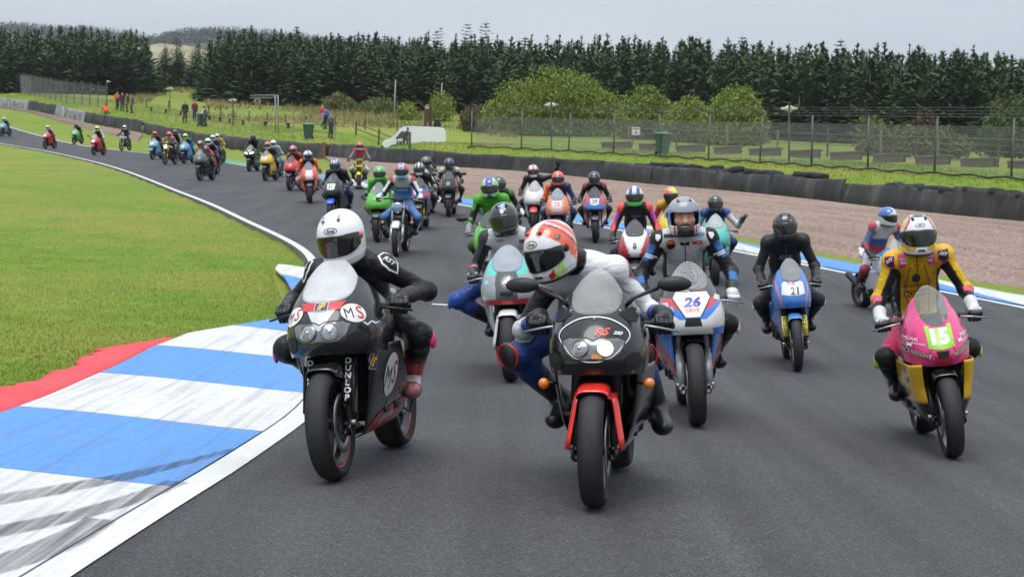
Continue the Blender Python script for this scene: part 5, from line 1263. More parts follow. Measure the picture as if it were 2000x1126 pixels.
RED = (.58, .022, .025); FRED = (.80, .060, .030); PINK = (.72, .035, .20); YEL = (.72, .44, .012); BLUE = (.035, .13, .50); NAVY = (.015, .030, .14); LIME = (.42, .70, .02); GRN = (.07, .38, .02); ORG = (.85, .16, .015); TEAL = (.06, .52, .42); GREY = (.10, .10, .105); SIL = (.40, .41, .43); LBL = (.13, .38, .74)
iR, iB, iN, iY, iG = ink(RED), ink(BLUE), ink(NAVY), ink((.80, .50, .02)), ink((.14, .14, .145))
def side_d(b, s, VF, pos, mat, name='graphic', rot=0, off=.003):
    o, bv = b['side'][s]; return decal(o, bv, VF, LSIDE if s > 0 else RSIDE, (-pos[0] if s > 0 else pos[0], pos[1]), mat, name, rot, off)
def front_d(b, VF, pos, mat, name='graphic', rot=0, off=.003, L=.025): return decal(b['cowl'], b['bv'], VF, FRONT, pos, mat, name, rot, off, L)
# ------------------------------------------------------------------ leading bike on the left: black with round stickers
HZ_TUCK = m_screen('hazy_screen', (.60, .60, .61), .80); CLR = m_screen('clear_b', (.60, .61, .60), .24); CLRC = m_screen('clear_c', (.50, .51, .52), .32)
MA = ride_matrix(655, 950, 9.5, 6.5)
CH = (.014, .0145, .016)
b = motorcycle(MA, dict(paint=CH, lower=(.015, .015, .016), tank=(.30, .30, .31), screen=HZ_TUCK, screen_base=.925, screen_top=1.165, screen_u=.66, wide=1.03, wedge=.82, fender=(.014, .014, .015), fender_arc=(66, 150), rim=(.03, .03, .032), rim_line=(.85, .08, .04), lever=BLACKP, exhaust=[(-1, (.05, .05, .05))]), 'matt black sports motorcycle with round red and black letter stickers, beside the striped kerb', 0)
headlamps(b, 'twin', 0, .775, (False, False), .056, .045, CLENS)
SILV = cmat((.55, .56, .59), 'silver_panel'); front_d(b, poly2d((-.098, .078), (0, .074), (.098, .078), (.014, -.055), (0, -.062), (-.014, -.055)), (0, .842), SILV, 'silver_panel')
front_d(b, poly2d((-.118, .018), (-.06, .014), (0, .012), (.06, .014), (.118, .018), (.098, -.024), (0, -.028), (-.098, -.024)), (0, .908), cmat(RED, 'ink', .4, .3), 'red_band', 0, .0045)
front_d(b, rect2d(.072, .044), (0, .900), PAPER, 'sticker', 0, .006); front_d(b, rect2d(.066, .038), (0, .900), iN, 'sticker', 0, .0072); front_d(b, text2d('iP', .032, .25, .03, 1.15), (0, .900), iY, 'lettering', 0, .0085)
for s, r_ in ((-1, 14), (1, 12)):
    c = (s * .152, .868); fr_ = frame_dir(s * 24, 26, (-.03, s * .165, .868)); dd_ = lambda VF, ps, mt, nm, ro, of: decal(b['cowl'], b['bv'], VF, fr_, ps, mt, nm, ro, of)
    dd_(ellipse2d(.070, .056), (0, 0), PAPER, 'round_sticker', s * 6, .004); dd_(text2d('M', .060, .0, .0, .80), (-.027, -.004), INK, 'lettering', s * 8, .0055); dd_(text2d('S', .074, .0, .01, .85), (.034, .006), iR, 'lettering', s * 8, .0055)
    front_d(b, ellipse2d(.042, .046), (s * .172, .715), INNER, 'air_intake', 0, .003)
    front_d(b, text2d('W', .020, .0, .03, 1.9), (s * .228, .80), PAPER, 'lettering', s * 6, .004)
    side_d(b, s, ellipse2d(.100, .118), (-.47, .50), PAPER, 'round_sticker', -14 * s); side_d(b, s, text2d('M', .12, .0, .0, .72), (-.43 if s > 0 else -.51, .488), INK, 'lettering', -10, .0045); side_d(b, s, text2d('S', .13, .0, .01, .70), (-.52 if s > 0 else -.42, .508), iR, 'lettering', -10, .0045)
    side_d(b, s, poly2d((-.23, -.065), (.17, -.075), (.22, .0), (.20, .055), (-.20, .065), (-.25, .0)), (-.62, .265), cmat(RED, 'ink', .4, .3), 'red_panel', 8 * s); side_d(b, s, text2d('aprilia', .085, .1, .02, .95), (-.62, .268), PAPER, 'lettering', 8 * s, .0045)
    side_d(b, s, text2d('SELTO', .045, .25, .02, 1.2), (-.60, .368), ink((.30, .30, .31)), 'lettering', 12 * s, .004)
    side_d(b, s, rect2d(.085, .11), (-.20, .605), PAPER, 'sticker', -6 * s); side_d(b, s, rect2d(.075, .10), (-.20, .605), iN, 'sticker', -6 * s, .0045); side_d(b, s, text2d('ir', .07, .2, .03), (-.20, .600), iY, 'lettering', -6 * s, .006)
fo, fb = b['fender']; decal(fo, fb, rect2d(.085, .040), frame_dir(0, 35), (0, .575), PAPER, 'sticker', 0, .003); decal(fo, fb, rect2d(.078, .034), frame_dir(0, 35), (0, .575), iN, 'sticker', 0, .0042); decal(fo, fb, text2d('iP', .028, .25, .03, 1.2), frame_dir(0, 35), (0, .575), iY, 'lettering', 0, .0055)
for s in (-1, 1):
    pl = mobj('fork_shield', xf(rbox((0, 0, 0), (.075, .012, .26), .008), T(-.045, s * .132, .47, 0, -18, 0)), BLACKP, b['root'])
    bvp = BVHTree.FromPolygons([tuple(x) for x in np.array([v.co for v in pl.data.vertices])], [tuple(p.vertices) for p in pl.data.polygons])
    pl2 = mobj('fork_sleeve', tube([(-.012, s * .100, .40), (-.115, s * .100, .63)], .034, 12), BLACKP, b['root']); bvp = BVHTree.FromPolygons([tuple(v.co) for v in pl2.data.vertices], [tuple(p.vertices) for p in pl2.data.polygons])
    for k, ch in enumerate('DUNLOP'): decal(pl2, bvp, text2d(ch, .030, 0, .03, 1.1), FRONT, (s * .103, .613 - k * .037), PAPER, 'lettering', -6 if s > 0 else 6, .002, .02)
SA = dict(base=BLK, shoulder=(.014, .014, .015), chest=(.012, .012, .014))
cup = [(-.055, .035), (-.02, .058), (.03, .050), (.050, .0), (.040, -.060), (-.01, -.048), (-.045, -.015)]
dA = [lambda o, bv: [decal(o, bv, line2d([(s * x, y) for x, y in cup], .011, True), frame_dir(s * 28, 22, (-.62, s * .22, 1.09)), (0, 0), PAPER, 'shoulder_piping', 0, .003) for s in (-1, 1)], sd('RST', (0, 0), .030, PAPER, frame_dir(-28, 22, (-.62, -.22, 1.09)), 35, .3), sd('RST', (0, 0), .030, PAPER, frame_dir(28, 22, (-.62, .22, 1.09)), -35, .3)]
rider(MA, b, SA, 0, 'crouching rider in black leathers and plain white helmet beside the kerb', 'tuck', dict(base=(.80, .80, .81), decals=[logo_oval('Arai', 0, 24, .038, .018, (0, .012)), ] , vent=(.80, .80, .81), pivot=cmat(PINK, 'ink', .4)), dict(base=(.016, .016, .017), knuckle=(.05, .05, .05), gaunt=(.02, .02, .02)), dict(base=BLK, cuff=RED, plate=RED, foot=(.60, .59, .58), toe=(.58, .20, .20), sole=(.012, .012, .012), ankle=(.06, .06, .06)), dA, PINK, look=(20, -6, 3), neck=(-.60, .01, 1.135), head=(-.455, .015, 1.275), knee={-1: (.75, -.85, .05), 1: (1, .62, .35)}, elbow=(-.50, .75, -.55), hip=(-.98, -.04, .86))

# ------------------------------------------------------------------ leading bike in the middle: black road bike with mirrors
MB_ = ride_matrix(1163, 1000, 8, 2.5)
GB_ = (.009, .0095, .011)
b = motorcycle(MB_, dict(paint=GB_, lower=(.009, .0095, .011), screen=CLR, screen_base=.945, screen_top=1.165, screen_u=.57, wide=1.02, wedge=.88, fender=(.78, .030, .018), fork_guard=True, fender_arc=(64, 150), mirrors=True, indicators=True, rim=(.03, .03, .03), exhaust=[(-1, (.10, .10, .10))]), 'glossy black sports motorcycle with red front mudguard, mirrors and one lit headlight', 0)
headlamps(b, 'twin', 0, .785, (False, True), .060, .042, CLENS)
crv = cr_spline([(-.150, .008), (-.172, .045), (-.150, .085), (-.080, .125), (0, .137), (.080, .125), (.150, .085), (.172, .045), (.150, .008), (.100, -.045), (.04, -.07), (0, -.073), (-.04, -.07), (-.100, -.045), (-.150, .008)], 70)[:-1]
front_d(b, line2d(crv, .0055, True), (0, .795), PAPER, 'outline_stripe', 0, .0035, .04)
front_d(b, text2d('RS', .036, .35, .04, 1.3), (.045, .863), ink((.75, .03, .02)), 'lettering', 0, .004); front_d(b, text2d('250', .016, .35, .05, 1.3), (.118, .855), PAPER, 'lettering', -8, .004)
front_d(b, rect2d(.05, .022), (.022, .748), pm('amber_strip', (.75, .25, .05), .2, coat=.6), 'position_lamp', 0, .006)
for s in (-1, 1):
    front_d(b, poly2d((s * .115, .0), (s * .17, .03), (s * .215, .005), (s * .20, -.045), (s * .16, -.035)), (0, .945), INNER, 'air_slot', 0, .003); front_d(b, ellipse2d(.035, .045), (s * .19, .715), INNER, 'air_intake', s * -15, .003)
    for (yy_, zz_) in ((.12, .96), (.0, .925)): front_d(b, ellipse2d(.005, .005, 10), (s * yy_, zz_), ALU, 'screw', 0, .004)
fo, fb = b['fender']; decal(fo, fb, text2d('aprilia', .012, .1, .02, 1.2), frame_dir(0, 35), (0, .585), PAPER, 'lettering', 0, .003)
HO = (.86, .105, .035)
WB_ = (.72, .72, .74)
hB = dict(base=WB_, vent=HO, rules=[(lambda x, y, z: (z > .50) & (abs(y) > .20) & (x < .62) & (y < .3), HO), (lambda x, y, z: (abs(x * .85 - z * .45 + .26) < .42) & (y > -.1) & (z > -.75), HO), (lambda x, y, z: (abs(x * .85 - z * .45 + .26) < .42) & (y <= -.1) & (z > -.75), HO), (lambda x, y, z: (abs(x * .85 - z * .45 + .30) < .030) & (abs(y) > .25), NAVY), (lambda x, y, z: (abs(x * .85 - z * .45 + .42) < .030) & (abs(y) > .25), WB_), (lambda x, y, z: (x * .85 - z * .45 < -.62) & (z < .2), BLK), (lambda x, y, z: (abs(y) < .16) & (z > .5), WB_)],
          decals=[logo_oval('Arai', 0, 26, .036, .020, (0, .010), PAPER), logo_oval('Arai', 70, 12, .022, .011, (.0, .04), PAPER, tsz=.013), hd_text('12', 45, -35, .060, ink((.45, .80, .03)), (.0, -.01), 20, .2), hd_poly([(-.02, -.01), (.02, .0), (.01, .03), (-.025, .02)], 30, -38, cmat(RED, 'ink', .4, .3))])
SB = dict(base=(.70, .70, .71), chest=(.68, .68, .69), uarm=(.66, .66, .67), uarm_r=BLK, elbow_r=(.66, .66, .67), farm=lambda P, t, s: np.where((abs(t - .45) < .14)[:, None], np.array((.05, .10, .35)), np.array((.66, .66, .68))), thigh=(.016, .050, .20), knee=(.022, .045, .17), shin=(.018, .045, .18), pelvis=(.02, .05, .2), belly=(.02, .05, .2), side=BLK, sidew=.13, hump=(.66, .66, .67), neck=BLK)
dB = [lambda o, bv: (decal(o, bv, poly2d((-.055, -.06), (.055, -.06), (.07, .03), (.03, .065), (-.05, .05)), frame_dir(35, 35, (-.70, .16, 1.17)), (0, 0), INK, 'shoulder_cup', 0, .003), decal(o, bv, line2d([(-.055, -.06), (.055, -.06), (.07, .03), (.03, .065), (-.05, .05)], .010, True), frame_dir(35, 35, (-.70, .16, 1.17)), (0, 0), cmat(RED, 'ink', .4, .3), 'shoulder_piping', 0, .004)), sd('RST', (0, 0), .034, PAPER, frame_dir(35, 35, (-.70, .16, 1.17)), 60, .3)]
root, J = rider(MB_, b, SB, 0, 'rider in white and blue leathers leaning inward under an orange striped helmet', 'tuck', hB, dict(base=(.014, .014, .015), knuckle=(.05, .05, .052)), dict(base=(.014, .014, .015)), dB, None, look=(24, -32, 6), neck=(-.70, -.12, 1.17), head=(-.555, -.275, 1.272), hip=(-1.02, -.12, .84), tilt=10, twist=-14, knee={-1: (.85, -.80, .42), 1: (1, .16, .30)}, elbow=(-.35, .55, -.7), foot={1: (-.98, .25, .40), -1: (-.98, -.26, .43)}, toe={1: (-.82, .29, .315), -1: (-.82, -.29, .35)})
kb = A3(*J['kn'][0]); 
for i in (0, 1):
    kb = A3(*J['kn'][i]); s_ = (-1, 1)[i]
    kp = mobj('knee_guard', xf(sphere((0, 0, 0), (.030, .060, .075), 16, 10), T(kb[0] + .062, kb[1] + s_ * .03, kb[2] + .01, 0, 10, s_ * 30)), cmat((.014, .014, .015), 'guard', .4, .3), root); mobj('guard_piping', xf(lathe([(.060, -.006), (.072, -.002), (.070, .010), (.060, .008)], 20), T(kb[0] + .062, kb[1] + s_ * .035, kb[2] + .01, 0, 10, s_ * 30) @ Matrix.Rotation(R(90), 4, 'Z') @ Matrix.Rotation(R(180), 4, 'X')), cmat(RED, 'ink', .4, .3), kp)

# ------------------------------------------------------------------ number 26
MC_ = ride_matrix(1362, 833, 3, 4.5)
W_ = (.66, .655, .65); CB = (.035, .20, .66); CR_ = (.62, .055, .075)
rC = [(lambda x, y, z: z > .715 + .0 * y, CB), (lambda x, y, z: z < .765 + np.maximum(0, abs(y) - .10) * .85, W_), (lambda x, y, z: z > .772 + .55 * abs(y), CR_), (lambda x, y, z: z > .912, (.05, .052, .056)), (lambda x, y, z: (z < .70) & (abs(y) > .14), CB)]
b = motorcycle(MC_, dict(paint=W_, rules=rC, lower=(.28, .020, .035), side_rules=[(lambda x, y, z: z > .50 - .55 * (x + .3), CB), (lambda x, y, z: z < .30 + .35 * (-x - .5), W_), (lambda x, y, z: abs(z - .34 + .5 * (x + .5)) < .018, W_)], screen=CLRC, screen_base=.965, screen_top=1.165, screen_u=.66, cowl_top=1.05, wide=1.0, usd=False, fork=pm('worn_fork', (.30, .31, .32), .5, .5, var=.35, scale=20), fender=(.012, .012, .012), fender_arc=(95, 150), tank=(.05, .05, .055), tail=W_, exhaust=[(1, (.3, .3, .3))]), 'blue, red and white race motorcycle carrying number 26', 0)
headlamps(b, 'mouth', 0, .752)
front_d(b, poly2d((-.115, .075), (.115, .075), (.135, .035), (.055, -.095), (-.055, -.095), (-.135, .035)), (0, .875), PAPER, 'number_panel', 0, .003)
front_d(b, line2d([(-.115, .075), (-.135, .035), (-.055, -.095)], .007), (0, .875), INK, 'panel_stripe', 0, .0045); front_d(b, line2d([(.115, .075), (.135, .035), (.055, -.095)], .007), (0, .875), INK, 'panel_stripe', 0, .0045)
front_d(b, text2d('26', .068, .22, .045, 1.35), (0, .882), ink((.020, .030, .36)), 'number', 0, .005); front_d(b, text2d('DRIVE', .026, .0, .04, 1.0), (.0, .828), ink((.75, .12, .08)), 'lettering', 0, .005)
front_d(b, text2d('cooney', .022, .1, .02, 1.1), (-.055, .958), PAPER, 'lettering', 4, .004); front_d(b, text2d('RACING', .014, 0, .02, 1.1), (.05, .960), ink((.6, .05, .06)), 'lettering', -3, .004)
front_d(b, rect2d(.045, .034), (-.185, .862), ink((.75, .55, .58)), 'sticker', 14, .004); front_d(b, rect2d(.045, .034), (.182, .905), ink((.60, .74, .58)), 'sticker', -24, .004); front_d(b, rect2d(.040, .036), (-.150, .832), ink((.25, .55, .80)), 'sticker', 20, .004)
HES = cmat((.17, .175, .185), 'ink', .4, .3); decal(b['screen'], b['bv2'], text2d('HE', .062, 0, .03, .75), FRONT, (-.012, 1.09), HES, 'lettering', 0, .004); decal(b['screen'], b['bv2'], text2d('S', .060, 0, .03, .8), FRONT, (.022, 1.045), HES, 'lettering', 0, .004); decal(b['screen'], b['bv2'], ring2d(.062, .070, .003), FRONT, (0, 1.065), HES, 'ring', 0, .004); decal(b['screen'], b['bv2'], ring2d(.095, .092, .006), FRONT, (0, 1.065), cmat((.30, .30, .31), 'ink', .4, .3), 'ring', 0, .004)
AB = (.030, .115, .33)
SC_ = dict(base=BLK, chest=(.62, .62, .63), belly=BLK, shoulder=(.014, .014, .015), side=BLK, sidew=.135, uarm=lambda P, t, s: np.where(((t > .18) & (t < .62))[:, None], np.array(AB), np.array(BLK)), elbow=(.030, .032, .036), farm=lambda P, t, s: np.where((t > .25)[:, None], np.array((.04, .15, .42)), np.array((.03, .032, .036))), inner=BLK, neck=BLK, hump=(.5, .5, .5))
hC = dict(base=(.15, .34, .66), open=True, visor_decals=[lambda o, bv: (decal(o, bv, ring2d(.036, .017, .0035), frame_dir(0, 18), (0, .070), PAPER, 'logo_ring', 0, .003), decal(o, bv, text2d('Arai', .019, .2, .03), frame_dir(0, 18), (0, .070), PAPER, 'lettering', 0, .003))], visor=m_screen('grey_visor', (.30, .32, .35), .93), vent=(.22, .23, .25), rules=[(lambda x, y, z: (z > .52) & (abs(y) < .80), (.24, .25, .27)), (lambda x, y, z: (abs(abs(y) - .55) < .07) & (z > .2), (.55, .25, .30)), (lambda x, y, z: (z < -.40), (.66, .66, .68)), (lambda x, y, z: (z < -.40) & (abs(y) < .52) & (x > 0), (.02, .012, .016)), (lambda x, y, z: (abs(abs(y) - .62) < .06) & (z < -.35) & (x > 0), (.50, .03, .06))],
          decals=[lambda sh, bv: None])
CC = lambda az, el, o: frame_dir(az, el, o)
def orange_badge(o, bv):
    decal(o, bv, ellipse2d(.036, .036), FRONT, (-.105, 1.285), INK, 'badge', 0, .003); decal(o, bv, ellipse2d(.031, .031), FRONT, (-.105, 1.285), ink((.80, .18, .04)), 'badge', 0, .0042); decal(o, bv, poly2d((-.030, -.004), (-.012, .010), (0, .002), (.012, .014), (.030, -.004), (.026, -.016), (0, -.030), (-.026, -.016)), FRONT, (-.105, 1.285), INK, 'badge', 0, .0054)
SHZ = 1.345
dC = [orange_badge, sp_(line2d([(0, .03), (.004, -.10), (0, -.26)], .006), (0, 1.26), INK, off=.0035), sd('MCS', (.095, 1.293), .028, ink((.55, .01, .03)), FRONT, 0, .05, 1.1, .04), sp_(ellipse2d(.036, .016), (.115, 1.352), ink((.05, .28, .55))), sp_(rect2d(.075, .028), (-.118, 1.352), INK), sp_(poly2d((-.035, .018), (0, .004), (.035, .018), (.03, -.016), (0, -.008), (-.03, -.016)), (0, 1.288), INK),
      *[(lambda s: sp_(poly2d((-.018, .024), (.018, .020), (.022, -.004), (0, -.030), (-.016, -.012)), (0, 0), PAPER, frame_dir(s * 22, 22, (-.66, s * .20, SHZ))))(s) for s in (-1, 1)], *[(lambda s: sp_(rect2d(.078, .028), (0, 0), PAPER, frame_dir(s * 25, 5, (-.62, s * .29, 1.21)), s * 20))(s) for s in (-1, 1)], *[(lambda s: sd('JENSON', (0, 0), .017, iB, frame_dir(s * 25, 5, (-.62, s * .29, 1.21)), s * 20, .1, 1.0))(s) for s in (-1, 1)]]
rider(MC_, b, SC_, 0, 'smiling rider with raised visor and a white chest panel on the number 26 bike', 'up', hC, dict(base=(.60, .60, .60), palm=(.60, .60, .60), gaunt=(.022, .023, .025), knuckle=(.42, .42, .42), thumb=(.02, .02, .02)), dict(base=(.014, .014, .015)), dC, (.6, .6, .6), look=(7, 2, 0), elbow=(-.3, .6, -.7))
b['hC'] = None

# ------------------------------------------------------------------ number 15
MD_ = ride_matrix(1862, 897, 6, 9.0)
PK = (.70, .045, .205)
b = motorcycle(MD_, dict(paint=PK, rules=[(lambda x, y, z: (z < .715) & (abs(y) < .06), (.45, .02, .05))], lower=(.72, .42, .020), side_rules=[(lambda x, y, z: z < .40, BLK), (lambda x, y, z: (z < .48) & (x < -.45), BLK)], screen=m_screen('clear_d', (.50, .52, .52), .15), screen_base=.905, screen_top=1.175, screen_u=.58, screen_v=2.0, cowl_top=1.10, e2=1.0, nose=.04, wide=.93, wedge=.98, side_lip=.34, lip=.64, lip_curve=-.05, open=.17, fender=(.013, .013, .014), fender_arc=(64, 140), rim=(.35, .35, .36), tank=(.02, .02, .02), tail=PK, fork=DARK, bar_z=.93, exhaust=[(-1, (.3, .3, .3))]), 'pink and yellow race motorcycle carrying number 15 on a green square', 0)
decal(b['cowl'], b['bv'], poly2d((-.088, .080), (.088, .080), (.084, -.070), (0, -.082), (-.084, -.070)), FRONT, (0, .835), cmat((.28, .62, .025), 'ink', .4, .3), 'number_panel', 0, .003); front_d(b, text2d('15', .108, 0, .05, 1.05), (0, .838), PAPER, 'number', 0, .005)
front_d(b, poly2d((-.045, .016), (.045, .016), (.030, -.030), (-.030, -.030)), (0, .728), INNER, 'air_intake', 0, .004); front_d(b, rect2d(.040, .022), (0, .918), ink((.85, .22, .03)), 'sticker', 0, .004)
for s in (-1, 1):
    front_d(b, line2d([(s * .062, .775), (s * .115, .70), (s * .05, .672)], .008), (0, 0), ink((.42, .015, .09)), 'painted_crease_shade', 0, .003)  # darker pink line: shade of a fold painted on the smooth nose
    front_d(b, text2d('BOXRIGHT', .036, 0, .05, .74), (s * .155, .742 if s < 0 else .745), INK, 'lettering', s * 22, .0045); front_d(b, text2d('BOXRIGHT', .030, 0, .02, .86), (s * .155, .742 if s < 0 else .745), ink((.45, .42, .30)), 'lettering', s * 22, .0055)
    front_d(b, text2d('PEAK', .022, .1, .02, 1.2), (s * .178, .838), PAPER, 'lettering', s * 14, .0045); front_d(b, text2d('M', .026, 0, .06, 1.1), (s * .160 - .03, .800), PAPER, 'lettering', s * 14, .0045); front_d(b, text2d('MCKNIGHT', .010, 0, .03, 1.2), (s * .160 + .02, .802), PAPER, 'lettering', s * 14, .0045)
    for uz in (.96, 1.0, 1.05): front_d(b, ellipse2d(.005, .005, 10), (s * (.105 + (uz - .96) * .4), uz), ALU, 'screw', 0, .004)
    side_d(b, s, text2d('PEAK', .040, 0, .02, 1.0), (-.20, .545), INK, 'lettering', -14 * s, .004); side_d(b, s, text2d('M', .05, 0, .05, 1.0), (-.22, .615), iN, 'lettering', -14 * s, .004)
fo, fb = b['fender']; decal(fo, fb, rect2d(.07, .030), frame_dir(0, 40), (0, .55), PAPER, 'sticker', 0, .003); decal(fo, fb, rect2d(.065, .008), frame_dir(0, 40), (0, .556), iR, 'sticker', 0, .0042); decal(fo, fb, rect2d(.038, .014), frame_dir(0, 40), (0, .526), ink((.70, .10, .06)), 'sticker', 0, .0042)
SY = (.66, .42, .012)
SD_ = dict(base=BLK, chest=SY, belly=SY, pelvis=SY, shoulder=SY, side=BLK, sidew=.128, uarm=SY, elbow=(.60, .32, .02), farm=lambda P, t, s: np.where((t < .35)[:, None], np.array((.62, .10, .16)), np.array(BLK)), inner=BLK, thigh=(.50, .03, .10), knee=(.014, .014, .015), shin=BLK, neck=(.02, .02, .02), hump=SY)
hD = dict(base=(.76, .76, .77), vent=(.03, .03, .03), rules=[(lambda x, y, z: (z > .30) & (abs(y) > .44 + .55 * (1 - z)) & (abs(y) < .64 + .5 * (1 - z)), (.70, .43, .03)), (lambda x, y, z: (z > .22) & (abs(abs(y) - (.40 + .58 * (1 - z))) < .05), (.38, .02, .26)), (lambda x, y, z: (z < -.42) & (abs(y) > .32) & (z > -.72), (.70, .43, .03)), (lambda x, y, z: (z > .90) & (abs(y) < .30), (.02, .02, .02))],
          decals=[logo_oval('HJC', 0, 30, .036, .015, (0, .006), tsz=.018)])
SHZ = 1.375
dD = [sp_(line2d([(0, .02), (.003, -.15), (0, -.40)], .006), (0, 1.36), ink((.10, .06, .01)), off=.0035), *[(lambda s: sp_(line2d([(s * .05, .05), (s * .085, -.08), (s * .07, -.30)], .007), (0, 1.25), ink((.35, .05, .05)), off=.0032))(s) for s in (-1, 1)], sp_(poly2d((-.085, .05), (-.035, .06), (-.03, -.045), (-.085, -.055)), (-.045, 1.350), ink(PINK)), sp_(poly2d((.085, .05), (.035, .06), (.03, -.045), (.085, -.055)), (.045, 1.350), ink(PINK)), sp_(rect2d(.05, .018), (-.095, 1.335), PAPER), sp_(rect2d(.05, .018), (-.095, 1.361), ink((.7, .4, .4))), sp_(rect2d(.045, .030), (.098, 1.370), PAPER), sd('MB', (.095, 1.335), .020, PAPER), sp_(rect2d(.085, .030), (.0, 1.310), ink((.75, .50, .03))), sd('M&S', (0, 1.310), .018, iR), sp_(poly2d((-.028, .0), (0, .02), (.028, 0), (.028, -.035), (0, -.05), (-.028, -.035)), (-.01, 1.230), ink((.03, .02, .06))), sd('MCKNIGHT', (-.01, 1.160), .020, ink((.20, .05, .09)), FRONT, 0, 0, 1.2), sp_(rect2d(.15, .042), (-.02, 1.100), INK), sd('BOX', (-.04, 1.100), .032, ink((.8, .35, .03)), FRONT, 0, 0, 1.1, .04), sd('RIGHT', (.03, 1.100), .02, ink((.8, .35, .03)), FRONT, 0, 0, 1.0, .04), *[(lambda s: (lambda o, bv: (decal(o, bv, poly2d((-.035, .03), (.035, .03), (.03, -.04), (0, -.05), (-.035, -.02)), frame_dir(s * 20, 25, (-.66, s * .20, SHZ)), (0, 0), INK, 'shoulder_cup', 0, .003), decal(o, bv, line2d([(-.035, .03), (.035, .03), (.03, -.04), (0, -.05), (-.035, -.02)], .007, True), frame_dir(s * 20, 25, (-.66, s * .20, SHZ)), (0, 0), ink(PINK), 'shoulder_piping', 0, .004), decal(o, bv, text2d('RST', .022, .3, .02), frame_dir(s * 20, 25, (-.66, s * .20, SHZ)), (0, 0), PAPER, 'lettering', s * -25, .0045))))(s) for s in (-1, 1)]]
rider(MD_, b, SD_, 0, 'upright rider in yellow and pink leathers with white, yellow and magenta helmet', 'up', hD, dict(base=(.60, .60, .60), finger=(.03, .03, .03), knuckle=(.62, .62, .62), gaunt=(.58, .58, .58), thumb=(.03, .03, .03)), dict(base=(.014, .014, .015)), dD, (.30, .62, .02), look=(8, 0, -4), neck=(-.74, .02, 1.41), head=(-.67, .03, 1.535), elbow=(-.3, .45, -.8))

# ------------------------------------------------------------------ number 21
ME_ = ride_matrix(1558, 727, 5, 5.5)
EB = (.055, .20, .58)
b = motorcycle(ME_, dict(paint=EB, rules=[(lambda x, y, z: (abs(abs(y) - .155 - .2 * (z - .85)) < .008), (.7, .2, .22))], lower=EB, side_rules=[(lambda x, y, z: z < .36 - .3 * (x + .3), (.40, .41, .42)), (lambda x, y, z: abs(z - .40 + .3 * (x + .3)) < .012, (.7, .2, .22))], screen=m_screen('clear_e', (.35, .36, .37), .5), screen_base=.925, screen_top=1.15, screen_u=.60, wide=.82, fender=(.06, .23, .60), fender_arc=(60, 145), fw=.098, rw=.12, rad=.29, wb=1.28, rim=(.3, .25, .1), bar_y=.27, tail=EB, exhaust=[(1, (.3, .3, .3))]), 'small blue and white race motorcycle carrying number 21', 0)
front_d(b, poly2d((-.105, .06), (-.06, .085), (.06, .085), (.105, .06), (.118, -.05), (.06, -.062), (-.06, -.062), (-.118, -.05)), (0, .845), PAPER, 'number_panel', 0, .003); front_d(b, text2d('21', .075, 0, .03, 1.0), (.012, .828), ink((.02, .025, .03)), 'number', 0, .005); front_d(b, rect2d(.075, .020), (-.012, .905), ink((.6, .06, .08)), 'sticker', 0, .005); front_d(b, text2d('REI', .014, 0, .03), (-.02, .905), PAPER, 'lettering', 0, .006); front_d(b, rect2d(.05, .010), (.0, .882), ink((.06, .25, .15)), 'sticker', 0, .005)
fo, fb = b['fender']; decal(fo, fb, rect2d(.05, .035), frame_dir(0, 35), (0, .56), ink((.5, .08, .15)), 'sticker', 0, .003)
for s in (-1, 1):
    sl_ = mobj('fork_sleeve', tube([(-.005, s * .100, .36), (-.085, s * .100, .56)], .032, 10), cmat((.66, .55, .03), 'paint'), b['root']); bvp = BVHTree.FromPolygons([tuple(v.co) for v in sl_.data.vertices], [tuple(p.vertices) for p in sl_.data.polygons])
    for k, ch in enumerate('DUNLOP'): decal(sl_, bvp, text2d(ch, .026, 0, .03, 1.1), FRONT, (s * .101, .545 - k * .032), INK, 'lettering', 0, .002, .02)
SE = dict(base=(.016, .017, .018), shoulder=(.022, .023, .025), elbow=(.03, .03, .032))
rider(ME_, b, SE, 0, 'upright rider all in black with a matt black helmet on the small number 21 bike', 'up', dict(base=(.022, .022, .024), decals=[hd_text('LS', 25, 22, .014, PAPER, (0, .01), 0, .1, 1.4)]), dict(base=(.02, .02, .021), knuckle=(.05, .05, .05)), dict(base=(.014, .014, .015)), [sp_(line2d([(0, .1), (.003, -.1), (0, -.3)], .006), (0, 1.25), ink((.05, .05, .052)), off=.0035), *[(lambda s: sp_(line2d([(s * .03, .10), (s * .10, .02), (s * .11, -.25)], .006), (0, 1.25), ink((.05, .05, .052)), off=.0035))(s) for s in (-1, 1)], sd('RST', (0, 1.14), .045, ink((.35, .35, .36)), FRONT, -3, .35, 1.3)], (.55, .55, .56), look=(8, 0, 0), neck=(-.70, 0, 1.36), head=(-.62, 0, 1.485), bulk=.98)

# ------------------------------------------------------------------ number 4, behind the leading pair
MF_ = ride_matrix(999, 745, 4, 4.5)
DG = (.075, .078, .082)
b = motorcycle(MF_, dict(paint=(.30, .31, .32), rules=[(lambda x, y, z: (abs(y) < .095), DG), (lambda x, y, z: (z > .90) & (abs(y) > .085) & (abs(y) < .17), (.07, .55, .46)), (lambda x, y, z: z < .70, (.45, .03, .04))], lower=(.62, .62, .63), screen=m_screen('clear_f', (.50, .54, .60), .45), screen_base=.925, screen_top=1.15, screen_u=.62, wide=1.0, fender=(.68, .68, .69), fender_arc=(60, 150), fork_guard=True, rim=(.5, .5, .5), tank=W_, tail=W_), 'grey, teal and white race motorcycle carrying number 4', 0)
front_d(b, text2d('4', .085, .15, .05, 1.0), (0, .845), PAPER, 'number', 0, .004); front_d(b, rect2d(.034, .034), (-.17, .84), ink((.25, .58, .75)), 'sticker', 15, .004); front_d(b, rect2d(.11, .035), (0, .745), INNER, 'air_intake', 0, .004)
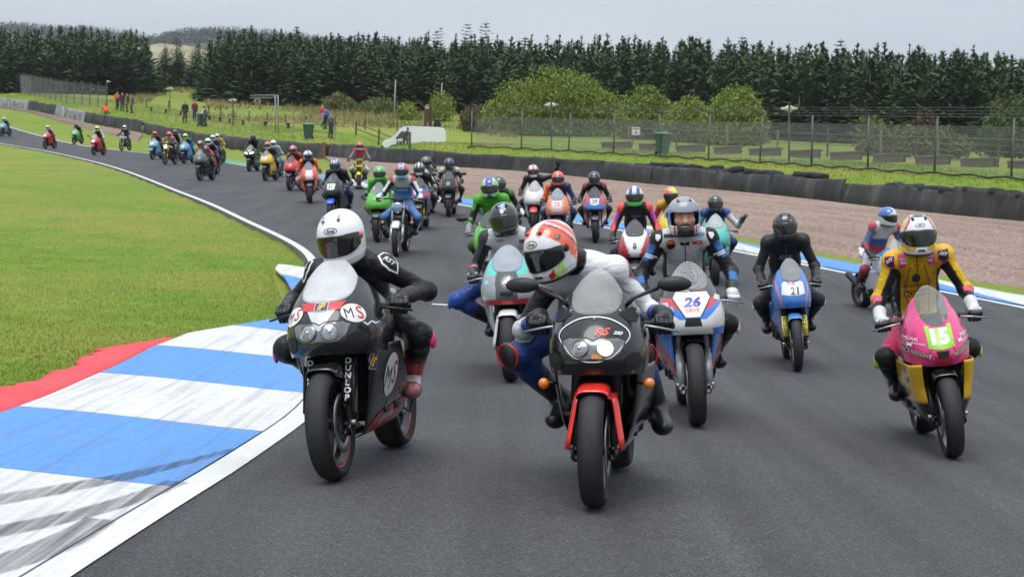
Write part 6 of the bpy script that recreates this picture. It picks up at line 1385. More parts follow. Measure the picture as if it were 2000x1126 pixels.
SF = dict(base=(.62, .62, .63), chest=(.62, .62, .63), shoulder=(.035, .037, .05), uarm=(.03, .032, .045), elbow=(.03, .032, .045), farm=lambda P, t, s: np.where((t > .3)[:, None], np.array((.62, .62, .63)), np.array((.45, .03, .04))), thigh=(.018, .05, .22), knee=(.014, .06, .30), shin=(.02, .05, .2), pelvis=(.02, .05, .2), belly=(.02, .05, .2), inner=BLK, neck=BLK)
rider(MF_, b, SF, 0, 'rider in white, black and blue leathers hanging off the grey number 4 bike', 'half', dict(base=(.018, .018, .019), decals=[hd_text('4', 0, 48, .075, ink((.25, .50, .85)), (0, .02), 0, .2, 1.1), sp_(poly2d((-.016, .016), (.016, .016), (.014, -.010), (0, -.020), (-.014, -.010)), (0, .010), PAPER, frame_dir(0, 26))]), dict(base=(.03, .03, .03), knuckle=(.35, .35, .35)), dict(base=BLK), [sd('OXLEY', (-.09, 1.18), .016, INK), sp_(rect2d(.05, .035), (.10, 1.165), ink((.12, .05, .06)))], NAVY, look=(8, 0, 5), neck=(-.72, -.03, 1.26), head=(-.645, -.045, 1.38), hip=(-1.02, -.08, .85), knee={-1: (.6, -1.2, .0), 1: (1, .2, .3)})
# ================================================================== THE REST OF THE FIELD
def two(main, arms=None, legs=None, shoulder=None, **k):
    d = dict(base=main, chest=main, belly=legs or main, uarm=arms or main, farm=arms or main, elbow=arms or main, thigh=legs or main, shin=legs or main, knee=legs or main, pelvis=legs or main, shoulder=shoulder or arms or main); d.update(k); return d
def hel(base, *rules, decals=()): return dict(base=base, rules=list(rules), decals=list(decals))
def top(c, w_=.35): return (lambda x, y, z: (abs(y) < w_) & (z > .2), c)
def cap_(c, zz=.45): return (lambda x, y, z: z > zz, c)
def chin(c): return (lambda x, y, z: (z < -.45) & (x > 0), c)
def sides(c): return (lambda x, y, z: abs(y) > .62, c)
def halves(c): return (lambda x, y, z: (y > .12) & (z > -.3) | ((z < -.3) & (y < -.1)), c)
K2 = (.018, .018, .020); W2 = (.64, .64, .65)
def entry(px_, py_, yaw, lean, lod, sp, blab, S, rlab, h, kind='up', num=None, lamps=None, gl=None, bo=None, sl=None, dec=(), extra=None, **o):
    M = ride_matrix(px_, py_, yaw, lean); b = motorcycle(M, sp, blab, lod)
    if 'cowl' in b:
        if lamps: headlamps(b, lamps[0], lod, lamps[1] if len(lamps) > 1 else .775, lamps[2] if len(lamps) > 2 else (False, False))
        if num:
            txt, pc, tc_ = num[:3]; z0 = num[3] if len(num) > 3 else .85
            if pc is not None: front_d(b, poly2d((-.095, .065), (.095, .065), (.085, -.06), (0, -.075), (-.085, -.06)), (0, z0), ink(pc), 'number_panel', 0, .004)
            if txt: front_d(b, text2d(txt, .085, 0, .04, 1.0), (0, z0), ink(tc_), 'number', 0, .008)
    elif num and 'board' in b:
        bd = b['board']; bvb = BVHTree.FromPolygons([tuple(v.co) for v in bd.data.vertices], [tuple(p.vertices) for p in bd.data.polygons]); decal(bd, bvb, text2d(num[0], .13, 0, .04), FRONT, (0, .90), ink(num[2]), 'number', 0, .004)
    if extra: extra(b)
    rider(M, b, S, lod, rlab, kind, h, gl, bo, list(dec), sl, **o); return b
def spec(paint, lower=None, **k): return dict(paint=paint, lower=lower or paint, **k)
SMK = m_screen('smoked_screen', (.12, .12, .125), .6)
# --- middle distance, right half
entry(1242, 596, 5, 3, 1, spec((.68, .68, .69), (.02, .02, .022), rules=[(lambda x, y, z: abs(y) > .10 + .4 * (z - .78), (.42, .025, .045))], screen=SMK, fork=DARK), 'red and white race motorcycle carrying number 8',
      two(K2, (.80, .09, .06), K2, (.80, .09, .06), inner=K2, farm=(.75, .08, .05), uarm=lambda P, t, s: np.where((abs(t - .45) < .2)[:, None], np.array((.45, .05, .50)), np.array((.80, .09, .06)))), 'rider in fluorescent red and purple with blue, white and green helmet', hel((.70, .70, .72), (lambda x, y, z: (z > .3) & (abs(abs(y) - .42) < .2), (.04, .07, .33)), chin((.10, .66, .10)), (lambda x, y, z: (z > .3) & (abs(y) < .14) & (z < .65), (.25, .62, .28))), num=('8', None, (.02, .02, .02), .82), gl=dict(base=K2), dec=[sp_(ellipse2d(.03, .03), (0, 1.12), ink((.10, .25, .5))), sp_(rect2d(.14, .014), (.02, 1.20), ink((.4, .05, .45)))])
entry(1312, 533, 6, 3, 1, spec((.66, .45, .02), (.66, .45, .02), fork=DARK), 'yellow motorcycle half hidden behind the number 26 rider', two((.60, .34, .02), (.45, .03, .03), (.62, .42, .02), (.62, .36, .02)), 'rider in yellow and dark red with red, yellow and lime knobbly helmet', hel((.015, .015, .016), cap_((.75, .10, .04), .25), (lambda x, y, z: (z > .25) & (y > .25), (.65, .75, .03)), (lambda x, y, z: (z > .6) & (abs(y) < .3), (.78, .40, .03))), 'half')
entry(1398, 557, 6, 2, 1, spec((.10, .48, .42), (.10, .45, .40), screen=m_screen('clear_i', (.6, .62, .63), .5), fork=DARK), 'teal and white motorcycle ridden one handed behind the number 26 rider', two(NAVY, (.60, .60, .62), NAVY, (.05, .09, .30), uarm_r=(.10, .45, .38)), 'rider in navy and white waving an open left hand past the number 26 rider', hel((.045, .046, .05)), 'half', wave=(1, (-.42, .46, 1.08), (.2, .9, .3)), gl=dict(base=(.30, .28, .22), palm=(.10, .09, .05), gaunt=(.10, .20, .30)), look=(4, 10, 0))
entry(1758, 622, -13, 0, 1, spec((.68, .68, .69), (.66, .66, .67), tail=(.70, .70, .70), exhaust=[(-1, (.03, .03, .032))], fork=DARK, rules=[(lambda x, y, z: z > .9, (.05, .20, .55))]), 'white motorcycle with a long black silencer turning in behind the pink bike', two((.05, .12, .34), (.10, .12, .24), (.32, .05, .07), (.45, .06, .09), farm=(.30, .04, .08), thigh=(.45, .44, .47), chest=lambda P, t, s: np.where((P[:, 2] > 1.14)[:, None], np.array((.64, .64, .65)), np.array((.04, .10, .32)))), 'rider in white, blue and red with a blue and white helmet, far right', hel((.68, .68, .70), (lambda x, y, z: (y < -.1) & (z > -.1) & (x < .75), (.04, .13, .45))), look=(6, 22, 0), bo=dict(base=K2))
entry(1163, 474.6, 3, 3, 1, spec((.05, .20, .58), (.35, .03, .04), rules=[(lambda x, y, z: (abs(y) > .12) & (z > .80), (.55, .05, .06)), (lambda x, y, z: z < .72, K2)], screen=SMK, fork=ALU), 'blue, red and white motorcycle carrying number 29', two(K2, (.022, .022, .024), K2, (.30, .05, .06), side=(.32, .03, .05), sidew=.10, farm=(.25, .03, .045)), 'rider in black and dark red with plain dark helmet on the number 29 bike', hel((.035, .036, .038), (lambda x, y, z: (z > .2) & (abs(y) < .2) & (z < .4), (.3, .3, .3))), 'half', num=('29', W2, (.02, .02, .02), .87), gl=dict(base=K2))
entry(1090, 484, 4, 3, 1, spec((.75, .20, .08), (.10, .12, .25), screen=m_screen('clear_l', (.45, .48, .52), .45), rules=[(lambda x, y, z: abs(y) < .12, (.62, .40, .42))], fork=DARK), 'orange and white motorcycle carrying number 33', two((.03, .05, .14), (.03, .05, .16), (.03, .04, .12), (.03, .05, .16), uarm_r=(.82, .15, .03), farm_r=(.82, .15, .03), shoulder_r=(.82, .15, .03), elbow_r=(.82, .15, .03)), 'rider in navy with one orange sleeve and a red helmet on the number 33 bike', hel((.75, .07, .05), chin((.80, .10, .05)), top((.75, .25, .2), .14)), 'up', num=('33', W2, (.55, .03, .05), .86), neck=(-.71, 0, 1.25), head=(-.63, 0, 1.37), sl=None, dec=[sp_(rect2d(.12, .05), (-.07, 1.02), ink((.75, .16, .03)))])
entry(1042, 458, 4, 1, 1, spec((.66, .66, .67), (.62, .62, .63), screen=m_screen('clear_m', (.6, .6, .62), .5), fender=(.55, .04, .06), fork=DARK), 'white motorcycle with red mudguard ridden by the waving rider in black', two((.016, .017, .019)), 'rider in black waving with a red and white helmet', hel((.66, .66, .67), top((.60, .05, .08), .24), sides((.45, .04, .05))), 'half', wave=(1, (-.50, .50, 1.50), (0, 1, -.2)), look=(4, 6, 4), gl=dict(base=K2), neck=(-.72, -.03, 1.26), head=(-.63, -.06, 1.385))
entry(962, 580, 4, 5, 1, spec((.10, .45, .03), K2, mirrors=True, screen=SMK, fork=DARK), 'green motorcycle with black mirrors behind the number 4 bike', two((.075, .32, .025), (.07, .30, .025), (.03, .10, .02), (.08, .36, .03), uarm=lambda P, t, s: np.where((t > .55)[:, None], np.array(K2), np.array((.075, .34, .025))), inner=K2, neck=(.02, .03, .1)), 'rider in bright green leathers with blue, white and green helmet', hel((.04, .05, .35), (lambda x, y, z: (abs(y) > .45), (.17, .60, .12)), (lambda x, y, z: (abs(abs(y) - .48) < .07), (.66, .66, .68)), chin((.20, .65, .12)), (lambda x, y, z: (z < -.5) & (abs(y) < .3) & (x > 0), (.04, .04, .30))), num=None, dec=[sd('KAWASAKI', (0.03, 1.08), .03, ink((.35, .55, .25)))], gl=dict(base=(.25, .25, .25)))
entry(974, 512, 4, 3, 1, spec(K2, K2, fork=DARK), 'dark motorcycle hidden behind the green rider', two((.03, .05, .025), (.022, .03, .02), None, (.10, .20, .03)), 'rider in dark green and black with smoky grey helmet behind the bright green one', hel((.055, .058, .060)), 'half')
# --- middle distance, left half
def rd_tank(b): pass
entry(774, 503, 3, 1, 1, dict(style='naked', paint=(.10, .015, .02), tail=(.10, .015, .02), rim=(.4, .4, .4), fork=ALU, usd=False, fender=(.68, .68, .69), fender_arc=(40, 175), indicators=True, lamp=pm('blue_lens', (.16, .30, .45), .1, coat=1), frame=DARK, exhaust=[(-1, (.3, .3, .3)), (1, (.3, .3, .3))], rad=.31), 'old maroon roadster with round chrome headlight and white front mudguard', two((.62, .62, .63), (.62, .62, .63), (.10, .22, .50), (.45, .06, .08), chest=lambda P, t, s: np.where((P[:, 2] < 1.20)[:, None], np.array((.05, .16, .42)), np.array((.55, .52, .52))), farm=(.10, .25, .55), inner=K2, elbow=(.08, .2, .5)), 'upright rider in white and blue leathers with red, blue and white helmet', hel((.66, .66, .68), (lambda x, y, z: (abs(y) > .28) & (z > .15), (.60, .05, .08)), (lambda x, y, z: (abs(y) < .28) & (z > .3), (.10, .18, .5)), (lambda x, y, z: (z < -.35) & (abs(y) < .5) & (x > 0), (.10, .40, .70)), (lambda x, y, z: (abs(abs(y) - .3) < .05) & (z > .15), (.7, .7, .7))), 'naked', gl=dict(base=(.6, .6, .6), finger=K2), dec=[sd('YAMAHA', (0, 1.15), .035, PAPER)])
entry(738, 474, 4, 3, 1, spec((.12, .45, .06), (.10, .35, .05), mirrors=True, fork=DARK, exhaust=[(-1, (.2, .4, .2))]), 'green motorcycle following the maroon roadster', two((.10, .38, .06)), 'rider in green with green helmet hidden behind the roadster rider', hel((.10, .40, .10)), 'half')
entry(820, 451, 2, 4, 1, spec((.10, .11, .30), K2, rules=[(lambda x, y, z: (abs(y) > .10) & (z < .82), (.65, .09, .05)), (lambda x, y, z: (z < .73), (.05, .10, .40)), (lambda x, y, z: z > .91, K2)], screen=SMK, fork=GOLD), 'black, red and blue motorcycle with gold forks and a white number board', two(K2, K2, K2, (.020, .02, .022), farm=(.62, .62, .60), elbow=(.45, .45, .05)), 'rider in black with lime piping and a white helmet with black star stripes', hel((.66, .66, .67), (lambda x, y, z: (abs(y) < .5) & (z > .25) & (abs(y) > .14), (.02, .03, .025)), sides((.03, .03, .03))), 'half', num=('44', W2, (.03, .06, .40), .86), gl=dict(base=K2))
entry(830, 419, 4, 3, 1, spec((.66, .66, .68), (.45, .55, .05), fork=DARK, screen=m_screen('clear_w', (.6, .6, .62), .5)), 'white and lime motorcycle carrying number 17', two((.42, .42, .41), (.35, .35, .34), K2), 'rider in pale grey lifting a hand to the grey helmet on the number 17 bike', hel((.10, .105, .11)), 'half', num=('17', W2, (.03, .08, .40), .86), wave=(1, (-.48, .20, 1.28), (0, 0, 1)), gl=dict(base=K2), look=(10, 12, 0))
entry(877, 424, 2, 3, 1, spec(K2, K2, rules=[(lambda x, y, z: (abs(y) > .17) & (z > .78), (.35, .03, .05))], screen=SMK, mirrors=True, fork=DARK, exhaust=[(-1, (.5, .5, .5))]), 'black and red motorcycle with a bright silencer, right of the number 17 bike', two(K2, (.60, .56, .55), K2, (.62, .50, .46), chest=(.45, .44, .44), uarm=K2, side=K2, sidew=.09), 'rider in white and black with a dark blue helmet on the black and red bike', hel((.020, .035, .11)), 'half', lamps=('slits', .80))
entry(649, 440, 6, 3, 1, spec((.020, .021, .024), K2, screen=SMK, fender=(.03, .10, .55), fork=DARK, rim=(.02, .05, .35), mirrors=False), 'black motorcycle with blue front mudguard and number 11 board', two((.016, .02, .024), None, (.015, .03, .10)), 'rider in black and dark blue with blue and white starred helmet', hel((.05, .07, .33), (lambda x, y, z: (abs(abs(y) - .45) < .10) & (z > .0), (.6, .6, .65)), (lambda x, y, z: (abs(y) < .15) & (z > .45) & (z < .8), (.65, .65, .7)), chin((.08, .08, .1))), 'half', num=('11', W2, (.02, .02, .02), .87), gl=dict(base=K2))
entry(606, 398, -8, 4, 1, spec((.78, .07, .04), (.75, .06, .035), rules=[(lambda x, y, z: abs(y) < .10, (.68, .62, .62))], rim=(.55, .55, .55), exhaust=[(-1, (.5, .5, .5))], fork=DARK), 'red and white motorcycle behind the number 11 bike', two(K2, (.75, .16, .03), (.6, .6, .6), (.75, .16, .03), chest=K2), 'rider in orange and black with white helmet striped in blue', hel((.66, .66, .68), (lambda x, y, z: (y > -.35) & (y < .05), (.04, .12, .42)), chin((.03, .06, .3))), 'half', look=(8, 14, 0))
entry(567, 373, 8, 3, 1, spec((.55, .045, .06), (.50, .04, .05), screen=SMK, fork=DARK), 'dark red sports motorcycle ahead of the yellow pair', two(K2, (.16, .03, .03), K2, (.30, .08, .08), chest=(.30, .03, .04)), 'rider in black and maroon with red and pale blue helmet', hel((.62, .06, .09), top((.55, .35, .5), .22), chin((.25, .02, .03))), 'half')
entry(700, 370.7, -4, 0, 1, dict(style='mini', paint=(.50, .72, .03), tail=(.05, .12, .45), tank=(.50, .72, .03), rim=(.02, .10, .45), fender=(.50, .72, .03), fender_arc=(45, 120), board=(.80, .50, .02), rad=.30, fork=GOLD), 'lime and blue supermoto carrying a yellow board with number 87', two((.45, .04, .05), (.20, .20, .20), (.50, .50, .5), (.55, .04, .05), side=(.2, .2, .2), sidew=.10), 'rider in red and grey with red helmet on the lime supermoto', hel((.66, .05, .07), (lambda x, y, z: (z > -.4) & (z < .1) & (x > 0), (.70, .65, .65)), chin((.65, .6, .6))), 'naked', num=('87', None, (.02, .02, .02)))
# --- far pack
entry(529, 346, 8, 3, 2, spec((.50, .60, .70), (.20, .35, .55)), 'pale blue motorcycle tucked behind the yellow one', two((.35, .37, .40)), 'rider in grey with plain white helmet behind the yellow bike', hel((.70, .70, .72)), 'half')
entry(519, 353.7, 8, 4, 2, spec((.72, .46, .02), (.70, .44, .02), fork=DARK), 'bright yellow sports motorcycle', two(K2), 'rider in black with red and white helmet on the bright yellow bike', hel((.65, .60, .6), cap_((.62, .07, .07), .15)), 'half', num=('1', (.45, .6, .75), (.03, .08, .3)))
entry(487, 335, 6, 2, 2, spec((.030, .032, .036), (.03, .05, .08), mirrors=True, wide=1.15), 'dark touring motorcycle with two white headlights', two((.016, .017, .018)), 'rider all in black on the dark touring bike', hel((.018, .018, .02)), 'naked', lamps=('slits', .82, (True, True)), num=('', (.50, .75, .03), None, .96))
entry(392, 353.6, 8, 8, 2, spec((.09, .095, .10), K2, exhaust=[(-1, (.6, .6, .6))]), 'black and silver motorcycle leaning with a bright silencer', two((.45, .45, .46), (.35, .05, .07), K2, (.50, .06, .10)), 'rider in grey and red with navy, red and white helmet', hel((.05, .04, .09), (lambda x, y, z: (abs(abs(y) - .4) < .16), (.6, .08, .12)), top((.6, .6, .62), .1)), 'half')
entry(403, 342, 8, 5, 2, spec((.72, .12, .07), (.70, .10, .06)), 'orange red motorcycle beside the black and silver one', two(K2), 'rider in black with white helmet on the orange red bike', hel((.70, .70, .71)), 'half')
entry(412, 324, 8, 4, 2, spec((.60, .62, .66), (.05, .10, .35)), 'white and blue motorcycle near the green painted edge', two((.03, .045, .09)), 'rider in navy with white helmet on the white and blue bike', hel((.68, .68, .70)), 'half')
entry(420, 318, 8, 3, 2, spec((.40, .40, .42), K2), 'grey motorcycle behind the white and blue one', two((.60, .38, .03)), 'rider in yellow with pale helmet behind the white and blue bike', hel((.55, .57, .58)), 'half')
entry(360, 320, 8, 6, 2, spec((.10, .32, .62), (.10, .30, .58), rules=[(lambda x, y, z: abs(y) < .05, (.65, .6, .05))]), 'blue and yellow motorcycle left of the orange red one', two((.03, .10, .28), (.05, .2, .2)), 'rider in blue with lime yellow helmet', hel((.60, .70, .03)), 'half')
entry(337, 315, 8, 4, 2, spec(K2), 'dark motorcycle behind the gold headlight bike', two(K2, (.35, .35, .35)), 'rider in black with dark helmet behind the gold bike', hel((.06, .05, .05)), 'up')
entry(323, 322, 8, 3, 2, dict(style='naked', paint=(.50, .32, .05), lamp=LAMP_ON, fork=GOLD), 'gold naked motorcycle with a lit headlight', two((.45, .45, .46), (.30, .12, .13), K2), 'rider in grey with red helmet on the gold bike', hel((.75, .07, .06)), 'naked', head=(-.70, 0, 1.44), neck=(-.78, 0, 1.32))
entry(298, 311.6, 8, 3, 2, spec((.22, .48, .70), (.20, .45, .68), fender=(.1, .35, .65)), 'light blue race motorcycle with white nose panel', two((.030, .02, .022), (.10, .02, .02)), 'rider in black with red helmet on the light blue bike', hel((.60, .05, .05)), 'half', num=('', W2, None))
entry(237.6, 295, 8, 4, 2, dict(style='naked', paint=(.5, .5, .52), lamp=pm('white_board', (.6, .6, .6), .5), lamp_body=ALU, fork=ALU), 'silver naked motorcycle on the outside of the bend', two(K2, (.05, .04, .04)), 'rider in black with white helmet on the silver naked bike', hel((.66, .66, .70)), 'naked')
entry(184, 303.7, 8, 3, 2, spec((.62, .03, .05), (.60, .03, .05), mirrors=True, fender=(.60, .03, .05)), 'bright red motorcycle with one lit headlight', two(K2, (.62, .62, .62), K2, (.6, .6, .6)), 'rider in black and white with lime helmet on the red headlight bike', hel((.62, .78, .03)), 'up', lamps=('single', .80, (True, True)))
entry(145, 282, 8, 3, 2, spec((.20, .50, .20), (.10, .25, .10)), 'green motorcycle far up the track', two((.020, .024, .02)), 'rider in dark clothes with dark helmet on the far green bike', hel((.03, .035, .03)), 'half')
entry(89, 290.7, 8, 3, 2, spec((.60, .04, .06), (.58, .04, .05)), 'red motorcycle with pale number panel far up the track at the left', two((.25, .03, .04), (.4, .3, .3), K2, (.5, .45, .45)), 'rider in red and white with silver helmet on the far red bike', hel((.50, .55, .60)), 'half', num=('', W2, None))
entry(4, 267, 8, 3, 2, spec((.20, .40, .50), (.15, .3, .4)), 'pale blue motorcycle cut by the left edge of the picture', two((.05, .07, .09)), 'rider in dark blue with pale helmet at the left edge of the picture', hel((.50, .60, .65)), 'half')
# ================================================================== PEOPLE ON THE BANK AND OTHER THINGS THERE
def person(px_, py_, face, top_, legs, label, hair=(.03, .02, .015), pose_='stand', hgt=1.75, arms=None):
    X, Y, Z = pix(px_, py_); M = Matrix.Translation((X, Y, Z)) @ Matrix.Rotation(R(face), 4, 'Z') @ Matrix.Scale(hgt / 1.75, 4)
    root = empty('person', M); tag(root, label, 'person', 'people on the grass bank')
    if pose_ == 'sit':
        hip = A3(0, 0, .16); nk = A3(-.12, 0, .66); hd = A3(-.10, 0, .83); an = [A3(.62, s * .14, .08) for s in (-1, 1)]; kp = A3(.2, 0, 1)
        wr = [A3(-.38, -.25, .10), A3(.30, .22, .42)]
    else:
        hip = A3(0, 0, .93); nk = A3(.0, 0, 1.43); hd = A3(.03, 0, 1.62); an = [A3(.0, s * .11, .09) for s in (-1, 1)]; kp = A3(1, 0, 0)
        wr = [A3(.06, s * .24, .86) for s in (-1, 1)]
        if pose_ == 'lean': nk = A3(.16, 0, 1.38); hd = A3(.24, 0, 1.55); wr = [A3(.45, s * .16, 1.08) for s in (-1, 1)]
        if pose_ == 'hips': wr = [A3(.10, s * .22, 1.0) for s in (-1, 1)]
    J = dict(hip=hip, neck=nk, head=(*hd, 0, 0, 0), back=A3(-.02, 0, 0)); J.update({k: [None, None] for k in ('sh', 'el', 'wr', 'hp', 'kn', 'an', 'toe', 'palm')}); J['grip'] = (None, None)
    for i, s in ((0, -1), (1, 1)):
        J['sh'][i] = nk + A3(0, s * .175, -.05); J['wr'][i] = wr[i]; J['el'][i] = ik(J['sh'][i], wr[i], .29, .27, A3(-.8, s * .5, -.3)); J['hp'][i] = hip + A3(0, s * .09, 0); J['an'][i] = an[i]; J['kn'][i] = ik(J['hp'][i], an[i], .44, .43, kp); J['toe'][i] = an[i] + A3(.14, s * .03, -.05); J['palm'][i] = A3(1, 0, 0)
    S = two(top_, arms or top_, legs); S['neck'] = (.45, .26, .19); skin = {k: (.45, .26, .19) for k in ('base', 'palm', 'finger', 'thumb')}; skin['gaunt'] = arms or top_
    figure(root, J, S, 2, CLOTH, None, skin, dict(base=(.03, .025, .02)), hump=False, bulk=1.02)
    pr = [ell(hd, (.098, .078, .118), 'f'), ell(hd + A3(.02, 0, -.07), (.07, .06, .06), 'f'), cap(hd + A3(.095, 0, .0), hd + A3(.112, 0, -.025), .012, .015, 'f', .01), ell(hd + A3(0, .078, -.01), (.02, .012, .03), 'f', .01), ell(hd + A3(0, -.078, -.01), (.02, .012, .03), 'f', .01)]
    v, f = sdf_mesh(pr, .014); mobj('head', (v, f), SKIN, root, col=np.tile(np.array((.45, .26, .19)), (len(v), 1)))
    pr = [ell(hd + A3(-.022, 0, .035), (.098, .088, .105), 'h')]; v, f = sdf_mesh(pr, .016); m = v[:, 2] > hd[2] - .03 + .5 * np.maximum(0, v[:, 0] - hd[0] - .02); keep = [q for q in f if m[q].all()]; mobj('hair', (v, [tuple(map(int, q)) for q in keep]), cmat(hair, 'hair', .8, 0), root)
FO = (.88, .14, .03)
person(206, 222, -60, FO, FO, 'marshal in orange overalls sitting on the bank above the barrier', pose_='sit')
person(228, 215, -40, FO, (.02, .02, .025), 'marshal standing in an orange jacket and dark trousers by the mesh fence end')
person(238, 217, -60, (.03, .03, .035), (.03, .03, .035), 'onlooker in dark clothes just right of the standing orange marshal')
person(249, 219, 200, (.02, .025, .03), (.03, .03, .05), 'left of two dark clothed onlookers by the first wooden posts')
person(258, 221, 210, (.06, .075, .10), (.03, .04, .07), 'right of two onlookers by the first wooden posts, in grey blue')
person(361, 240, -70, (.018, .02, .024), (.025, .025, .03), 'spectator in a black coat behind the pale wooden posts', hgt=1.85)
person(380, 236, -60, (.20, .025, .035), (.03, .03, .035), 'spectator in a dark red coat between two others')
person(402, 247, 160, (.045, .05, .07), (.05, .055, .08), 'spectator in navy waistcoat and white sleeves leaning on the green bin', pose_='lean', arms=(.5, .5, .52))
person(629, 247, -30, (.62, .03, .04), (.25, .27, .30), 'spectator in a red jacket beside the one in blue', hair=(.35, .3, .28))
person(636, 252, 150, (.05, .12, .55), (.02, .02, .025), 'spectator in a royal blue jacket beside the one in red')
person(645, 270, -50, (.10, .105, .11), (.025, .03, .04), 'spectator in grey camouflage leaning by the last pale post')
person(853, 272, 120, (.02, .025, .02), (.03, .05, .04), 'figure in dark clothes half hidden behind the rusty pillar')
# wheelie bins
def wheelie_bin(px_, py_, label, rot):
    X, Y, Z = pix(px_, py_); e = empty('wheelie_bin', Matrix.Translation((X, Y, Z)) @ Matrix.Rotation(R(rot), 4, 'Z')); tag(e, label, 'bin', 'green wheelie bins')
    BG = pm('bin_green', (.030, .085, .055), .5, var=.15); BL = pm('bin_lid', (.16, .26, .19), .5)
    v = [(-.22, -.20, .06), (.22, -.20, .06), (.22, .20, .06), (-.22, .20, .06), (-.29, -.30, .98), (.29, -.30, .98), (.29, .30, .98), (-.29, .30, .98)]
    mobj('body', (np.array(v), [(3, 2, 1, 0), (4, 5, 6, 7), (0, 1, 5, 4), (1, 2, 6, 5), (2, 3, 7, 6), (3, 0, 4, 7)]), BG, e, smooth=False); mobj('rim', rbox((0, 0, .97), (.62, .65, .05), .015), BG, e, smooth=False)
    mobj('lid', join([xf(rbox((0, 0, 0), (.64, .66, .05), .02), T(0, .0, 1.03, 6)), xf(rbox((0, .02, .03), (.46, .46, .04), .018), T(0, 0, 1.03, 6))]), BL, e, smooth=False); mobj('handle', tube([(-.22, .33, .98), (-.22, .40, 1.0), (.22, .40, 1.0), (.22, .33, .98)], .018, 6), BG, e)
    for s in (-1, 1): mobj('wheel', xf(lathe([(0, -.025), (.10, -.025), (.10, .025), (0, .025)], 14, False), T(s * .25, .22, .10, 0, 0, 90)), BLACKP, e)
wheelie_bin(1294, 303, 'green wheelie bin with pale lid below the fence beside the numbered sign', 20); wheelie_bin(602, 272, 'green wheelie bin among the pale wooden posts', -20); wheelie_bin(393, 247, 'green wheelie bin leaned on by the spectator in white sleeves', 30)
# numbered sign
X, Y, Z = pix(1241, 288); e = empty('marker_sign', Matrix.Translation((X, Y, Z)) @ Matrix.Rotation(R(-4), 4, 'Z')); tag(e, 'small white square sign with a red 4 on the mesh fence', 'sign')
bd = mobj('board', rbox((0, 0, 1.02), (.52, .03, .50), .006), PAPER, e, smooth=False); bvb = BVHTree.FromPolygons([tuple(v.co) for v in bd.data.vertices], [tuple(p.vertices) for p in bd.data.polygons]); FS = (A3(0, -2, 0), A3(1, 0, 0), A3(0, 0, 1), A3(0, 1, 0))
decal(bd, bvb, text2d('4', .22, 0, .05, 1.0), FS, (0, .94), ink((.62, .05, .08)), 'number', 0, .004, 0); decal(bd, bvb, text2d('Rad Mark', .075, 0, .02, 1.0), FS, (0, 1.17), INK, 'lettering', 0, .004, 0); mobj('post', tube([(-.2, .04, -.1), (-.2, .04, 1.1)], .03, 6), STEEL, e)
# loudspeaker posts
def horn_post(px_, py_, hgt, label, two_=True):
    X, Y, Z = pix(px_, py_); e = empty('loudspeaker_post', Matrix.Translation((X, Y, Z)) @ Matrix.Rotation(R(-3), 4, 'Y')); tag(e, label, 'loudspeaker'); mobj('pole', tube([(0, 0, -.2), (.04, 0, hgt)], .045, 7), WOODD, e)
    for s in ((-1, 1) if two_ else (1,)):
        mobj('horn', xf(lathe([(.03, -.16), (.05, -.12), (.06, -.05), (.09, .05), (.15, .14), (.165, .15), (.14, .13), (.05, .0)], 16, False), T(.04 + s * .20, 0, hgt + .06, 0, 0, -s * 90 + 180)), pm('horn_cream', (.52, .50, .43), .5), e)
horn_post(1077, 291, 2.25, 'loudspeaker post with two cream horns in front of the willow clump'); horn_post(1541, 316, 2.15, 'loudspeaker post with two pale horns at the right of the tall fence'); horn_post(455, 246, 2.0, 'small loudspeaker post behind the post fence, right of the spectators'); horn_post(332, 216, 2.0, 'small loudspeaker post behind the spectators by the first posts'); horn_post(209, 214, 2.6, 'loudspeaker post at the end of the far left mesh fence', False)
# tall poles
for a, b_, hh, lb in ((769, 243, 3.9, 'tall pale pole standing in the field above the white van'), (860, 232, 3.4, 'tall pale pole standing right of the rusty pillar')):
    X, Y, Z = pix(a, b_); tag(mobj('pole', tube([(X, Y, Z - .2), (X + .06, Y, Z + hh)], [.06, .045], 7), pm('pale_pole', (.33, .33, .31), .7)), lb, 'pole', 'tall poles in the field')
# rusty pillar
X, Y, Z = pix(834, 276); e = empty('rusty_pillar', Matrix.Translation((X, Y, Z))); tag(e, 'rusty brown box pillar with a cream horn on top in front of the white van', 'pillar'); RST = pm('rust', (.085, .045, .028), .85, var=.45, scale=5)
mobj('column', rbox((0, 0, 1.15), (.52, .5, 2.5), .02), RST, e, smooth=False); mobj('lower_panel', rbox((.12, -.27, .45), (.34, .05, .9), .01), pm('pillar_green', (.05, .06, .035), .8), e, smooth=False); mobj('edge_angle', rbox((.30, -.1, 1.1), (.07, .5, 2.3), .01), WOODD, e, smooth=False)
mobj('horn', xf(lathe([(.03, -.16), (.06, -.08), (.10, .04), (.18, .15), (.16, .14), (.05, 0)], 14, False), T(0, -.1, 2.52, 0, 0, 160)), pm('horn_cream', (.52, .50, .43), .5), e); mobj('notice', rbox((.02, -.262, 1.2), (.2, .012, .32), .003), pm('faded_notice', (.25, .15, .13), .8, var=.5), e, smooth=False)
for k in (0, 1): mobj('arm', tube([(-.1, 0, 2.35 - .1 * k), (-1.0 + .3 * k, .1, 3.05 - .05 * k)], .025, 5), WOODD, e)
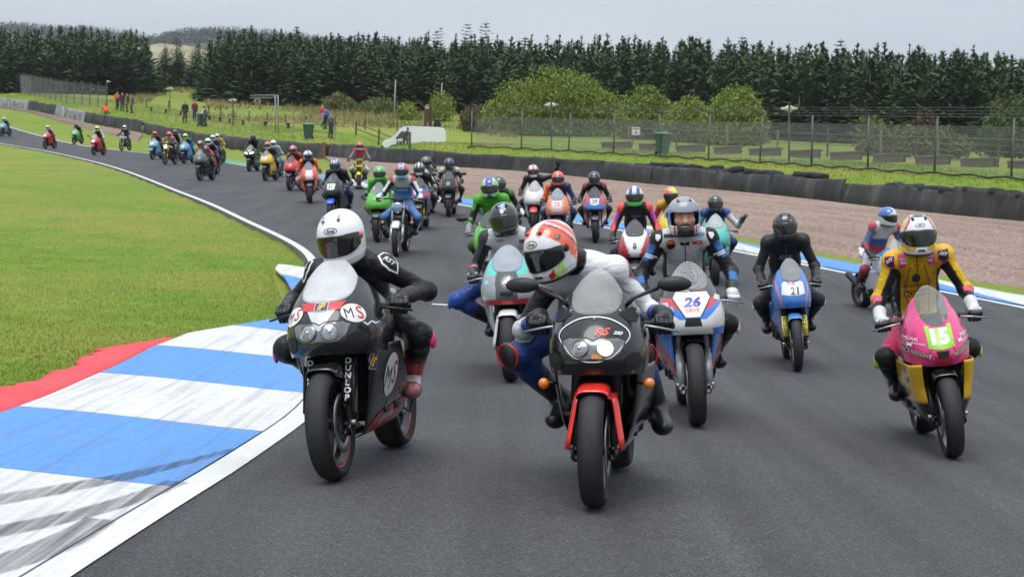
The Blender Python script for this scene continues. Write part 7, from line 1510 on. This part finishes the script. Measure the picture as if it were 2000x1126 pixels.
# gantry
X, Y, Z = pix(541, 259); e = empty('timing_gantry', Matrix.Translation((X, Y, Z)) @ Matrix.Rotation(R(-2), 4, 'Y')); tag(e, 'grey lattice timing gantry with an arm reaching left over the post fence', 'gantry'); GY_ = pm('gantry_grey', (.33, .34, .35), .55, .3)
hG_ = 2.75
for sx2 in (-.11, .11):
    for sy2 in (-.11, .11): mobj('upright', tube([(sx2, sy2, 0), (sx2, sy2, hG_)], .025, 5), GY_, e)
for sz2 in (0, .2):
    for sy2 in (-.11, .11): mobj('arm_rail', tube([(.11, sy2, hG_ - sz2), (-1.95, sy2, hG_ - sz2)], .022, 5), GY_, e)
mobj('lattice', join([tube([(-.11 if k % 2 else .11, -.11, k * .24), (.11 if k % 2 else -.11, -.11, (k + 1) * .24)], .012, 4) for k in range(11)] + [tube([(.1 - k * .2, -.11, hG_ - (.2 if k % 2 else 0)), (-.1 - k * .2, -.11, hG_ - (0 if k % 2 else .2))], .012, 4) for k in range(10)]), GY_, e); mobj('sensor_box', rbox((-1.42, 0, hG_ - .42), (.44, .2, .28), .02), GY_, e, smooth=False); mobj('sensor_window', rbox((-1.42, -.105, hG_ - .42), (.26, .02, .16), .005), BLACKP, e, smooth=False)
# van
X, Y = VAN; Z = gz(X, Y)
e = empty('white_van', Matrix.Translation((X, Y, Z)) @ Matrix.Rotation(R(188), 4, 'Z') @ Matrix.Scale(.93, 4)); tag(e, 'white panel van parked in the field behind the rusty pillar', 'van'); VW = pm('van_white', (.74, .75, .77), .3, coat=.6, var=.04); GLS = pm('van_glass', (.03, .035, .04), .08, coat=1)
pf = [(2.35, .35), (2.42, .60), (2.38, .86), (2.15, 1.00), (1.62, 1.15), (1.10, 1.85), (.85, 2.02), (.3, 2.10), (-2.1, 2.08), (-2.35, 1.95), (-2.42, 1.2), (-2.42, .35)]
bm = bmesh.new(); v_, f_ = prism(pf, -.88, .88); vs = [bm.verts.new(q) for q in v_]; [bm.faces.new([vs[i] for i in q]) for q in f_]; bmesh.ops.bevel(bm, geom=bm.edges[:], offset=.07, segments=2, affect='EDGES'); me = bpy.data.meshes.new('body'); bm.to_mesh(me); bm.free(); me.materials.append(VW); o = bpy.data.objects.new('body', me); link(o, e)
for s in (-1, 1):
    mobj('side_window', prism([(1.42, 1.12), (1.0, 1.66), (.55, 1.66), (.55, 1.12)], s * .86, s * .892), GLS, e, smooth=False); mobj('rub_strip', rbox((-.3, s * .885, .62), (3.6, .02, .10), .005), BLACKP, e, smooth=False); mobj('door_seam', rbox((.46, s * .881, 1.1), (.012, .01, 1.4), .003), BLACKP, e, smooth=False); mobj('mirror', rbox((1.30, s * 1.0, 1.15), (.10, .14, .24), .03), BLACKP, e, smooth=False)
    for x in (1.55, -1.45): 
        w2 = mobj('wheel', xf(lathe([(0, -.09), (.32, -.09), (.335, 0), (.32, .09), (0, .09)], 20, False), T(x, s * .80, .33)), TYRE, e); mobj('hub', xf(lathe([(0, -.10), (.19, -.10), (.17, .10), (0, .10)], 16, False), T(x, s * .80, .33)), ALU, w2)
    mobj('headlight', rbox((2.30, s * .62, .84), (.14, .36, .16), .04), LENSD, e, smooth=False)
mobj('windscreen', xf(rbox((0, 0, 0), (.82, 1.5, .02), .004), T(1.395, 0, 1.52, 0, 53.4, 0)), pm('van_screen', (.30, .33, .34), .1, coat=1), e, smooth=False); mobj('bumper', rbox((2.36, 0, .45), (.16, 1.7, .24), .05), BLACKP, e, smooth=False)
# ================================================================== THE AIR
def m_haze():
    m = bpy.data.materials.new('haze_air'); m.use_nodes = True; t = m.node_tree; t.nodes.clear(); o = t.nodes.new('ShaderNodeOutputMaterial'); v = t.nodes.new('ShaderNodeVolumePrincipled')
    v.inputs['Color'].default_value = (.88, .92, .97, 1); v.inputs['Density'].default_value = .00012; t.links.new(v.outputs[0], o.inputs['Volume']); return m
hz = mobj('haze', box((0, 1250, 145), (2400, 2900, 350)), m_haze(), None, smooth=False); tag(hz, 'thin grey blue air over the far hills', 'haze', kind='stuff')
